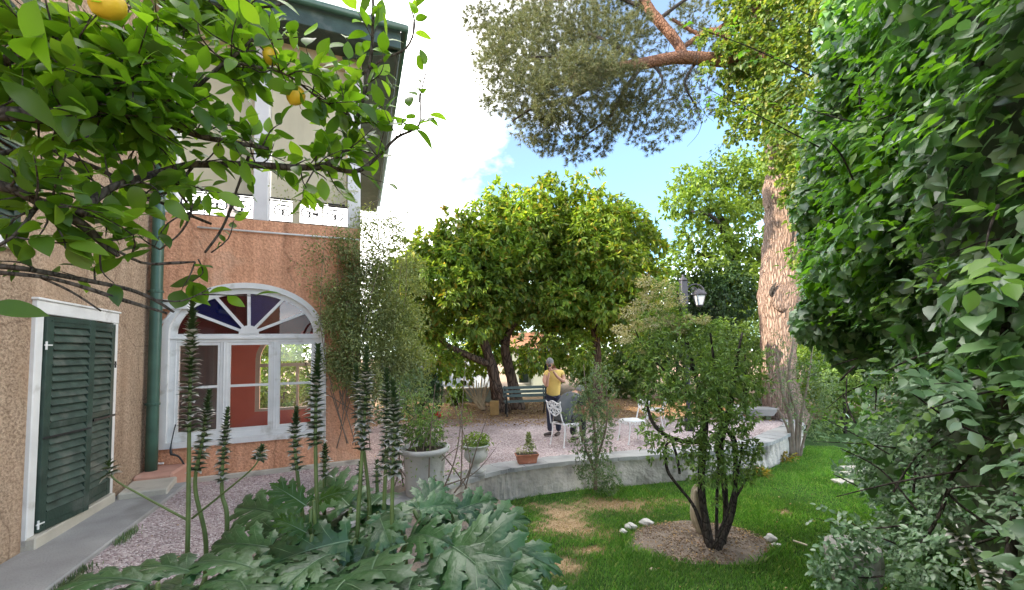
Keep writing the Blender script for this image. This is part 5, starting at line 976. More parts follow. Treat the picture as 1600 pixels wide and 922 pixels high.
# ================================================================== ivy hedge on the right
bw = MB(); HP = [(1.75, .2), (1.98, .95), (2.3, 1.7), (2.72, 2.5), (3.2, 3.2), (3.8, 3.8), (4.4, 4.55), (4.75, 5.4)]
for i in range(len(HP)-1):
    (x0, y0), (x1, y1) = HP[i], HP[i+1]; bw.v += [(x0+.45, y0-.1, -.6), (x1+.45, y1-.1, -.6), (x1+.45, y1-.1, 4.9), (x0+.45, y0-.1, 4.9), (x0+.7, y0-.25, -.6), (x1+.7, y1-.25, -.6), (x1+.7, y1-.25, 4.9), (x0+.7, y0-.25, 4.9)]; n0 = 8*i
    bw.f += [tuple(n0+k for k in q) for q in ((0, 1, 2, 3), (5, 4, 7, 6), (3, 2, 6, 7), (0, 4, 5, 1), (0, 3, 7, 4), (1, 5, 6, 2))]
MT['backing_and_blocks'] = pmat('dark_backing_and_blocks', (.10, .12, .07), .95, 4, .4, .4)
tag(bw.build('hedge_backing', MT['backing_and_blocks']), 'dark backing wall added behind the ivy on the right to block light', 'wall')  # unseen backing added to block light and keep the ivy gaps dark
hedge = empty('ivy_hedge', (2.6, 2.2, -.5), 0, 'towering dark ivy hedge filling the right side above the lawn', 'ivy hedge')
MT['lf_ivy'] = leafmat('ivy_leaf', [(0, (.06, .13, .055)), (.4, (.115, .22, .095)), (.75, (.17, .295, .13)), (1, (.23, .36, .165))], .36, .24, (1.4, 2.0, .4), 1.6, .3, .8, .3)
MT['lf_rose'] = leafmat('glaucous_leaf', [(0, (.09, .175, .09)), (.5, (.15, .255, .14)), (1, (.22, .33, .19))], .38, .22, (1.2, 1.7, .5), 1.8, .25, .8, .3)
MT['lf_fresh'] = leafmat('fresh_leaf', [(0, (.09, .19, .025)), (.6, (.14, .27, .04)), (1, (.21, .36, .06))], .4, .4, (1.6, 2., .4), 2, .2)
HPa = np.array(HP); seg = np.linalg.norm(np.diff(HPa, axis=0), axis=1); cum = np.concatenate([[0], np.cumsum(seg)])
def hedge_pt(s, z):
    x = np.interp(s, cum, HPa[:, 0]); y = np.interp(s, cum, HPa[:, 1]); e = .05; tx = np.interp(s+e, cum, HPa[:, 0])-np.interp(s-e, cum, HPa[:, 0]); ty = np.interp(s+e, cum, HPa[:, 1])-np.interp(s-e, cum, HPa[:, 1])
    n2 = unit(np.stack([-ty, tx, np.zeros_like(tx)], -1)); far = np.clip((s-1.5)/2, 0, 1)
    bul = far*(.55*np.exp(-((z-2.7)/.75)**2)+.22*np.exp(-((z-.6)/.6)**2)-.1*np.exp(-((z-1.6)/.4)**2))+.16*np.sin(s*4.3+z*2.1)*np.sin(z*3.7-s*1.7)+.10*np.sin(s*9+2)*np.sin(z*8+1)-.15*np.clip((.15-z)/.5, 0, 1)
    return np.stack([x, y, z], -1)+n2*bul[:, None], n2
def hedge_leaves(n, size, smin, smax, zmin, zmax, depth=.28, hang=.55):
    s = rng.uniform(smin, smax, n); z = rng.uniform(zmin, zmax, n); P, nn = hedge_pt(s, z); P = P+nn*(.08-depth*rng.random(n)**1.5)[:, None]
    X = unit(nn*.35+rdir(n)*.7+np.array([0, 0, -hang])); Z = unit(nn*.65+rdir(n)*.5+np.array([0, 0, .8])); return P, X, Z, size*rng.uniform(.6, 1.3, n), s, z
TP = [IVY, poly_tpl([(0, .02), (-.06, .30), (.18, .46), (.58, .31), (1, 0)], .2, .35), leaf_tpl(.62, .2, .3, 4, shape=.85), leaf_tpl(.56, .28, .2, 4, shape=.9)]
LH = []
P_, X_, Z_, S_, s__, z__ = [np.concatenate(q) for q in zip(hedge_leaves(11500, .088, .1, 6.4, -.35, 5.1), hedge_leaves(4200, .095, -.1, 1.9, .6, 5.1), hedge_leaves(3500, .085, 2.4, 4.2, 1.8, 5.1))]
GAPS = [(bx+ex, gy, .24) for gy, bx in zip(range(-40, 560, 45), (1330, 1325, 1320, 1315, 1312, 1308, 1296, 1282, 1272, 1270, 1280, 1290, 1300, 1310)) for ex in (0, 55, 105)]
for (gx, gy, gr_) in GAPS:
    dg = 4.0+random.uniform(-.3, .5); gx += random.uniform(-22, 18); gr_ *= random.uniform(.55, 1.25); n_ = int(380*(gr_/.24)**2); d_ = rdir(n_); Pg = Y(gx, gy, dg)+d_*(gr_*rng.random(n_)**.4)[:, None]; P_ = np.vstack([P_, Pg]); X_ = np.vstack([X_, unit(d_*.5+rdir(n_)*.6+np.array([0, 0, -.5]))]); Z_ = np.vstack([Z_, unit(np.array([-.4, -.35, .8])+rdir(n_)*.5)]); S_ = np.concatenate([S_, .085*rng.uniform(.6, 1.2, n_)]); s__ = np.concatenate([s__, np.full(n_, 3.)]); z__ = np.concatenate([z__, np.full(n_, 3.)])
for i in range(len(P_)):
    if z__[i] < 1.4 and rng.random() < .55 and s__[i] > 1.2: continue
    LH.append((P_[i], X_[i], Z_[i], S_[i], rng.integers(0, 2)))
LR = []; LFr = []
def compound(p, d, n, size, npair, out):
    """pinnate spray: leaflets in pairs along a rachis with one at the end"""
    d = unit(d); side = unit(np.cross(n, d))
    for k in range(npair):
        q = p+d*size*(.8+k*.75)+np.array([0, 0, -.05*size*k*k])
        for s2 in (1, -1): out.append((q, unit(side*s2+d*.5+rng.normal(size=3)*.15), unit(n+rng.normal(size=3)*.25), size*random.uniform(.8, 1.1), 2+random.randrange(2)))
    out.append((p+d*size*(.8+npair*.75), d, unit(n+rng.normal(size=3)*.2), size*1.05, 2+random.randrange(2)))
s = rng.uniform(1.0, 5.2, 3000); z = rng.uniform(-.5, 1.85, 3000); P_, nn = hedge_pt(s, z)
for i in range(3000): compound(P_[i]+nn[i]*random.uniform(-.05, .10), nn[i]*.7+rdir(1)[0]*.7+np.array([0, 0, -.1]), unit(np.array([0, 0, 1])+nn[i]*.7), random.uniform(.028, .043), 2, LR)
s = rng.uniform(.3, 5.2, 620); z = rng.uniform(1.3, 5.0, 620); P_, nn = hedge_pt(s, z)
for i in range(620): compound(P_[i]+nn[i]*random.uniform(.0, .12), nn[i]*.8+rdir(1)[0]*.6+np.array([0, 0, -.05]), unit(np.array([0, 0, 1])+nn[i]*.6), random.uniform(.05, .075), 3, LFr if rng.random() < .55 else LR)
# sprays that stand out from the face: wisteria-like at mid height, the twig reaching over the lawn, and rose sprays round the urn
sprayst = MB()
def spray(px0, py0, px1, py1, d0, d1, n, size, out, npair=2):
    a, b = Y(px0, py0, d0), Y(px1, py1, d1); o = np.array(hedge.location); rtube(sprayst, [P4(a-o, .006), P4((a+b)/2-o+rng.normal(size=3)*.02, .0045), P4(b-o, .002)], 4, 5)
    for k in range(n):
        t = .2+.8*k/max(1, n-1); compound(a*(1-t)+b*t, unit(b-a)*.6+rdir(1)[0]*.8, unit(np.array([-.3, -.5, 1])+rng.normal(size=3)*.3), size, npair, out)
for a in [(1560, 610, 1450, 640, 1.75, 1.7, 4, .07, LR, 3), (1530, 590, 1460, 600, 1.8, 1.75, 3, .07, LR, 3), (1400, 700, 1270, 690, 3.0, 3.2, 5, .05, LR, 2), (1390, 710, 1280, 650, 3.0, 3.3, 5, .05, LFr, 2), (1420, 820, 1275, 810, 2.6, 2.9, 7, .04, LR, 2), (1400, 850, 1300, 800, 2.6, 2.8, 6, .04, LR, 2), (1380, 900, 1290, 890, 2.5, 2.7, 6, .04, LR, 2), (1280, 230, 1090, 130, 3.3, 3.6, 7, .065, LFr, 2), (1270, 120, 1080, 40, 3.3, 3.6, 6, .065, LFr, 2), (1330, 190, 1230, 160, 2.9, 3.2, 5, .08, LFr, 3), (1420, 170, 1310, 200, 2.5, 2.7, 5, .08, LFr, 3), (1600, 370, 1480, 400, 1.8, 2., 4, .07, LFr, 3), (1560, 320, 1540, 390, 1.6, 1.6, 3, .09, LFr, 3), (1500, 290, 1400, 360, 2.1, 2.3, 5, .06, LFr, 3), (1350, 600, 1290, 640, 3.3, 3.4, 5, .05, LFr, 2), (1340, 560, 1260, 590, 3.4, 3.6, 5, .05, LFr, 2), (1340, 760, 1300, 740, 3.1, 3.2, 4, .045, LR, 2)]: spray(*a)
for i in range(26):
    px, py = random.uniform(1330, 1600), random.uniform(80, 860); d = 1.95+(1600-px)/330*1.3; a = Y(px, py, d); b = a+np.array([random.uniform(-.5, .4), random.uniform(-.2, .5), random.uniform(-.3, .5)]); o = np.array(hedge.location)
    rtube(sprayst, [P4(a-o, .007), P4((a+b)/2-o+rng.normal(size=3)*.05, .006), P4(b-o, .003)], 4, 5)
for pts in [[(1572, 640, 1.85, 5), (1565, 560, 1.88, 5), (1575, 480, 1.9, 4), (1570, 430, 1.9, 3)], [(1575, 930, 1.9, 7), (1580, 860, 1.9, 6.5), (1590, 790, 1.9, 6), (1600, 700, 1.9, 5)], [(1440, 850, 2.4, 2.5), (1470, 800, 2.4, 2.5), (1490, 740, 2.4, 2.5), (1540, 690, 2.3, 2.5)]]:
    rtube(sprayst, [P4(Y(a, b, d)-np.array(hedge.location), r/FOC*d) for a, b, d, r in pts], 5, 7)
sprayst.build('stems', MT['bark_dark'], hedge, True)['kind'] = 'stuff'
_k = [i for i, l in enumerate(LH) if l[0][2] > 2.3 and l[0][1] > 2.6 and (i*7919) % 100 < 34]
LFr += [LH[i] for i in _k]; _s = set(_k); LH = [l for i, l in enumerate(LH) if i not in _s]
leaf_parts(hedge, LH, TP, MT['lf_ivy'], 170)
leaf_parts(hedge, LR, TP, MT['lf_rose'], 80)
leaf_parts(hedge, LFr, TP, MT['lf_fresh'], 50)
# acanthus by the hedge foot, its pale spike leaning out
p = Y(1545, 935, 1.75); ach = empty('acanthus_plant', p-np.array([0, 0, .3]), 0, 'acanthus with a pale leaning flower spike under the ivy hedge', 'acanthus', 'acanthus plants in the foreground bed')
MT_b = MT['ac_bract']; spike(ach, [(1480, 818, 0), (1500, 840, 0), (1520, 880, 0), (1540, 960, 0)], 1.75, .6, .05, 1)
spike(ach, [(1548, 885, 0), (1560, 910, 0), (1565, 960, 0)], 1.6, .6, .05, 1)
for k in range(5):
    a = k*1.25; b = p+np.array([.05*math.cos(a), .05*math.sin(a), -.12]); t = b+np.array([.3*math.cos(a), .3*math.sin(a), -.05]); ac_leaf(ach, b, t, .8, 1, k % 4)
# ================================================================== many-stemmed shrub in the soil bed
sb = G(1115, 858, -.46); shr = empty('flowering_shrub', sb, 0, 'many-stemmed shrub with faded cream flower heads in the bare soil bed', 'shrub'); ys = sb[1]
ST = [[(1112, 864, 10, 0), (1104, 820, 8.5, 0), (1096, 770, 8, 0), (1097, 720, 8, 0), (1100, 670, 9, 0), (1100, 630, 7, 0), (1082, 570, 5, 0), (1066, 500, 3, 0), (1058, 455, 1.8, 0)], [(1128, 858, 8, .05), (1134, 800, 6, .1), (1130, 740, 7, .1), (1124, 690, 10, .1), (1140, 640, 7, .1), (1150, 570, 4, .1), (1160, 520, 2, .1)], [(1122, 860, 7, -.05), (1145, 800, 5.5, -.05), (1149, 745, 5, 0), (1147, 690, 6, 0), (1130, 660, 5, 0), (1120, 600, 4, 0), (1110, 520, 2, 0)], [(1108, 858, 6, .05), (1086, 795, 4, .05), (1062, 762, 3.6, .05), (1043, 735, 3.6, .05), (1040, 700, 3, .05), (1046, 690, 2, 0)],
      [(1098, 690, 6, 0), (1070, 690, 5, 0), (1040, 680, 5, -.05), (1020, 660, 4, -.05), (1012, 635, 3, 0), (1012, 615, 1.5, 0)], [(1062, 740, 3, 0), (1058, 715, 3, 0), (1050, 690, 2.4, 0)], [(1148, 780, 3, 0), (1170, 740, 1.8, 0), (1178, 700, 1.2, 0)], [(1120, 850, 4, .12), (1120, 780, 3.6, .15), (1124, 720, 3.6, .15), (1128, 690, 3, .15)], [(1100, 640, 5, 0), (1050, 590, 3, .1), (1010, 550, 2, .1), (990, 510, 1.2, .1)], [(1115, 855, 4, -.1), (1140, 790, 3, -.12), (1155, 730, 2.5, -.1), (1160, 690, 2, -.1)]]
limb_mesh([loc(shr, [P4(Y(a, b, ys+d), r/FOC*ys*.68) for a, b, r, d in s]) for s in ST], MT['bark_dark'], 'stem', shr, 9, 5, .1)['kind'] = 'stuff'
lv = Leaves(); fl_ = Leaves()
for (px, py, rp, dy) in [(1052, 500, 34, 0), (1020, 500, 36, .1), (1050, 530, 46, -.2), (1000, 555, 34, 0), (1100, 545, 48, .2), (1140, 560, 40, .2), (1030, 585, 42, -.2), (1080, 595, 46, -.3), (1120, 600, 44, -.2), (1155, 605, 34, 0), (1000, 605, 28, 0), (1060, 635, 36, -.3), (1110, 645, 44, -.3), (1150, 660, 36, -.2), (1168, 700, 30, -.1), (1130, 700, 36, -.3), (1090, 690, 26, -.3), (1060, 700, 26, -.2), (1030, 690, 26, -.1), (1010, 670, 20, 0), (1100, 730, 30, -.2), (1140, 735, 30, -.2), (1170, 735, 22, 0), (1020, 640, 16, 0), (1195, 590, 28, .3), (1190, 560, 22, .3), (980, 580, 18, .2), (1040, 455, 26, .1), (1075, 505, 26, .1), (1105, 515, 24, .1), (1060, 465, 18, .1), (1115, 780, 10, -.1), (1090, 560, 40, .5), (1050, 600, 40, .5), (1120, 640, 40, .5)]:
    clump_leaves(lv, lc(shr, Y(px+random.uniform(-8, 8), py+random.uniform(-8, 8), ys+dy)), rp*random.uniform(.6, .95)/FOC*ys, int(400*(rp/34.)**2), .058, LFL, .05, .2, whorl=4)
for (px, py, rp) in [(985, 490, 13), (1000, 478, 12), (1008, 440, 12), (1020, 505, 12), (978, 528, 10), (1038, 450, 13), (1055, 470, 13), (995, 510, 10), (1030, 480, 12), (1045, 500, 10), (968, 515, 9), (1005, 545, 9), (1060, 515, 9), (1100, 500, 8), (1012, 460, 10), (1075, 500, 9)]: clump_leaves(fl_, lc(shr, Y(px, py, ys+random.uniform(-.3, .1))), rp*1.35/FOC*ys, 260, .026, LF3, .0, .3, (1, 1, .6))
lv.build('foliage', MT['lf_shrub'], shr); fl_.build('flower_heads', MT['flower_beige'], shr)
# ------------------------------------------------ slender shrub growing out of the wall
sl_ = empty('slender_shrub', G(928, 755, -.5), 0, 'slender grey-green shrub rising over the retaining wall right of the seated person', 'shrub'); y_ = 6.65; lv = Leaves()
for (px, py, rp, n) in [(930, 598, 24, 330), (918, 630, 28, 420), (938, 635, 28, 420), (925, 668, 30, 520), (945, 672, 22, 260), (912, 695, 24, 360), (935, 702, 26, 420), (930, 730, 26, 460), (948, 745, 20, 280), (915, 738, 18, 220), (955, 758, 16, 200), (908, 612, 20, 190), (945, 588, 18, 150), (930, 572, 12, 70), (898, 650, 18, 140), (900, 590, 14, 60), (955, 610, 16, 90), (960, 650, 14, 80), (940, 770, 14, 120)]: clump_leaves(lv, lc(sl_, Y(px, py, y_+random.uniform(-.2, .2))), rp/FOC*y_, n, .05, LFL, .2, .2, whorl=3)
lv.build('foliage', MT['lf_greygreen'], sl_)
limb_mesh([loc(sl_, [P4(Y(a, b, y_+d), r/FOC*y_) for a, b, r, d in s]) for s in ([(930, 765, 3, 0), (932, 700, 2.6, 0), (926, 640, 2, 0), (932, 570, 1, 0)], [(930, 740, 2, 0), (912, 690, 1.6, 0), (902, 630, 1, 0)], [(932, 720, 2, .1), (948, 660, 1.6, .1), (946, 590, .9, .1)], [(925, 650, 1.3, 0), (915, 600, 1, 0), (912, 570, .6, 0)], [(930, 680, 1.2, 0), (960, 640, .8, 0)])], MT['twig'], 'stem', sl_, 6, 4)['kind'] = 'stuff'
# ------------------------------------------------ thin shrub at the far end of the wall, by the pine
th_ = empty('thin_shrub', G(1243, 715, -.5), 0, 'thin grey-stemmed shrub at the far end of the wall in front of the pine', 'shrub'); y_ = 8.7; lv = Leaves()
for (px, py, rp, n) in [(1215, 560, 26, 150), (1240, 590, 26, 200), (1205, 600, 22, 130), (1265, 570, 26, 200), (1270, 610, 30, 330), (1245, 640, 24, 180), (1285, 640, 26, 330), (1225, 530, 18, 70), (1255, 530, 16, 70), (1290, 600, 24, 280), (1275, 670, 22, 260), (1230, 625, 16, 70)]: clump_leaves(lv, lc(th_, Y(px, py, y_+random.uniform(-.3, .3))), rp/FOC*y_, int(n*1.4), .055, LFL, .2, .2, whorl=2)
lv.build('foliage', MT['lf_greygreen'], th_)
limb_mesh([loc(th_, [P4(Y(a, b, y_), r/FOC*y_) for a, b, r in s]) for s in ([(1240, 715, 3), (1236, 660, 3), (1222, 610, 2.4), (1212, 540, 1)], [(1243, 715, 3), (1245, 650, 2.4), (1232, 600, 2), (1240, 530, 1)], [(1247, 715, 2.5), (1252, 650, 2), (1262, 600, 1.4), (1270, 540, .8)], [(1238, 715, 2), (1231, 670, 1.8), (1215, 640, 1.2)], [(1250, 715, 2), (1258, 680, 1.6), (1275, 640, 1)], [(1235, 712, 1.6), (1233, 640, 1.5), (1232, 560, 1.2)])], MT['twig'], 'stem', th_, 6, 4)['kind'] = 'stuff'
# ------------------------------------------------ bare rose canes and little shrub by the urns
bare = empty('rose_bush', G(668, 765), 0, 'half-bare straggling rose bush in front of the white urns', 'shrub'); y_ = 5.35; pth = []; lv = Leaves()
for (a, b, c2) in [((690, 770), (715, 700), (728, 560)), ((720, 760), (722, 660), (712, 620)), ((640, 770), (655, 690), (640, 610)), ((630, 760), (622, 690), (625, 600)), ((660, 770), (690, 720), (730, 690)), ((680, 770), (640, 720), (610, 690)), ((725, 770), (745, 700), (762, 650)), ((700, 775), (660, 710), (690, 640)), ((735, 770), (700, 720), (660, 680)), ((650, 765), (620, 720), (605, 640)), ((710, 770), (735, 720), (700, 610)), ((670, 770), (672, 690), (680, 600)), ((690, 760), (740, 740), (775, 700)), ((616, 760), (640, 700), (668, 670))]:
    pth.append(loc(bare, [P4(Y(*a, y_+random.uniform(-.2, .3)), .011), P4(Y(*b, y_+random.uniform(-.2, .2)), .008), P4(Y(*c2, y_+random.uniform(-.2, .2)), .003)]))
limb_mesh(pth, MT['twig'], 'canes', bare, 5, 5)['kind'] = 'stuff'
for (px, py, rp, n) in [(640, 640, 34, 330), (650, 725, 40, 150), (690, 740, 40, 110), (670, 660, 30, 330), (690, 640, 20, 100), (660, 620, 26, 170), (700, 690, 22, 60), (725, 650, 18, 80), (720, 620, 14, 50), (625, 680, 24, 130), (650, 700, 26, 90), (700, 730, 26, 40), (735, 700, 20, 30), (620, 620, 24, 200), (630, 740, 20, 50)]: clump_leaves(lv, lc(bare, Y(px, py, y_+.1)), rp/FOC*y_, n, .035, LF4, .2, .15, whorl=2)
lv.build('foliage', MT['lf_shrub'], bare)
lb = empty('leafy_shrub', G(612, 735), 0, 'grey-green leafy shrub beside the orange wall behind the flower spikes', 'shrub'); y_ = 6.2; lv = Leaves()
for (px, py, rp, n) in [(620, 610, 30, 420), (650, 600, 24, 260), (600, 640, 24, 260), (635, 650, 32, 480), (665, 640, 20, 160), (620, 690, 26, 300)]: clump_leaves(lv, lc(lb, Y(px, py, y_)), rp/FOC*y_, int(n*1.4), .05, LF4, .2, .25, whorl=3)
lv.build('foliage', MT['lf_greygreen'], lb)
limb_mesh([loc(lb, [P4(G(612, 738), .02), P4(Y(622, 660, y_), .014), P4(Y(640, 600, y_), .006)]), loc(lb, [P4(G(614, 738), .018), P4(Y(605, 670, y_), .012), P4(Y(610, 610, y_), .005)])], MT['twig'], 'stem', lb, 6, 4)
# ------------------------------------------------ fan of tan bare stems by the low wall
fan = empty('bare_stem_bush', G(752, 640), 0, 'fan of tan bare stems spreading beside the low garden wall', 'shrub'); yf = G(752, 640)[1]
limb_mesh([loc(fan, [P4(G(753+random.uniform(-5, 5), 641), .035), P4(Y(750+(a-750)*.45, 622, yf), .03), P4(Y(a, b, yf+random.uniform(-.4, .4)), .016)]) for a, b in [(722, 604), (730, 598), (738, 596), (744, 594), (752, 592), (758, 590), (764, 592), (768, 598), (734, 604), (748, 598), (760, 598)]], MT['tan_stem'], 'stems', fan, 6, 4)['kind'] = 'stuff'
# ================================================================== grass
def blades(n, xr, yr, h, msk):
    x = rng.uniform(*xr, n); y = rng.uniform(*yr, n); k = msk(x, y); x, y = x[k], y[k]; m = len(x); z = lz(x, y); hh = h*rng.uniform(.45, 1.25, m)*(.75+.35*np.sin(x*2.3+y)*np.sin(y*1.9-x)); a = rng.uniform(0, 6.283, m); ln = rng.uniform(.15, .75, m)*hh; w_ = rng.uniform(.0022, .0042, m)
    B = np.stack([x, y, z-.004], -1); sd_ = np.stack([np.cos(a+1.57), np.sin(a+1.57), 0*a], -1)*w_[:, None]; dr = np.stack([np.cos(a), np.sin(a), 0*a], -1)
    tip = B+dr*ln[:, None]; tip[:, 2] += hh; mid = B+dr*(ln*.3)[:, None]; mid[:, 2] += hh*.6
    Vx = np.stack([B-sd_*1.1, B+sd_*1.1, mid+sd_*.8, tip], 1).reshape(-1, 3); i = np.arange(m)[:, None]*4
    return Vx, i+np.array([[0, 1, 2, 3]]), i[:0]+np.array([[0, 1, 2]])
MT['grass'] = leafmat('grass_blade', [(0, (.07, .16, .032)), (.5, (.12, .25, .055)), (.85, (.18, .33, .08)), (1, (.32, .34, .14))], .5, .35, (1.4, 1.7, .4), 1.3, .3, .35)
def gmask(x, y):
    k = (rng.random(len(x)) > 1.15*lawnmask(x, y)) & (bedmask(x, y) > .84+.26*rng.random(len(x))**1.5+.07*np.sin(x*17+y*5)*np.sin(y*19)) & (y < edge_y(x)-.04) & (np.abs(x) < 1.4*y+.5)
    return k & ~((x < -.28+.25*np.sin(y*2)) & (y < 5.6)) & (x > -.5)
Vx, q4, q3 = blades(270000, (-.6, 7.6), (3.2, 9.6), .062, gmask); gr = mesh_np('grass', Vx, [q4, q3], MT['grass']); tag(gr, 'short green lawn grass with worn patches', 'grass', kind='stuff')
MT['straw'] = leafmat('dry_grass_blade', [(0, (.30, .21, .10)), (.6, (.46, .34, .18)), (1, (.16, .20, .05))], .8, .2, None, 2, .2, .2)
Vx, q4, q3 = blades(60000, (-.4, 5.5), (3.2, 7.2), .03, lambda x, y: (lawnmask(x, y) > .25) & (bedmask(x, y) > 1.0) & (y < edge_y(x)-.04) & (x > 0)); tag(mesh_np('dry_grass', Vx, [q4, q3], MT['straw']), 'dry straw-coloured grass of the worn lawn patches', 'dry grass', kind='stuff')
# taller tufts round the bed rim and the wall foot
def rim(x, y):
    b_ = bedmask(x, y); return ((np.abs(b_-1.04) < .07) | (np.abs(y-edge_y(x)+.08) < .07)) & (rng.random(len(x)) < .45) & (np.sin(x*5.3)+np.sin(y*7.1+x*2) > -.6)
Vx, q4, q3 = blades(120000, (-.2, 6.6), (3.6, 8.6), .10, rim); tag(mesh_np('grass_tufts', Vx, [q4, q3], MT['grass']), 'longer grass tufts round the soil bed and wall foot', 'grass', kind='stuff')
# weeds along the walk
def wk(n):
    v_ = rng.uniform(1.4, 5.5, n); u_s = .69+np.abs(rng.normal(size=n))*.05; P = np.array(HC)[None]+HA*u_s[:, None]+HW*v_[:, None]; k = np.sin(v_*6.1)+np.sin(v_*2.7) > .5; return P[k]
Pw = wk(2600); a = rng.uniform(0, 6.28, len(Pw)); dr = np.stack([np.cos(a), np.sin(a), 0*a], -1); Pw[:, 2] = .12; Lv = Leaves(); Lv.add(*scatter(Pw, dr*.6+np.array([0, 0, .8]), dr+np.array([0, 0, .2]), rng.uniform(.02, .07, len(Pw)), leaf_tpl(.14, .2, .3, 3))); wd_ = Lv.build('weeds', MT['lf_greygreen']); tag(wd_, 'small weeds along the edge of the concrete path', 'weeds', kind='stuff')
# ------------------------------------------------ loose gravel, litter
def pebbles(n, fx, size, mat, name, lab, cat):
    x, y, z = fx(n); m = len(x); base = np.array([(1, 0, 0), (-.8, .3, 0), (.1, .9, 0), (-.1, -.9, 0), (0, 0, .6), (0, 0, -.5)]); f = np.array([(0, 2, 4), (2, 1, 4), (1, 3, 4), (3, 0, 4), (2, 0, 5), (1, 2, 5), (3, 1, 5), (0, 3, 5)])
    s = size*rng.uniform(.5, 1.4, (m, 1, 1)); V = base[None]*s*rng.uniform(.7, 1.2, (m, 6, 1)); a = rng.uniform(0, 6.28, m)[:, None]; c_, s_ = np.cos(a), np.sin(a); V = np.stack([V[..., 0]*c_-V[..., 1]*s_, V[..., 0]*s_+V[..., 1]*c_, V[..., 2]], -1)+np.stack([x, y, z], -1)[:, None]
    return tag(mesh_np(name, V.reshape(-1, 3), (np.arange(m)[:, None, None]*6+f[None]).reshape(-1, 3), mat), lab, cat, kind='stuff')
MT['pebble'] = leafmat('gravel_chip', [(0, (.30, .22, .21)), (.4, (.52, .41, .39)), (.75, (.64, .54, .52)), (1, (.84, .80, .77))], .9, 0., None, 2, .1, .2)
def fg(n):
    y = 2.3+6.5*rng.random(n)**1.4; x = rng.uniform(-6, 6, n); P = np.stack([x, y], -1); d = P-HC[:2]; u = d@HA[:2]; v = d@HW[:2]; k = inside(P, TPOLY) & ~((u < .85) & (v > .55)) & (v < -.05+0*v) | (inside(P, TPOLY) & (u > .85) & (v > 0)); k &= ~((v < .05) & (u < 2.95)) & (y < edge_y(x)*0+20) & ((x < -2) | (y > edge_y(np.clip(x, -2, 8))+.42)); return x[k], y[k], gz(x[k], y[k])+.003
pebbles(42000, fg, .011, MT['pebble'], 'gravel', 'loose pinkish gravel chips on the terrace', 'gravel')
MT['deadleaf'] = leafmat('dead_leaf', [(0, (.22, .12, .05)), (.5, (.38, .24, .12)), (1, (.55, .42, .24))], .8, .15, None, 2, .2, .2)
def scatter_leaves(P, size, name, lab):
    n = len(P); X = rdir(n)*np.array([1, 1, .25]); Z = unit(np.array([0, 0, 1])+rdir(n)*.4); lv = Leaves(); lv.add(*scatter(P, X, Z, size*rng.uniform(.6, 1.3, n), leaf_tpl(.45, .3, .3, 3))); tag(lv.build(name, MT['deadleaf']), lab, 'fallen leaves', kind='stuff')
n = 7000; x = rng.uniform(-4, 7, n); y = rng.uniform(10.3, 15.5, n); scatter_leaves(np.stack([x, y, np.full(n, .012)], -1), .09, 'fallen_leaves', 'brown fallen leaves under the round trees')
c, ba, bb = BED; n = 420; a = rng.uniform(0, 6.28, n); r = np.sqrt(rng.random(n)); scatter_leaves(np.stack([c[0]+ba*r*np.cos(a), c[1]+bb*r*np.sin(a), -.478+.07*(1-r*r)+.012], -1), .035, 'fallen_leaves', 'pale fallen leaves scattered on the soil bed')
n = 500; x = rng.uniform(-5, 5, n); y = rng.uniform(3, 10, n); k = inside(np.stack([x, y], -1), TPOLY) & ((x+5.46)*HW[0]+(y-6.06)*HW[1] < -.1) & (y > edge_y(np.clip(x, -2, 8))+.5) | ((x < -1.9) & (x > -4) & (y < 4.5)); scatter_leaves(np.stack([x[k], y[k], gz(x[k], y[k])+.015], -1), .04, 'fallen_leaves', 'few dry leaves lying on the pink gravel')
n = 260; x = rng.uniform(0, 6, n); y = rng.uniform(3.6, 7.2, n); k = y < edge_y(x)-.1; scatter_leaves(np.stack([x[k], y[k], np.full(k.sum(), -.455)], -1), .03, 'fallen_leaves', 'pale fallen leaves dotted over the lawn')
def fs(n):
    a = rng.uniform(0, 6.28, n); r = np.sqrt(rng.random(n)); return c[0]+ba*r*np.cos(a), c[1]+bb*r*np.sin(a), -.48+.07*(1-r*r)
MT['clod'] = leafmat('soil_clod', [(0, (.13, .09, .065)), (.7, (.24, .18, .13)), (1, (.36, .29, .22))], .95, 0., None, 2, .1, .1); pebbles(2600, fs, .013, MT['clod'], 'soil_clods', 'small dry clods on the soil bed', 'soil')
# ------------------------------------------------ stones
MT['white_stone'] = pmat('white_stone', (.58, .56, .53), .9, 6, .25, .6, 25, stain=((.30, .28, .25), 5, .56))
MT['sand_stone'] = pmat('sandy_stone', (.52, .45, .34), .9, 5, .22, .6, 20, stain=((.34, .28, .20), 4, .56))
def stone(name, pos, r, mat, lab, group=None, seed=0, sub=3, k=.22):
    bm = bmesh.new(); bmesh.ops.create_icosphere(bm, subdivisions=sub, radius=1); rs = random.Random(seed); ph = [rs.uniform(0, 6) for _ in range(6)]
    for v in bm.verts:
        n_ = v.co.normalized(); s = 1+k*math.sin(n_.x*3+ph[0])*math.sin(n_.y*3+ph[1])+.5*k*math.sin(n_.z*6+ph[2]+n_.x*4)+.3*k*math.sin(n_.y*9+ph[3]); v.co = Vector((n_.x*r[0]*s, n_.y*r[1]*s, n_.z*r[2]*s))
    o = obj_bm(name, bm, mat, None, True); o.location = pos; return tag(o, lab, 'stone', group)
GS = 'pale stones edging lawn and bed'
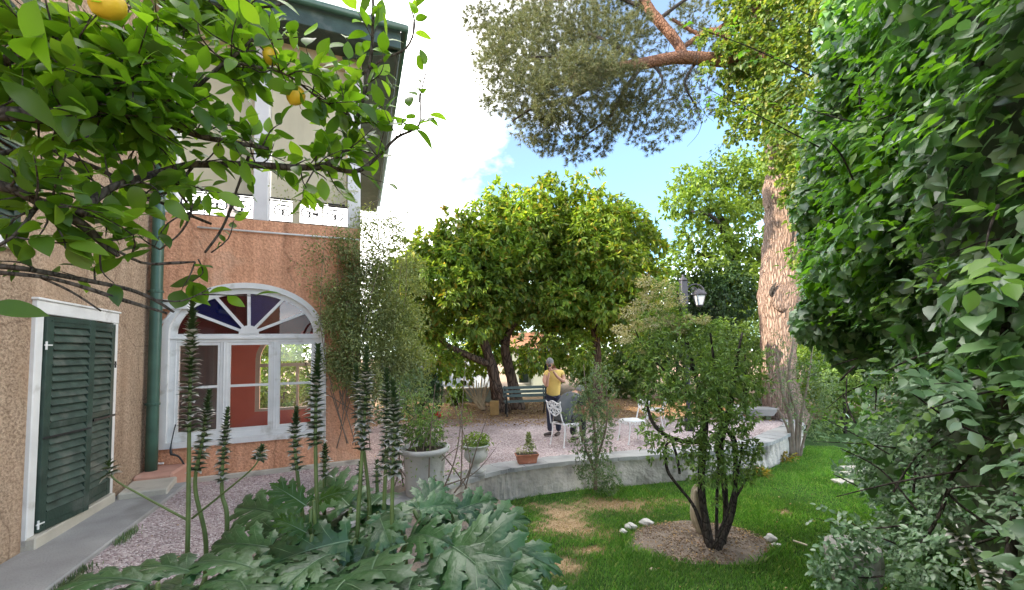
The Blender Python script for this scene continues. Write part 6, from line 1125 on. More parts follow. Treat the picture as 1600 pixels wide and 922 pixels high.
for i, (px, py, r, mt, lab) in enumerate([(1010, 817, (.085, .06, .045), 'white_stone', 'rounded white stone on the rear rim of the soil bed'), (985, 823, (.085, .06, .04), 'white_stone', 'lumpy grey-white stone at the left rim of the soil bed'), (974, 830, (.05, .05, .03), 'white_stone', 'smallest grey stone at the left tip of the soil bed'), (1204, 843, (.075, .06, .05), 'white_stone', 'pale grey stone on the right rim of the soil bed'), (1213, 850, (.05, .04, .02), 'white_stone', 'small flat pale stone beside the grey stone, right rim of soil bed'), (790, 815, (.12, .09, .09), 'white_stone', 'large white stone at the left lawn edge beside the acanthus'), (772, 822, (.08, .07, .06), 'white_stone', 'mid-sized white stone left of the large one, by acanthus leaves'), (762, 832, (.09, .07, .045), 'white_stone', 'low pale stone nearest the acanthus leaves at the lawn edge'), (1020, 888, (.035, .025, .015), 'sand_stone', 'tiny pale stone at the front of the soil bed')]):
    p = G(px, py, -.47); p[2] = -.49+r[2]*.55; stone('stone', p, r, MT[mt], lab, GS, i*3+1)
p = G(1093, 838, -.46); ss = stone('standing_stone', (p[0], p[1], -.18), (.10, .08, .34), MT['sand_stone'], 'tall pale standing stone leaning behind the shrub stems', None, 5, 4, .16); ss.rotation_euler = (0, math.radians(-5), .3)
for (px, py, wd_, lab) in [(1320, 753, .62, 'nearest pale stepping slab in the lawn by the ivy hedge'), (1325, 741, .60, 'middle pale stepping slab in the lawn by the ivy hedge'), (1331, 732, .56, 'farthest pale stepping slab in the lawn by the ivy hedge')]:
    p = G(px, py, -.47); mb = MB(); mb.box((-.18, -.10, -.04), (wd_, .10, .022)); o = mb.build('stepping_slab', MT['step_stone'], bevel=.012, loc=(p[0], p[1], -.46)); o.rotation_euler = (0, 0, .06); tag(o, lab, 'stepping stone', 'stepping slabs in the lawn')
# wood chip on lawn
p = G(1250, 849, -.45); mb = MB(); mb.box((-.07, -.015, 0), (.07, .015, .012)); o = mb.build('wood_chip', MT['sand_stone'], loc=p); o.rotation_euler = (0, .15, -.6); tag(o, 'pale split wood chip lying on the lawn near the ivy', 'wood chip')
# ================================================================== pots
MT['potwhite'] = pmat('weathered_white_pot', (.52, .51, .48), .85, 4, .15, .4, 30, stain=((.28, .27, .24), 3, .50))
MT['terracotta'] = pmat('terracotta', (.45, .17, .10), .85, 7, .25, .25, 40, stain=((.55, .36, .27), 6, .60))
MT['potsoil'] = pmat('pot_soil', (.08, .06, .045), .95, 20, .3, .5)
p = G(664, 772); big = empty('plant_tub', p, 0, 'big round weathered white planter behind the rose canes', 'planter')
mb = MB(); mb.lathe([(.23, 0), (.25, .03), (.265, .3), (.285, .55), (.33, .57), (.345, .60), (.335, .635), (.29, .635), (.28, .58), (.0, .57)], 32); mb.build('tub', MT['potwhite'], big, True)
mb = MB(); mb.lathe([(.0, 0), (.28, 0), (.2, .02), (0, .03)], 24, (0, 0, .585)); mb.build('soil', MT['potsoil'], big)
lv = Leaves(); clump_leaves(lv, (-.02, .05, .85), .26, 420, .07, LF4, .3, .2, whorl=3); clump_leaves(lv, (.1, .0, .72), .2, 160, .06, LF4, .5, .2, whorl=3); lv.build('plant', MT['lf_shrub'], big)
p = G(744, 742); urn = empty('garden_urn', p, 0, 'white pedestal urn with bright green plant on the terrace edge', 'urn')
mb = MB(); mb.box((-.15, -.15, 0), (.15, .15, .05)); mb.build('plinth', MT['potwhite'], urn, bevel=.008)
mb = MB(); wob = lambda q, z: .035*abs(math.sin(q*8)) if .2 < z < .36 else 0
mb.lathe([(.13, .05), (.135, .07), (.09, .10), (.06, .13), (.055, .16), (.075, .185), (.12, .21), (.165, .26), (.185, .31), (.18, .36), (.165, .39), (.17, .42), (.21, .445), (.225, .46), (.22, .475), (.19, .47), (.17, .43), (0, .42)], 48, (0, 0, 0), wob); mb.build('bowl', MT['potwhite'], urn, True)
lv = Leaves(); clump_leaves(lv, (.0, 0, .53), .17, 520, .05, LF4, .2, .2, (1.15, 1.15, .7), whorl=3); clump_leaves(lv, (.17, -.05, .5), .09, 120, .045, LF4, .5, .2, whorl=3); clump_leaves(lv, (-.15, -.05, .48), .08, 120, .045, LF4, .5, .2, whorl=3); lv.build('plant', MT['lf_bright'], urn)
p = G(823.5, 727); tb = empty('terracotta_planter', (p[0], p[1]+.07, .022), math.radians(10), 'small oblong terracotta planter with conical plant on the coping', 'planter')
mb = MB(); n0 = 0
def frus(mb, b, t, z0, z1): 
    n = len(mb.v); mb.v += [(-b[0], -b[1], z0), (b[0], -b[1], z0), (b[0], b[1], z0), (-b[0], b[1], z0), (-t[0], -t[1], z1), (t[0], -t[1], z1), (t[0], t[1], z1), (-t[0], t[1], z1)]; mb.f += [tuple(n+i for i in q) for q in ((3, 2, 1, 0), (4, 5, 6, 7), (0, 1, 5, 4), (1, 2, 6, 5), (2, 3, 7, 6), (3, 0, 4, 7))]
frus(mb, (.15, .07), (.18, .088), 0, .125); mb.build('trough', MT['terracotta'], tb, bevel=.005); mb = MB(); frus(mb, (.188, .096), (.197, .105), .125, .155); mb.build('rim', MT['terracotta'], tb, bevel=.005)
mb = MB(); mb.box((-.18, -.09, .15), (.18, .09, .158)); mb.build('soil', MT['potsoil'], tb)
lv = Leaves()
for k in range(9): clump_leaves(lv, (.045+random.uniform(-.02, .02), 0, .19+.035*k), .10-.0095*k, 46, .04, LF4, -.2, .2, whorl=2)
lv.build('plant', MT['lf_olive'], tb)
lv = Leaves(); clump_leaves(lv, (-.10, 0, .20), .07, 60, .05, LF4, .2, .2); lv.build('pale_leaves', MT['flower_beige'], tb)
# urn of fluted stone half hidden in the hedge foot
p = Y(1335, 905, 2.85); fu = empty('garden_urn', (p[0], p[1], -.5), 0, 'fluted grey stone urn half buried in leaves at the hedge foot', 'urn')
mb = MB(); wob2 = lambda q, z: .07*abs(math.sin(q*9))
zt = Y(1335, 850, 2.85)[2]+.5
mb.lathe([(.10, 0), (.10, .2), (.06, zt-.42), (.08, zt-.34), (.14, zt-.22), (.155, zt-.10), (.15, zt-.03), (.145, zt), (.12, zt-.01), (0, zt-.03)], 54, (0, 0, 0), wob2); mb.build('bowl', MT['concrete'], fu, True)
lv = Leaves()
for (px, py, rp, n) in [(1300, 850, 22, 110), (1330, 880, 30, 240), (1300, 905, 26, 200), (1345, 840, 24, 160), (1330, 920, 30, 220), (1285, 880, 14, 60)]: clump_leaves(lv, lc(hedge, Y(px, py, 2.62)), rp/FOC*2.62, n, .042, TP[3], .2, .3, whorl=3)
lv.build('foliage', MT['lf_rose'], hedge)
# pots and stones beside the pine
p = G(1192, 641); hp = empty('half_barrel_planter', p, 0, 'grey ribbed half-barrel planter at the foot of the pine', 'planter')
mb = MB(); mb.lathe([(.20, .0), (.26, .32), (.27, .36), (.25, .36), (.24, .33), (0, .32)], 28, (0, 0, 0), lambda q, z: .03*math.cos(q*14)); mb.build('tub', MT['white_stone'], hp, True)
p = G(1185, 655); stt = empty('stone_trough', p, math.radians(-8), 'weathered grey stone trough on blocks in front of the barrel planter', 'trough')
mb = MB(); frus(mb, (.30, .16), (.42, .22), .10, .30); mb.build('basin', MT['concrete'], stt, bevel=.015)
for x_ in (-.2, .2): mb = MB(); mb.box((x_-.06, -.1, 0), (x_+.06, .1, .10)); mb.build('block', MT['backing_and_blocks'], stt)
p = G(1156, 655); wst = empty('stone_urn', p, 0, 'small grey garden stone vase left of the trough', 'vase'); mb = MB(); mb.lathe([(.12, 0), (.12, .05), (.07, .1), (.07, .16), (.16, .26), (.19, .34), (.15, .36), (0, .34)], 24); mb.build('bowl', MT['white_stone'], wst, True)
stone('stone', Vector(G(1140, 652))+Vector((0, 0, .08)), (.16, .12, .12), MT['white_stone'], 'grey boulder beside the vase near the pine', None, 77)
yt = empty('yellow_plant', G(1190, 743, -.5), 0, 'yellowing tufted plant at the foot of the curved wall', 'plant'); n = 220; a = rng.uniform(0, 6.28, n); e = rng.uniform(.2, 1.3, n); X = np.stack([np.cos(a)*np.cos(e), np.sin(a)*np.cos(e), np.sin(e)], -1); lv = Leaves(); lv.add(*scatter(rdir(n)*.04, X, rdir(n)+np.array([0, 0, .5]), rng.uniform(.1, .2, n), leaf_tpl(.12, .2, .6, 4))); MT['yellow_leaf'] = leafmat('yellowing_leaf', [(0, (.12, .14, .03)), (.6, (.30, .26, .05)), (1, (.36, .20, .04))], .5, .3); lv.build('leaves', MT['yellow_leaf'], yt)
yt2 = empty('yellow_plant', G(1228, 722, -.5), 0, 'low yellow-green tuft at the wall end below the thin shrub', 'plant'); lv = Leaves(); clump_leaves(lv, (0, 0, .08), .2, 160, .08, LF4, .2, .2, (1.2, .8, .6), whorl=2); lv.build('leaves', MT['yellow_leaf'], yt2)
# ================================================================== lamps
MT['lampglass'] = pmat('frosted_lamp_glass', (.62, .66, .70), .25, 3, .05)
def lantern(parent, pos, s):
    """tapered four-sided lantern hanging from pos"""
    ln = MB(); q = np.array(pos)
    def fru(m, r0, r1, z0, z1):
        n = len(m.v); m.v += [tuple(q+np.array([sx*r*s, sy*r*s, z*s])) for r, z in ((r0, z0), (r1, z1)) for sx, sy in ((-1, -1), (1, -1), (1, 1), (-1, 1))]; m.f += [tuple(n+i for i in f) for f in ((3, 2, 1, 0), (4, 5, 6, 7), (0, 1, 5, 4), (1, 2, 6, 5), (2, 3, 7, 6), (3, 0, 4, 7))]
    fru(ln, .075, .085, -.58, -.55); fru(ln, .05, .075, -.61, -.58); fru(ln, .175, .185, -.22, -.19); fru(ln, .185, .11, -.19, -.06); fru(ln, .07, .04, -.06, .0)
    for sx, sy in ((-1, -1), (1, -1), (1, 1), (-1, 1)): ln.tube([q+np.array([sx*.082*s, sy*.082*s, -.56*s]), q+np.array([sx*.155*s, sy*.155*s, -.21*s])], .012*s, 5)
    l = ln.build('lantern', MT['lampiron'], parent); g = MB(); fru(g, .072, .142, -.545, -.225); g.build('lantern_glass', MT['lampglass'], l)
    return l
yl = 9.3; p = Y(1070, 500, yl); lp = empty('lamp_post', (p[0], yl, 0), 0, 'dark iron lamp post with a bracket lantern above the flowering shrub', 'street lamp')
zt = Y(1068, 436, yl)[2]
mb = MB(); mb.lathe([(.11, 0), (.11, .3), (.07, .4), (.055, .6), (.05, zt-.65), (.065, zt-.62)], 14); mb.build('post', MT['lampiron'], lp, True)
mb = MB(); mb.box((-.075, -.075, zt-.62), (.075, .075, zt-.04)); mb.build('post_head', MT['lampiron'], lp, bevel=.012); mb = MB(); mb.lathe([(.10, -.04), (.10, -.02), (.05, .03), (.02, .05), (.03, .09), (0, .11)], 12, (0, 0, zt)); mb.build('finial', MT['lampiron'], lp, True)
mb = MB(); mb.tube([(.07+.0*t, 0, zt-.42) if t == 0 else (.28-.2*math.cos(t), 0, zt-.30+.17*math.sin(t)) for t in np.linspace(0, math.pi, 14)], .018, 6); mb.tube([(.06, 0, zt-.40), (.2, 0, zt-.33), (.46, 0, zt-.30)], .012, 5); mb.tube([(.24+.08*math.cos(t)*(1-t/14), 0, zt-.27+.08*math.sin(t)*(1-t/14)) for t in np.linspace(0, 9, 22)], .010, 5); mb.build('bracket', MT['lampiron'], lp)
lantern(lp, (.36, 0, zt-.24), .7)
yl = 14.6; p = Y(852, 560, yl); lp2 = empty('lamp_post', (p[0], yl, 0), 0, 'black lamp post with two pale lanterns under the trees behind the man', 'street lamp'); zt = Y(852, 515, yl)[2]
mb = MB(); mb.lathe([(.09, 0), (.09, .3), (.05, .4), (.04, zt)], 10); mb.build('post', MT['iron'], lp2, True)
for s in (-1, 1):
    mb = MB(); mb.tube([(0, 0, zt-.30), (s*.12, 0, zt-.22), (s*.17, 0, zt-.34), (s*.17, 0, zt-.42)], .02, 5); mb.build('arm', MT['iron'], lp2); lantern(lp2, (s*.17, 0, zt-.40), .72)
# ================================================================== bench, far furniture, background buildings
MT['bench'] = pmat('grey_green_bench', (.10, .135, .12), .6, 8, .25, .1)
p = G(822, 648); bn = empty('garden_bench', (p[0], p[1], 0), math.radians(6), 'dark green slatted garden bench between the tree trunks and the man', 'bench'); BL = .66
for i, (y0, z0, y1, z1) in enumerate([(.10, .40, .20, .425), (-.02, .405, .08, .43), (-.14, .41, .0-.04, .435), (-.26, .40, -.16, .425)]): mb = MB(); mb.box((-BL, y0, z0), (BL, y1, z1)); mb.build('slat', MT['bench'], bn, bevel=.004)
for z in (.55, .67, .79): mb = MB(); mb.box((-BL, .24+(z-.55)*.25, z-.045), (BL, .265+(z-.55)*.25, z+.045)); mb.build('slat', MT['bench'], bn, bevel=.004)
for x_ in (-BL+.06, BL-.06):
    mb = MB(); rtube(mb, [(x_, -.28, 0, .022), (x_, -.22, .2, .022), (x_, -.25, .40, .024), (x_, -.28, .55, .02), (x_, -.2, .60, .02), (x_, .2, .58, .018)], 4, 6); mb.build('leg', MT['iron'], bn, True); mb = MB(); rtube(mb, [(x_, .30, 0, .022), (x_, .20, .2, .022), (x_, .22, .42, .024), (x_, .28, .6, .022), (x_, .33, .85, .02)], 4, 6); mb.build('leg', MT['iron'], bn, True); mb = MB(); mb.box((x_-.02, -.26, .36), (x_+.02, .24, .40)); mb.build('rail', MT['iron'], bn)
MT['pale_wall'] = pmat('pale_green_house', (.46, .50, .44), .85, 2, .1, .1); MT['bluewhite'] = pmat('pale_blue_sheet', (.42, .47, .54), .6, 2, .08); MT['greywall'] = pmat('grey_green_wall', (.30, .31, .26), .9, 2, .25, .4)
def boxthing(name, px0, px1, py0, dep, dy, mat, lab, cat, z0=-.1, part='wall'):
    a, b = Y(px0, py0, dep), Y(px1, py0, dep); e = empty(name, ((a[0]+b[0])/2, dep, 0), 0, lab, cat); w2 = (b[0]-a[0])/2; mb = MB(); mb.box((-w2, 0, z0), (w2, dy, a[2])); mb.build(part, mat, e); return e, w2, a[2]
e, w2, h = boxthing('low_wall', 668, 792, 610, 15.4, .3, MT['greywall'], 'low grey-green garden wall behind the tan stems', 'garden wall', part='render'); mb = MB(); mb.box((-w2-.05, -.04, h), (w2+.05, .34, h+.06)); mb.build('cap', MT['step_stone'], e)
e, w2, h = boxthing('greenhouse', 590, 770, 572, 19., 3, MT['bluewhite'], 'pale blue-white building behind the low garden wall', 'outbuilding')
mb = MB(); mb.box((-w2-.1, -.1, h), (w2+.1, 3.1, h+.12)); mb.build('roof', MT['bluewhite'], e)
for x_ in np.linspace(-w2+.6, w2-.6, 6): mb = MB(); mb.box((x_-.03, -.03, .1), (x_+.03, -.002, h)); mb.build('post', MT['white_paint'], e)
e, w2, h = boxthing('garden_house', 800, 868, 545, 17.5, 4, MT['pale_wall'], 'pale green house with dark green shutter beyond the bench', 'house')
xs_ = Y(818, 590, 17.5)[0]-e.location.x; mb = MB(); mb.box((xs_-.2, -.05, .55), (xs_+.2, -.002, 2.0)); mb.build('shutter', MT['green_paint'], e); mb = MB(); mb.box((xs_-.26, -.03, .47), (xs_+.26, -.001, .55)); mb.build('sill', MT['white_paint'], e)
mb = MB(); n0 = 0; mb.v += [(-w2-.2, -.3, h), (w2+.2, -.3, h), (w2+.2, 2, h+.8), (-w2-.2, 2, h+.8), (-w2-.2, 4.3, h), (w2+.2, 4.3, h)]; mb.f += [(0, 1, 2, 3), (3, 2, 5, 4), (0, 3, 4), (1, 5, 2), (0, 4, 5, 1)]; mb.build('roof', MT['rooftile'], e)
e, w2, h = boxthing('pink_house', 1270, 1345, 478, 22, 4, pmat('pink_render', (.62, .42, .36), .85, 2, .1), 'pink house glimpsed between pine and ivy hedge', 'house')
for x_ in (-.8, -.35, .1, .55): mb = MB(); mb.box((x_-.06, -.12, .0), (x_+.06, -.004, h)); mb.build('pilaster', MT['white_paint'], e)
mb = MB(); mb.box((-w2-.2, -.2, h), (w2+.2, 4.2, h+.15)); mb.build('roof', MT['rooftile'], e)
MT['ochre'] = pmat('ochre_wood', (.40, .24, .08), .7, 6, .25)
p = G(773, 648); mb = MB(); mb.box((-.13, -.13, 0), (.13, .13, .42)); o = mb.build('wooden_box', MT['ochre'], bevel=.01, loc=p); tag(o, 'ochre wooden box standing just left of the thick trunk', 'box')
MT['redpaint'] = pmat('red_plastic', (.60, .03, .03), .4, 5, .1)
p = G(684, 652); mb = MB(); mb.lathe([(.06, 0), (.11, .04), (.13, .12), (.10, .2), (.04, .23), (0, .235)], 14); rb = mb.build('red_ball', MT['redpaint'], None, True, loc=p); tag(rb, 'small red rounded pot on the ground by the low wall', 'pot')
# ------------------------------------------------ white cast chairs
MT['castwhite'] = pmat('white_cast_metal', (.80, .80, .80), .4, 10, .06)
def make_chair(p, rz, lab):
    e = empty('cast_metal_chair', p, rz, lab, 'chair', 'white cast metal garden chairs')        # faces local +X
    for (x0, y0) in ((-.17, -.18), (-.17, .18), (.19, -.19), (.19, .19)):
        m = MB(); sx = -1 if x0 < 0 else 1; sy = 1 if y0 > 0 else -1; rtube(m, [(x0+sx*.06, y0+sy*.02, 0, .013), (x0+sx*.03, y0+sy*.01, .12, .011), (x0, y0, .3, .012), (x0, y0, .43, .014)], 4, 7); m.lathe([(.02, 0), (.02, .012), (.012, .02)], 8, (x0+sx*.06, y0+sy*.02, 0)); m.build('leg', MT['castwhite'], e, True)
    m = MB(); ou = [(.22*math.cos(a)*1.0, .21*math.sin(a)) for a in np.linspace(0, 2*math.pi, 24, endpoint=False)]; ou = [(max(-.19, min(.22, x*1.15)), max(-.21, min(.21, y*1.15))) for x, y in ou]; n0 = len(m.v); k = len(ou)
    for z in (.43, .45): m.v += [(x, y, z) for x, y in ou]
    m.f += [tuple(n0+i for i in range(k))[::-1], tuple(n0+k+i for i in range(k))]+[(n0+i, n0+(i+1) % k, n0+k+(i+1) % k, n0+k+i) for i in range(k)]; m.build('seat', MT['castwhite'], e)
    m = MB()
    for y0 in np.linspace(-.16, .16, 7): m.tube([(.225, y0-.022, .43), (.232, y0, .375), (.225, y0+.022, .43)], .007, 5)
    for x0 in np.linspace(-.12, .16, 6):
        for s in (-1, 1): m.tube([(x0-.022, s*.215, .43), (x0, s*.222, .375), (x0+.022, s*.215, .43)], .007, 5)
    m.build('apron', MT['castwhite'], e)['kind'] = 'stuff'
    bk = lambda y, z: (-.19-.10*max(0, z-.45)/.45-.03*math.cos(y*6), y, z)
    for s in (-1, 1): m = MB(); rtube(m, [(*bk(s*.185, .43), .014), (*bk(s*.175, .55), .013), (*bk(s*.165, .66), .013), (*bk(s*.195, .76), .013), (*bk(s*.19, .85), .013), (*bk(s*.215, .90), .012)], 4, 7); m.build('back_post', MT['castwhite'], e, True)
    m = MB(); rtube(m, [(*bk(y, z), .012) for y, z in [(-.20, .875), (-.14, .86), (-.08, .885), (0, .905), (.08, .885), (.14, .86), (.20, .875)]], 4, 6); rtube(m, [(*bk(y, z), .012) for y, z in [(-.175, .68), (-.12, .66), (-.07, .63), (0, .60), (.07, .63), (.12, .66), (.175, .68)]], 4, 6)
    m.build('back_rail', MT['castwhite'], e, True)['kind'] = 'stuff'
    m = MB()      # vine-leaf lattice: rings and stems
    for (y, z, r) in [(-.12, .79, .045), (.12, .79, .045), (0, .83, .05), (0, .73, .05), (-.085, .71, .038), (.085, .71, .038), (-.05, .78, .03), (.05, .78, .03), (-.14, .72, .03), (.14, .72, .03), (0, .655, .03), (-.075, .845, .03), (.075, .845, .03)]:
        m.tube([bk(y+r*math.cos(a), z+r*math.sin(a)) for a in np.linspace(0, 2*math.pi, 11)], .009, 4)
    for (a, b, c2, d) in [(-.18, .74, .18, .84), (-.18, .84, .18, .74), (0, .60, 0, .9), (-.16, .68, .1, .88), (.16, .68, -.1, .88)]: m.tube([bk(a, b), bk((a+c2)/2, (b+d)/2), bk(c2, d)], .008, 4)
    m.build('back_lattice', MT['castwhite'], e)['kind'] = 'stuff'
    return e
b1, b2, f2 = G(861, 695), G(882, 699), G(905, 694); fw = unit(f2-b2); cc = (b1+f2)/2; rz = math.atan2(fw[1], fw[0])
ch = make_chair(Vector((cc[0], cc[1], 0)), rz, 'white cast metal chair the hunched person in grey sits on')
for (px, py, a, lab) in [(990, 690, math.radians(195), 'white cast metal chair partly hidden behind the flowering shrub, nearest the wall'), (1024, 668, math.radians(150), 'white cast metal chair deepest behind the flowering shrub branches')]:
    c2 = copy_tree(ch); p = G(px, py); c2.location = Vector((p[0], p[1], 0)); c2.rotation_euler = (0, 0, a); c2['label'] = lab
# ================================================================== people
MT['skin'] = pmat('skin', (.50, .27, .18), .55, 20, .08); MT['yellow'] = pmat('yellow_cotton', (.72, .50, .14), .85, 6, .08, .3, 12); MT['navy'] = pmat('navy_denim', (.022, .028, .055), .8, 12, .2, .2, 40); MT['hairgrey'] = pmat('grey_hair', (.20, .19, .18), .7, 40, .3, .4, 60); MT['shoe'] = pmat('brown_shoe', (.05, .035, .028), .55, 12, .2); MT['greyshirt'] = pmat('charcoal_cotton', (.085, .095, .10), .85, 7, .12, .3, 14); MT['darktrouser'] = pmat('dark_trousers', (.035, .038, .04), .85, 9, .15, .2, 20); MT['black'] = pmat('black_plastic', (.015, .015, .017), .3, 5, .1)
def skin_obj(name, nodes, edges, mat, parent, rootn=0, levels=2):
    """nodes: (x,y,z,radius[,radius2])"""
    me = bpy.data.meshes.new(name); me.from_pydata([n[:3] for n in nodes], edges, []); o = link(bpy.data.objects.new(name, me), parent); me.materials.append(mat)
    sm = o.modifiers.new('skin', 'SKIN'); sm.use_smooth_shade = True; sm.branch_smoothing = .4
    for i, n in enumerate(nodes): me.skin_vertices[0].data[i].radius = (n[3], n[4] if len(n) > 4 else n[3])
    me.skin_vertices[0].data[rootn].use_root = True; sb_ = o.modifiers.new('sub', 'SUBSURF'); sb_.levels = levels; sb_.render_levels = levels; return o
def hand(parent, wrist, direction, palmn, s, curl, side):
    """palm, four unequal bent fingers and a thumb from the side of the palm"""
    X = unit(np.array(direction)); Z = unit(np.array(palmn)-X*np.dot(palmn, X)); Yv = np.cross(Z, X); w = np.array(wrist); T = lambda a, b, c2: tuple(w+X*a*s+Yv*b*s*side+Z*c2*s)
    nodes = [(*T(0, 0, 0), .026*s, .02*s), (*T(.045, 0, 0), .036*s, .016*s), (*T(.085, 0, 0), .038*s, .014*s)]; edges = [(0, 1), (1, 2)]
    for i, (b, ln) in enumerate([(-.03, .072), (-.010, .080), (.010, .075), (.029, .058)]):
        n = len(nodes); nodes += [(*T(.09, b, .002), .0085*s), (*T(.09+ln*.5*math.cos(curl*.6), b, ln*.5*math.sin(curl*.6)), .008*s), (*T(.09+ln*(.5*math.cos(curl*.6)+.5*math.cos(curl*1.5)), b, ln*(.5*math.sin(curl*.6)+.5*math.sin(curl*1.5))), .0065*s)]; edges += [(2, n), (n, n+1), (n+1, n+2)]
    n = len(nodes); nodes += [(*T(.03, -.04, .008), .012*s), (*T(.06, -.058, .02), .010*s), (*T(.085, -.055, .035), .008*s)]; edges += [(1, n), (n, n+1), (n+1, n+2)]
    return skin_obj('hand', nodes, edges, MT['skin'], parent, 0, 1)
def head(parent, c, fwd, up, s=1.):
    fwd = unit(np.array(fwd)); up = unit(np.array(up)-fwd*np.dot(up, fwd)); rt = np.cross(fwd, up); c = np.array(c)
    bm = bmesh.new(); bmesh.ops.create_icosphere(bm, subdivisions=4, radius=1)
    for v in bm.verts:
        x, y, z = v.co      # x right, y fwd, z up
        X, Yy, Z = x*.076, y*.095, z*.115
        if z < 0: X *= 1-.28*(-z)**1.5; Yy = Yy*(1-.12*(-z)) if y > 0 else Yy*(1-.35*(-z))
        g = lambda cx, cz, r: math.exp(-((x-cx)**2+(z-cz)**2)/r**2) if y > 0 else 0
        Yy += .020*g(0, -.16, .14)+.008*g(0, .05, .10)-.010*g(.38, .08, .17)-.010*g(-.38, .08, .17)+.006*g(0, -.52, .18)-.004*g(0, -.38, .09)+.008*g(0, -.82, .2)+.006*g(.3, .22, .2)+.006*g(-.3, .22, .2)
        for sx in (-1, 1):
            e = math.exp(-((y+.05)**2/.02+(z+.02)**2/.06)) if x*sx > .8 else 0; X += sx*.022*e
        q = c+(rt*X+fwd*Yy+up*Z)*s; v.co = Vector(q)
    h = obj_bm('head', bm, MT['skin'], parent, True)
    bm = bmesh.new(); bmesh.ops.create_icosphere(bm, subdivisions=4, radius=1); rm = []
    for v in bm.verts:
        x, y, z = v.co; hl = .42-.55*max(0, -y+.1)-.35*min(1, abs(x))*(y < .45); 
        if z < hl-.25 and y > -.9 or z < -.62: rm.append(v)
        k = 1.075+.03*random.random(); v.co = Vector(c+(rt*x*.076*k+fwd*(y*.095*k-.004)+up*z*.115*k)*s)
    bmesh.ops.delete(bm, geom=rm, context='VERTS'); obj_bm('hair', bm, MT['hairgrey'], h, True)
    for sx in (-1, 1):
        bm = bmesh.new(); bmesh.ops.create_uvsphere(bm, u_segments=8, v_segments=6, radius=.011*s, matrix=Matrix.Translation(Vector(c+(rt*sx*.030+fwd*.083+up*.010)*s))); obj_bm('eye', bm, MT['black'], h, True)
    return h
p = G(866, 681); yb_ = p[1]; man = empty('person', Vector((p[0], yb_, 0)), 0, 'grey-haired person in a yellow T-shirt and dark jeans standing photographing', 'person')
# local frame: x right in the view, y away, z up
BN = [(.0, 0, .93, .135, .10), (.015, .0, 1.08, .14, .105), (.03, .0, 1.25, .155, .11), (.04, .01, 1.40, .155, .10), (.02, -.01, 1.50, .055, .055), (-.02, -.03, 1.56, .05, .05), (-.13, -.01, 1.43, .06, .06), (-.21, -.13, 1.24, .046, .046), (-.155, -.24, 1.12, .04, .04), (-.14, -.30, 1.28, .033, .033), (-.10, -.30, 1.44, .026, .024), (.21, .02, 1.43, .06, .06), (.245, -.06, 1.27, .046, .046), (.21, -.16, 1.22, .04, .04), (.07, -.26, 1.34, .033, .033), (-.015, -.29, 1.46, .026, .024),
      (-.085, 0, .84, .09, .09), (-.09, -.02, .48, .062, .062), (-.09, .02, .10, .042, .042), (.09, 0, .84, .09, .09), (.10, -.03, .48, .062, .062), (.10, .02, .10, .042, .042)]
BE = [(0, 1), (1, 2), (2, 3), (3, 4), (4, 5), (3, 6), (6, 7), (7, 8), (8, 9), (9, 10), (3, 11), (11, 12), (12, 13), (13, 14), (14, 15), (0, 16), (16, 17), (17, 18), (0, 19), (19, 20), (20, 21)]
skin_obj('body', BN, BE, MT['skin'], man)
skin_obj('shirt', [(.0, 0, .83, .155, .12), (.0, 0, .93, .164, .13), (.015, 0, 1.05, .172, .155), (.03, 0, 1.25, .182, .16), (.04, .01, 1.38, .175, .15), (.025, 0, 1.47, .075, .075), (-.13, -.01, 1.425, .078, .078), (-.185, -.085, 1.31, .072, .072), (.21, .02, 1.42, .078, .078), (.245, -.03, 1.31, .074, .074)], [(0, 1), (1, 2), (2, 3), (3, 4), (4, 5), (4, 6), (6, 7), (4, 8), (8, 9)], MT['yellow'], man)
skin_obj('trousers', [(.0, 0, 1.02, .15, .115), (-.085, 0, .84, .105, .11), (-.09, -.02, .48, .078, .078), (-.09, .02, .09, .062, .062), (.09, 0, .84, .105, .11), (.10, -.03, .48, .078, .078), (.10, .02, .09, .062, .062)], [(0, 1), (1, 2), (2, 3), (0, 4), (4, 5), (5, 6)], MT['navy'], man)
for x_, a in ((-.09, math.radians(200)), (.10, math.radians(235))):
    d = np.array([math.cos(a), math.sin(a), 0]); skin_obj('shoe', [(x_-d[0]*.05, .02-d[1]*.05, .05, .045, .05), (x_+d[0]*.07, .02+d[1]*.07, .042, .045, .04), (x_+d[0]*.16, .02+d[1]*.16, .032, .04, .03)], [(0, 1), (1, 2)], MT['shoe'], man)
head(man, (-.065, -.09, 1.635), (-.45, -.75, -.55), (0, -.3, 1), 1.0)
hand(man, (-.10, -.30, 1.44), (.12, .12, 1), (.8, .2, -.1), .95, .9, -1); hand(man, (-.015, -.29, 1.46), (-.55, .1, .8), (-.5, .2, -.5), .95, .9, 1)
cp = empty('camera_phone', Vector((p[0]-.085, yb_-.265, 1.535)), .4, 'black phone held up to the face of the person in yellow', 'phone'); mb = MB(); mb.box((-.04, -.006, -.07), (.04, .006, .07)); mb.build('phone_body', MT['black'], cp, bevel=.004); mb = MB(); mb.box((-.036, -.0085, -.066), (.036, -.0065, .066)); mb.build('screen', MT['black'], cp)
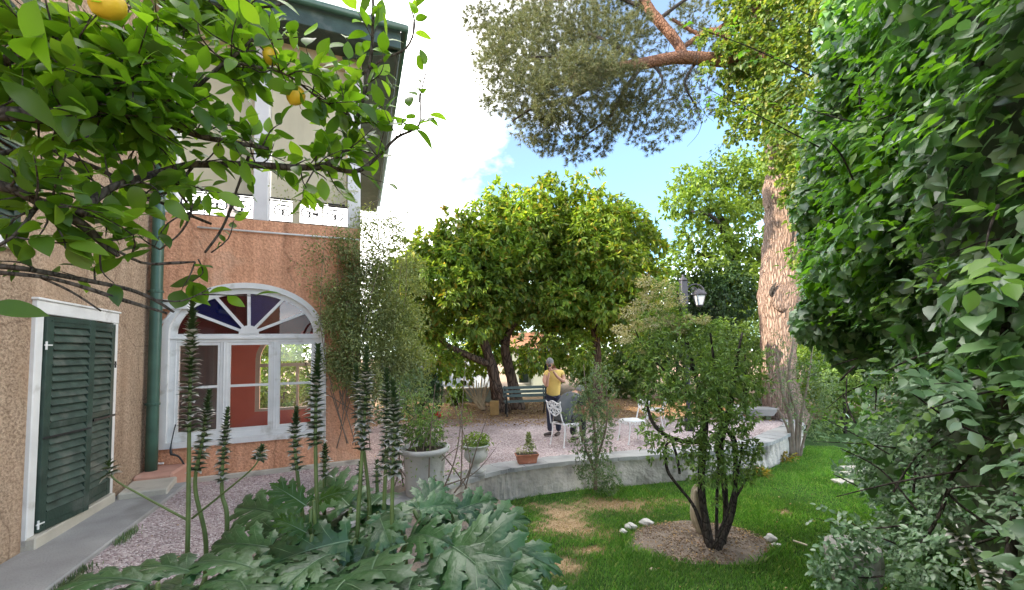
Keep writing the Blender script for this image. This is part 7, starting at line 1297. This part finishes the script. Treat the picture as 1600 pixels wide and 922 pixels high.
# seated, bent forward, back towards the camera; local frame: x along the chair's facing, y to its left
sp = empty('person', Vector((cc[0], cc[1], 0)), rz, 'person in grey shirt sitting hunched forward with back turned, half hidden by leaves', 'person')
SN = [(-.03, 0, .56, .16, .13), (.02, 0, .70, .165, .125), (.10, 0, .86, .17, .12), (.22, 0, .98, .16, .11), (.34, 0, 1.02, .055, .055), (.40, 0, 1.03, .05, .05), (.24, .19, .94, .06, .06), (.34, .23, .72, .046, .046), (.42, .17, .56, .036, .036), (.24, -.19, .94, .06, .06), (.34, -.23, .72, .046, .046), (.42, -.17, .56, .036, .036), (.06, .10, .52, .095, .095), (.40, .14, .52, .068, .068), (.36, .14, .12, .045, .045), (.06, -.10, .52, .095, .095), (.40, -.14, .52, .068, .068), (.36, -.14, .12, .045, .045)]
SE = [(0, 1), (1, 2), (2, 3), (3, 4), (4, 5), (3, 6), (6, 7), (7, 8), (3, 9), (9, 10), (10, 11), (0, 12), (12, 13), (13, 14), (0, 15), (15, 16), (16, 17)]
skin_obj('body', SN, SE, MT['skin'], sp)
skin_obj('shirt', [(-.06, 0, .46, .225, .16), (-.05, 0, .58, .235, .17), (.0, 0, .72, .25, .17), (.09, 0, .87, .25, .16), (.22, 0, .99, .22, .13), (.31, 0, 1.02, .08, .08), (.24, .20, .94, .085, .085), (.32, .23, .78, .075, .075), (.24, -.20, .94, .085, .085), (.32, -.23, .78, .075, .075)], [(0, 1), (1, 2), (2, 3), (3, 4), (4, 5), (4, 6), (6, 7), (4, 8), (8, 9)], MT['greyshirt'], sp)
skin_obj('trousers', [(-.05, 0, .55, .19, .15), (.06, .11, .525, .115, .11), (.40, .14, .53, .085, .085), (.36, .14, .11, .062, .062), (.06, -.11, .525, .115, .11), (.40, -.14, .53, .085, .085), (.36, -.14, .11, .062, .062)], [(0, 1), (1, 2), (2, 3), (0, 4), (4, 5), (5, 6)], MT['darktrouser'], sp)
for s in (-1, 1): skin_obj('shoe', [(.33, s*.14, .05, .045, .05), (.44, s*.15, .042, .045, .04), (.54, s*.16, .032, .04, .03)], [(0, 1), (1, 2)], MT['shoe'], sp); hand(sp, (.42, s*.17, .56), (.6, -s*.5, -.3), (0, 0, -1), .95, .7, s)
head(sp, (.47, 0, 1.05), (.8, 0, -.6), (.5, 0, .85), 1.0)
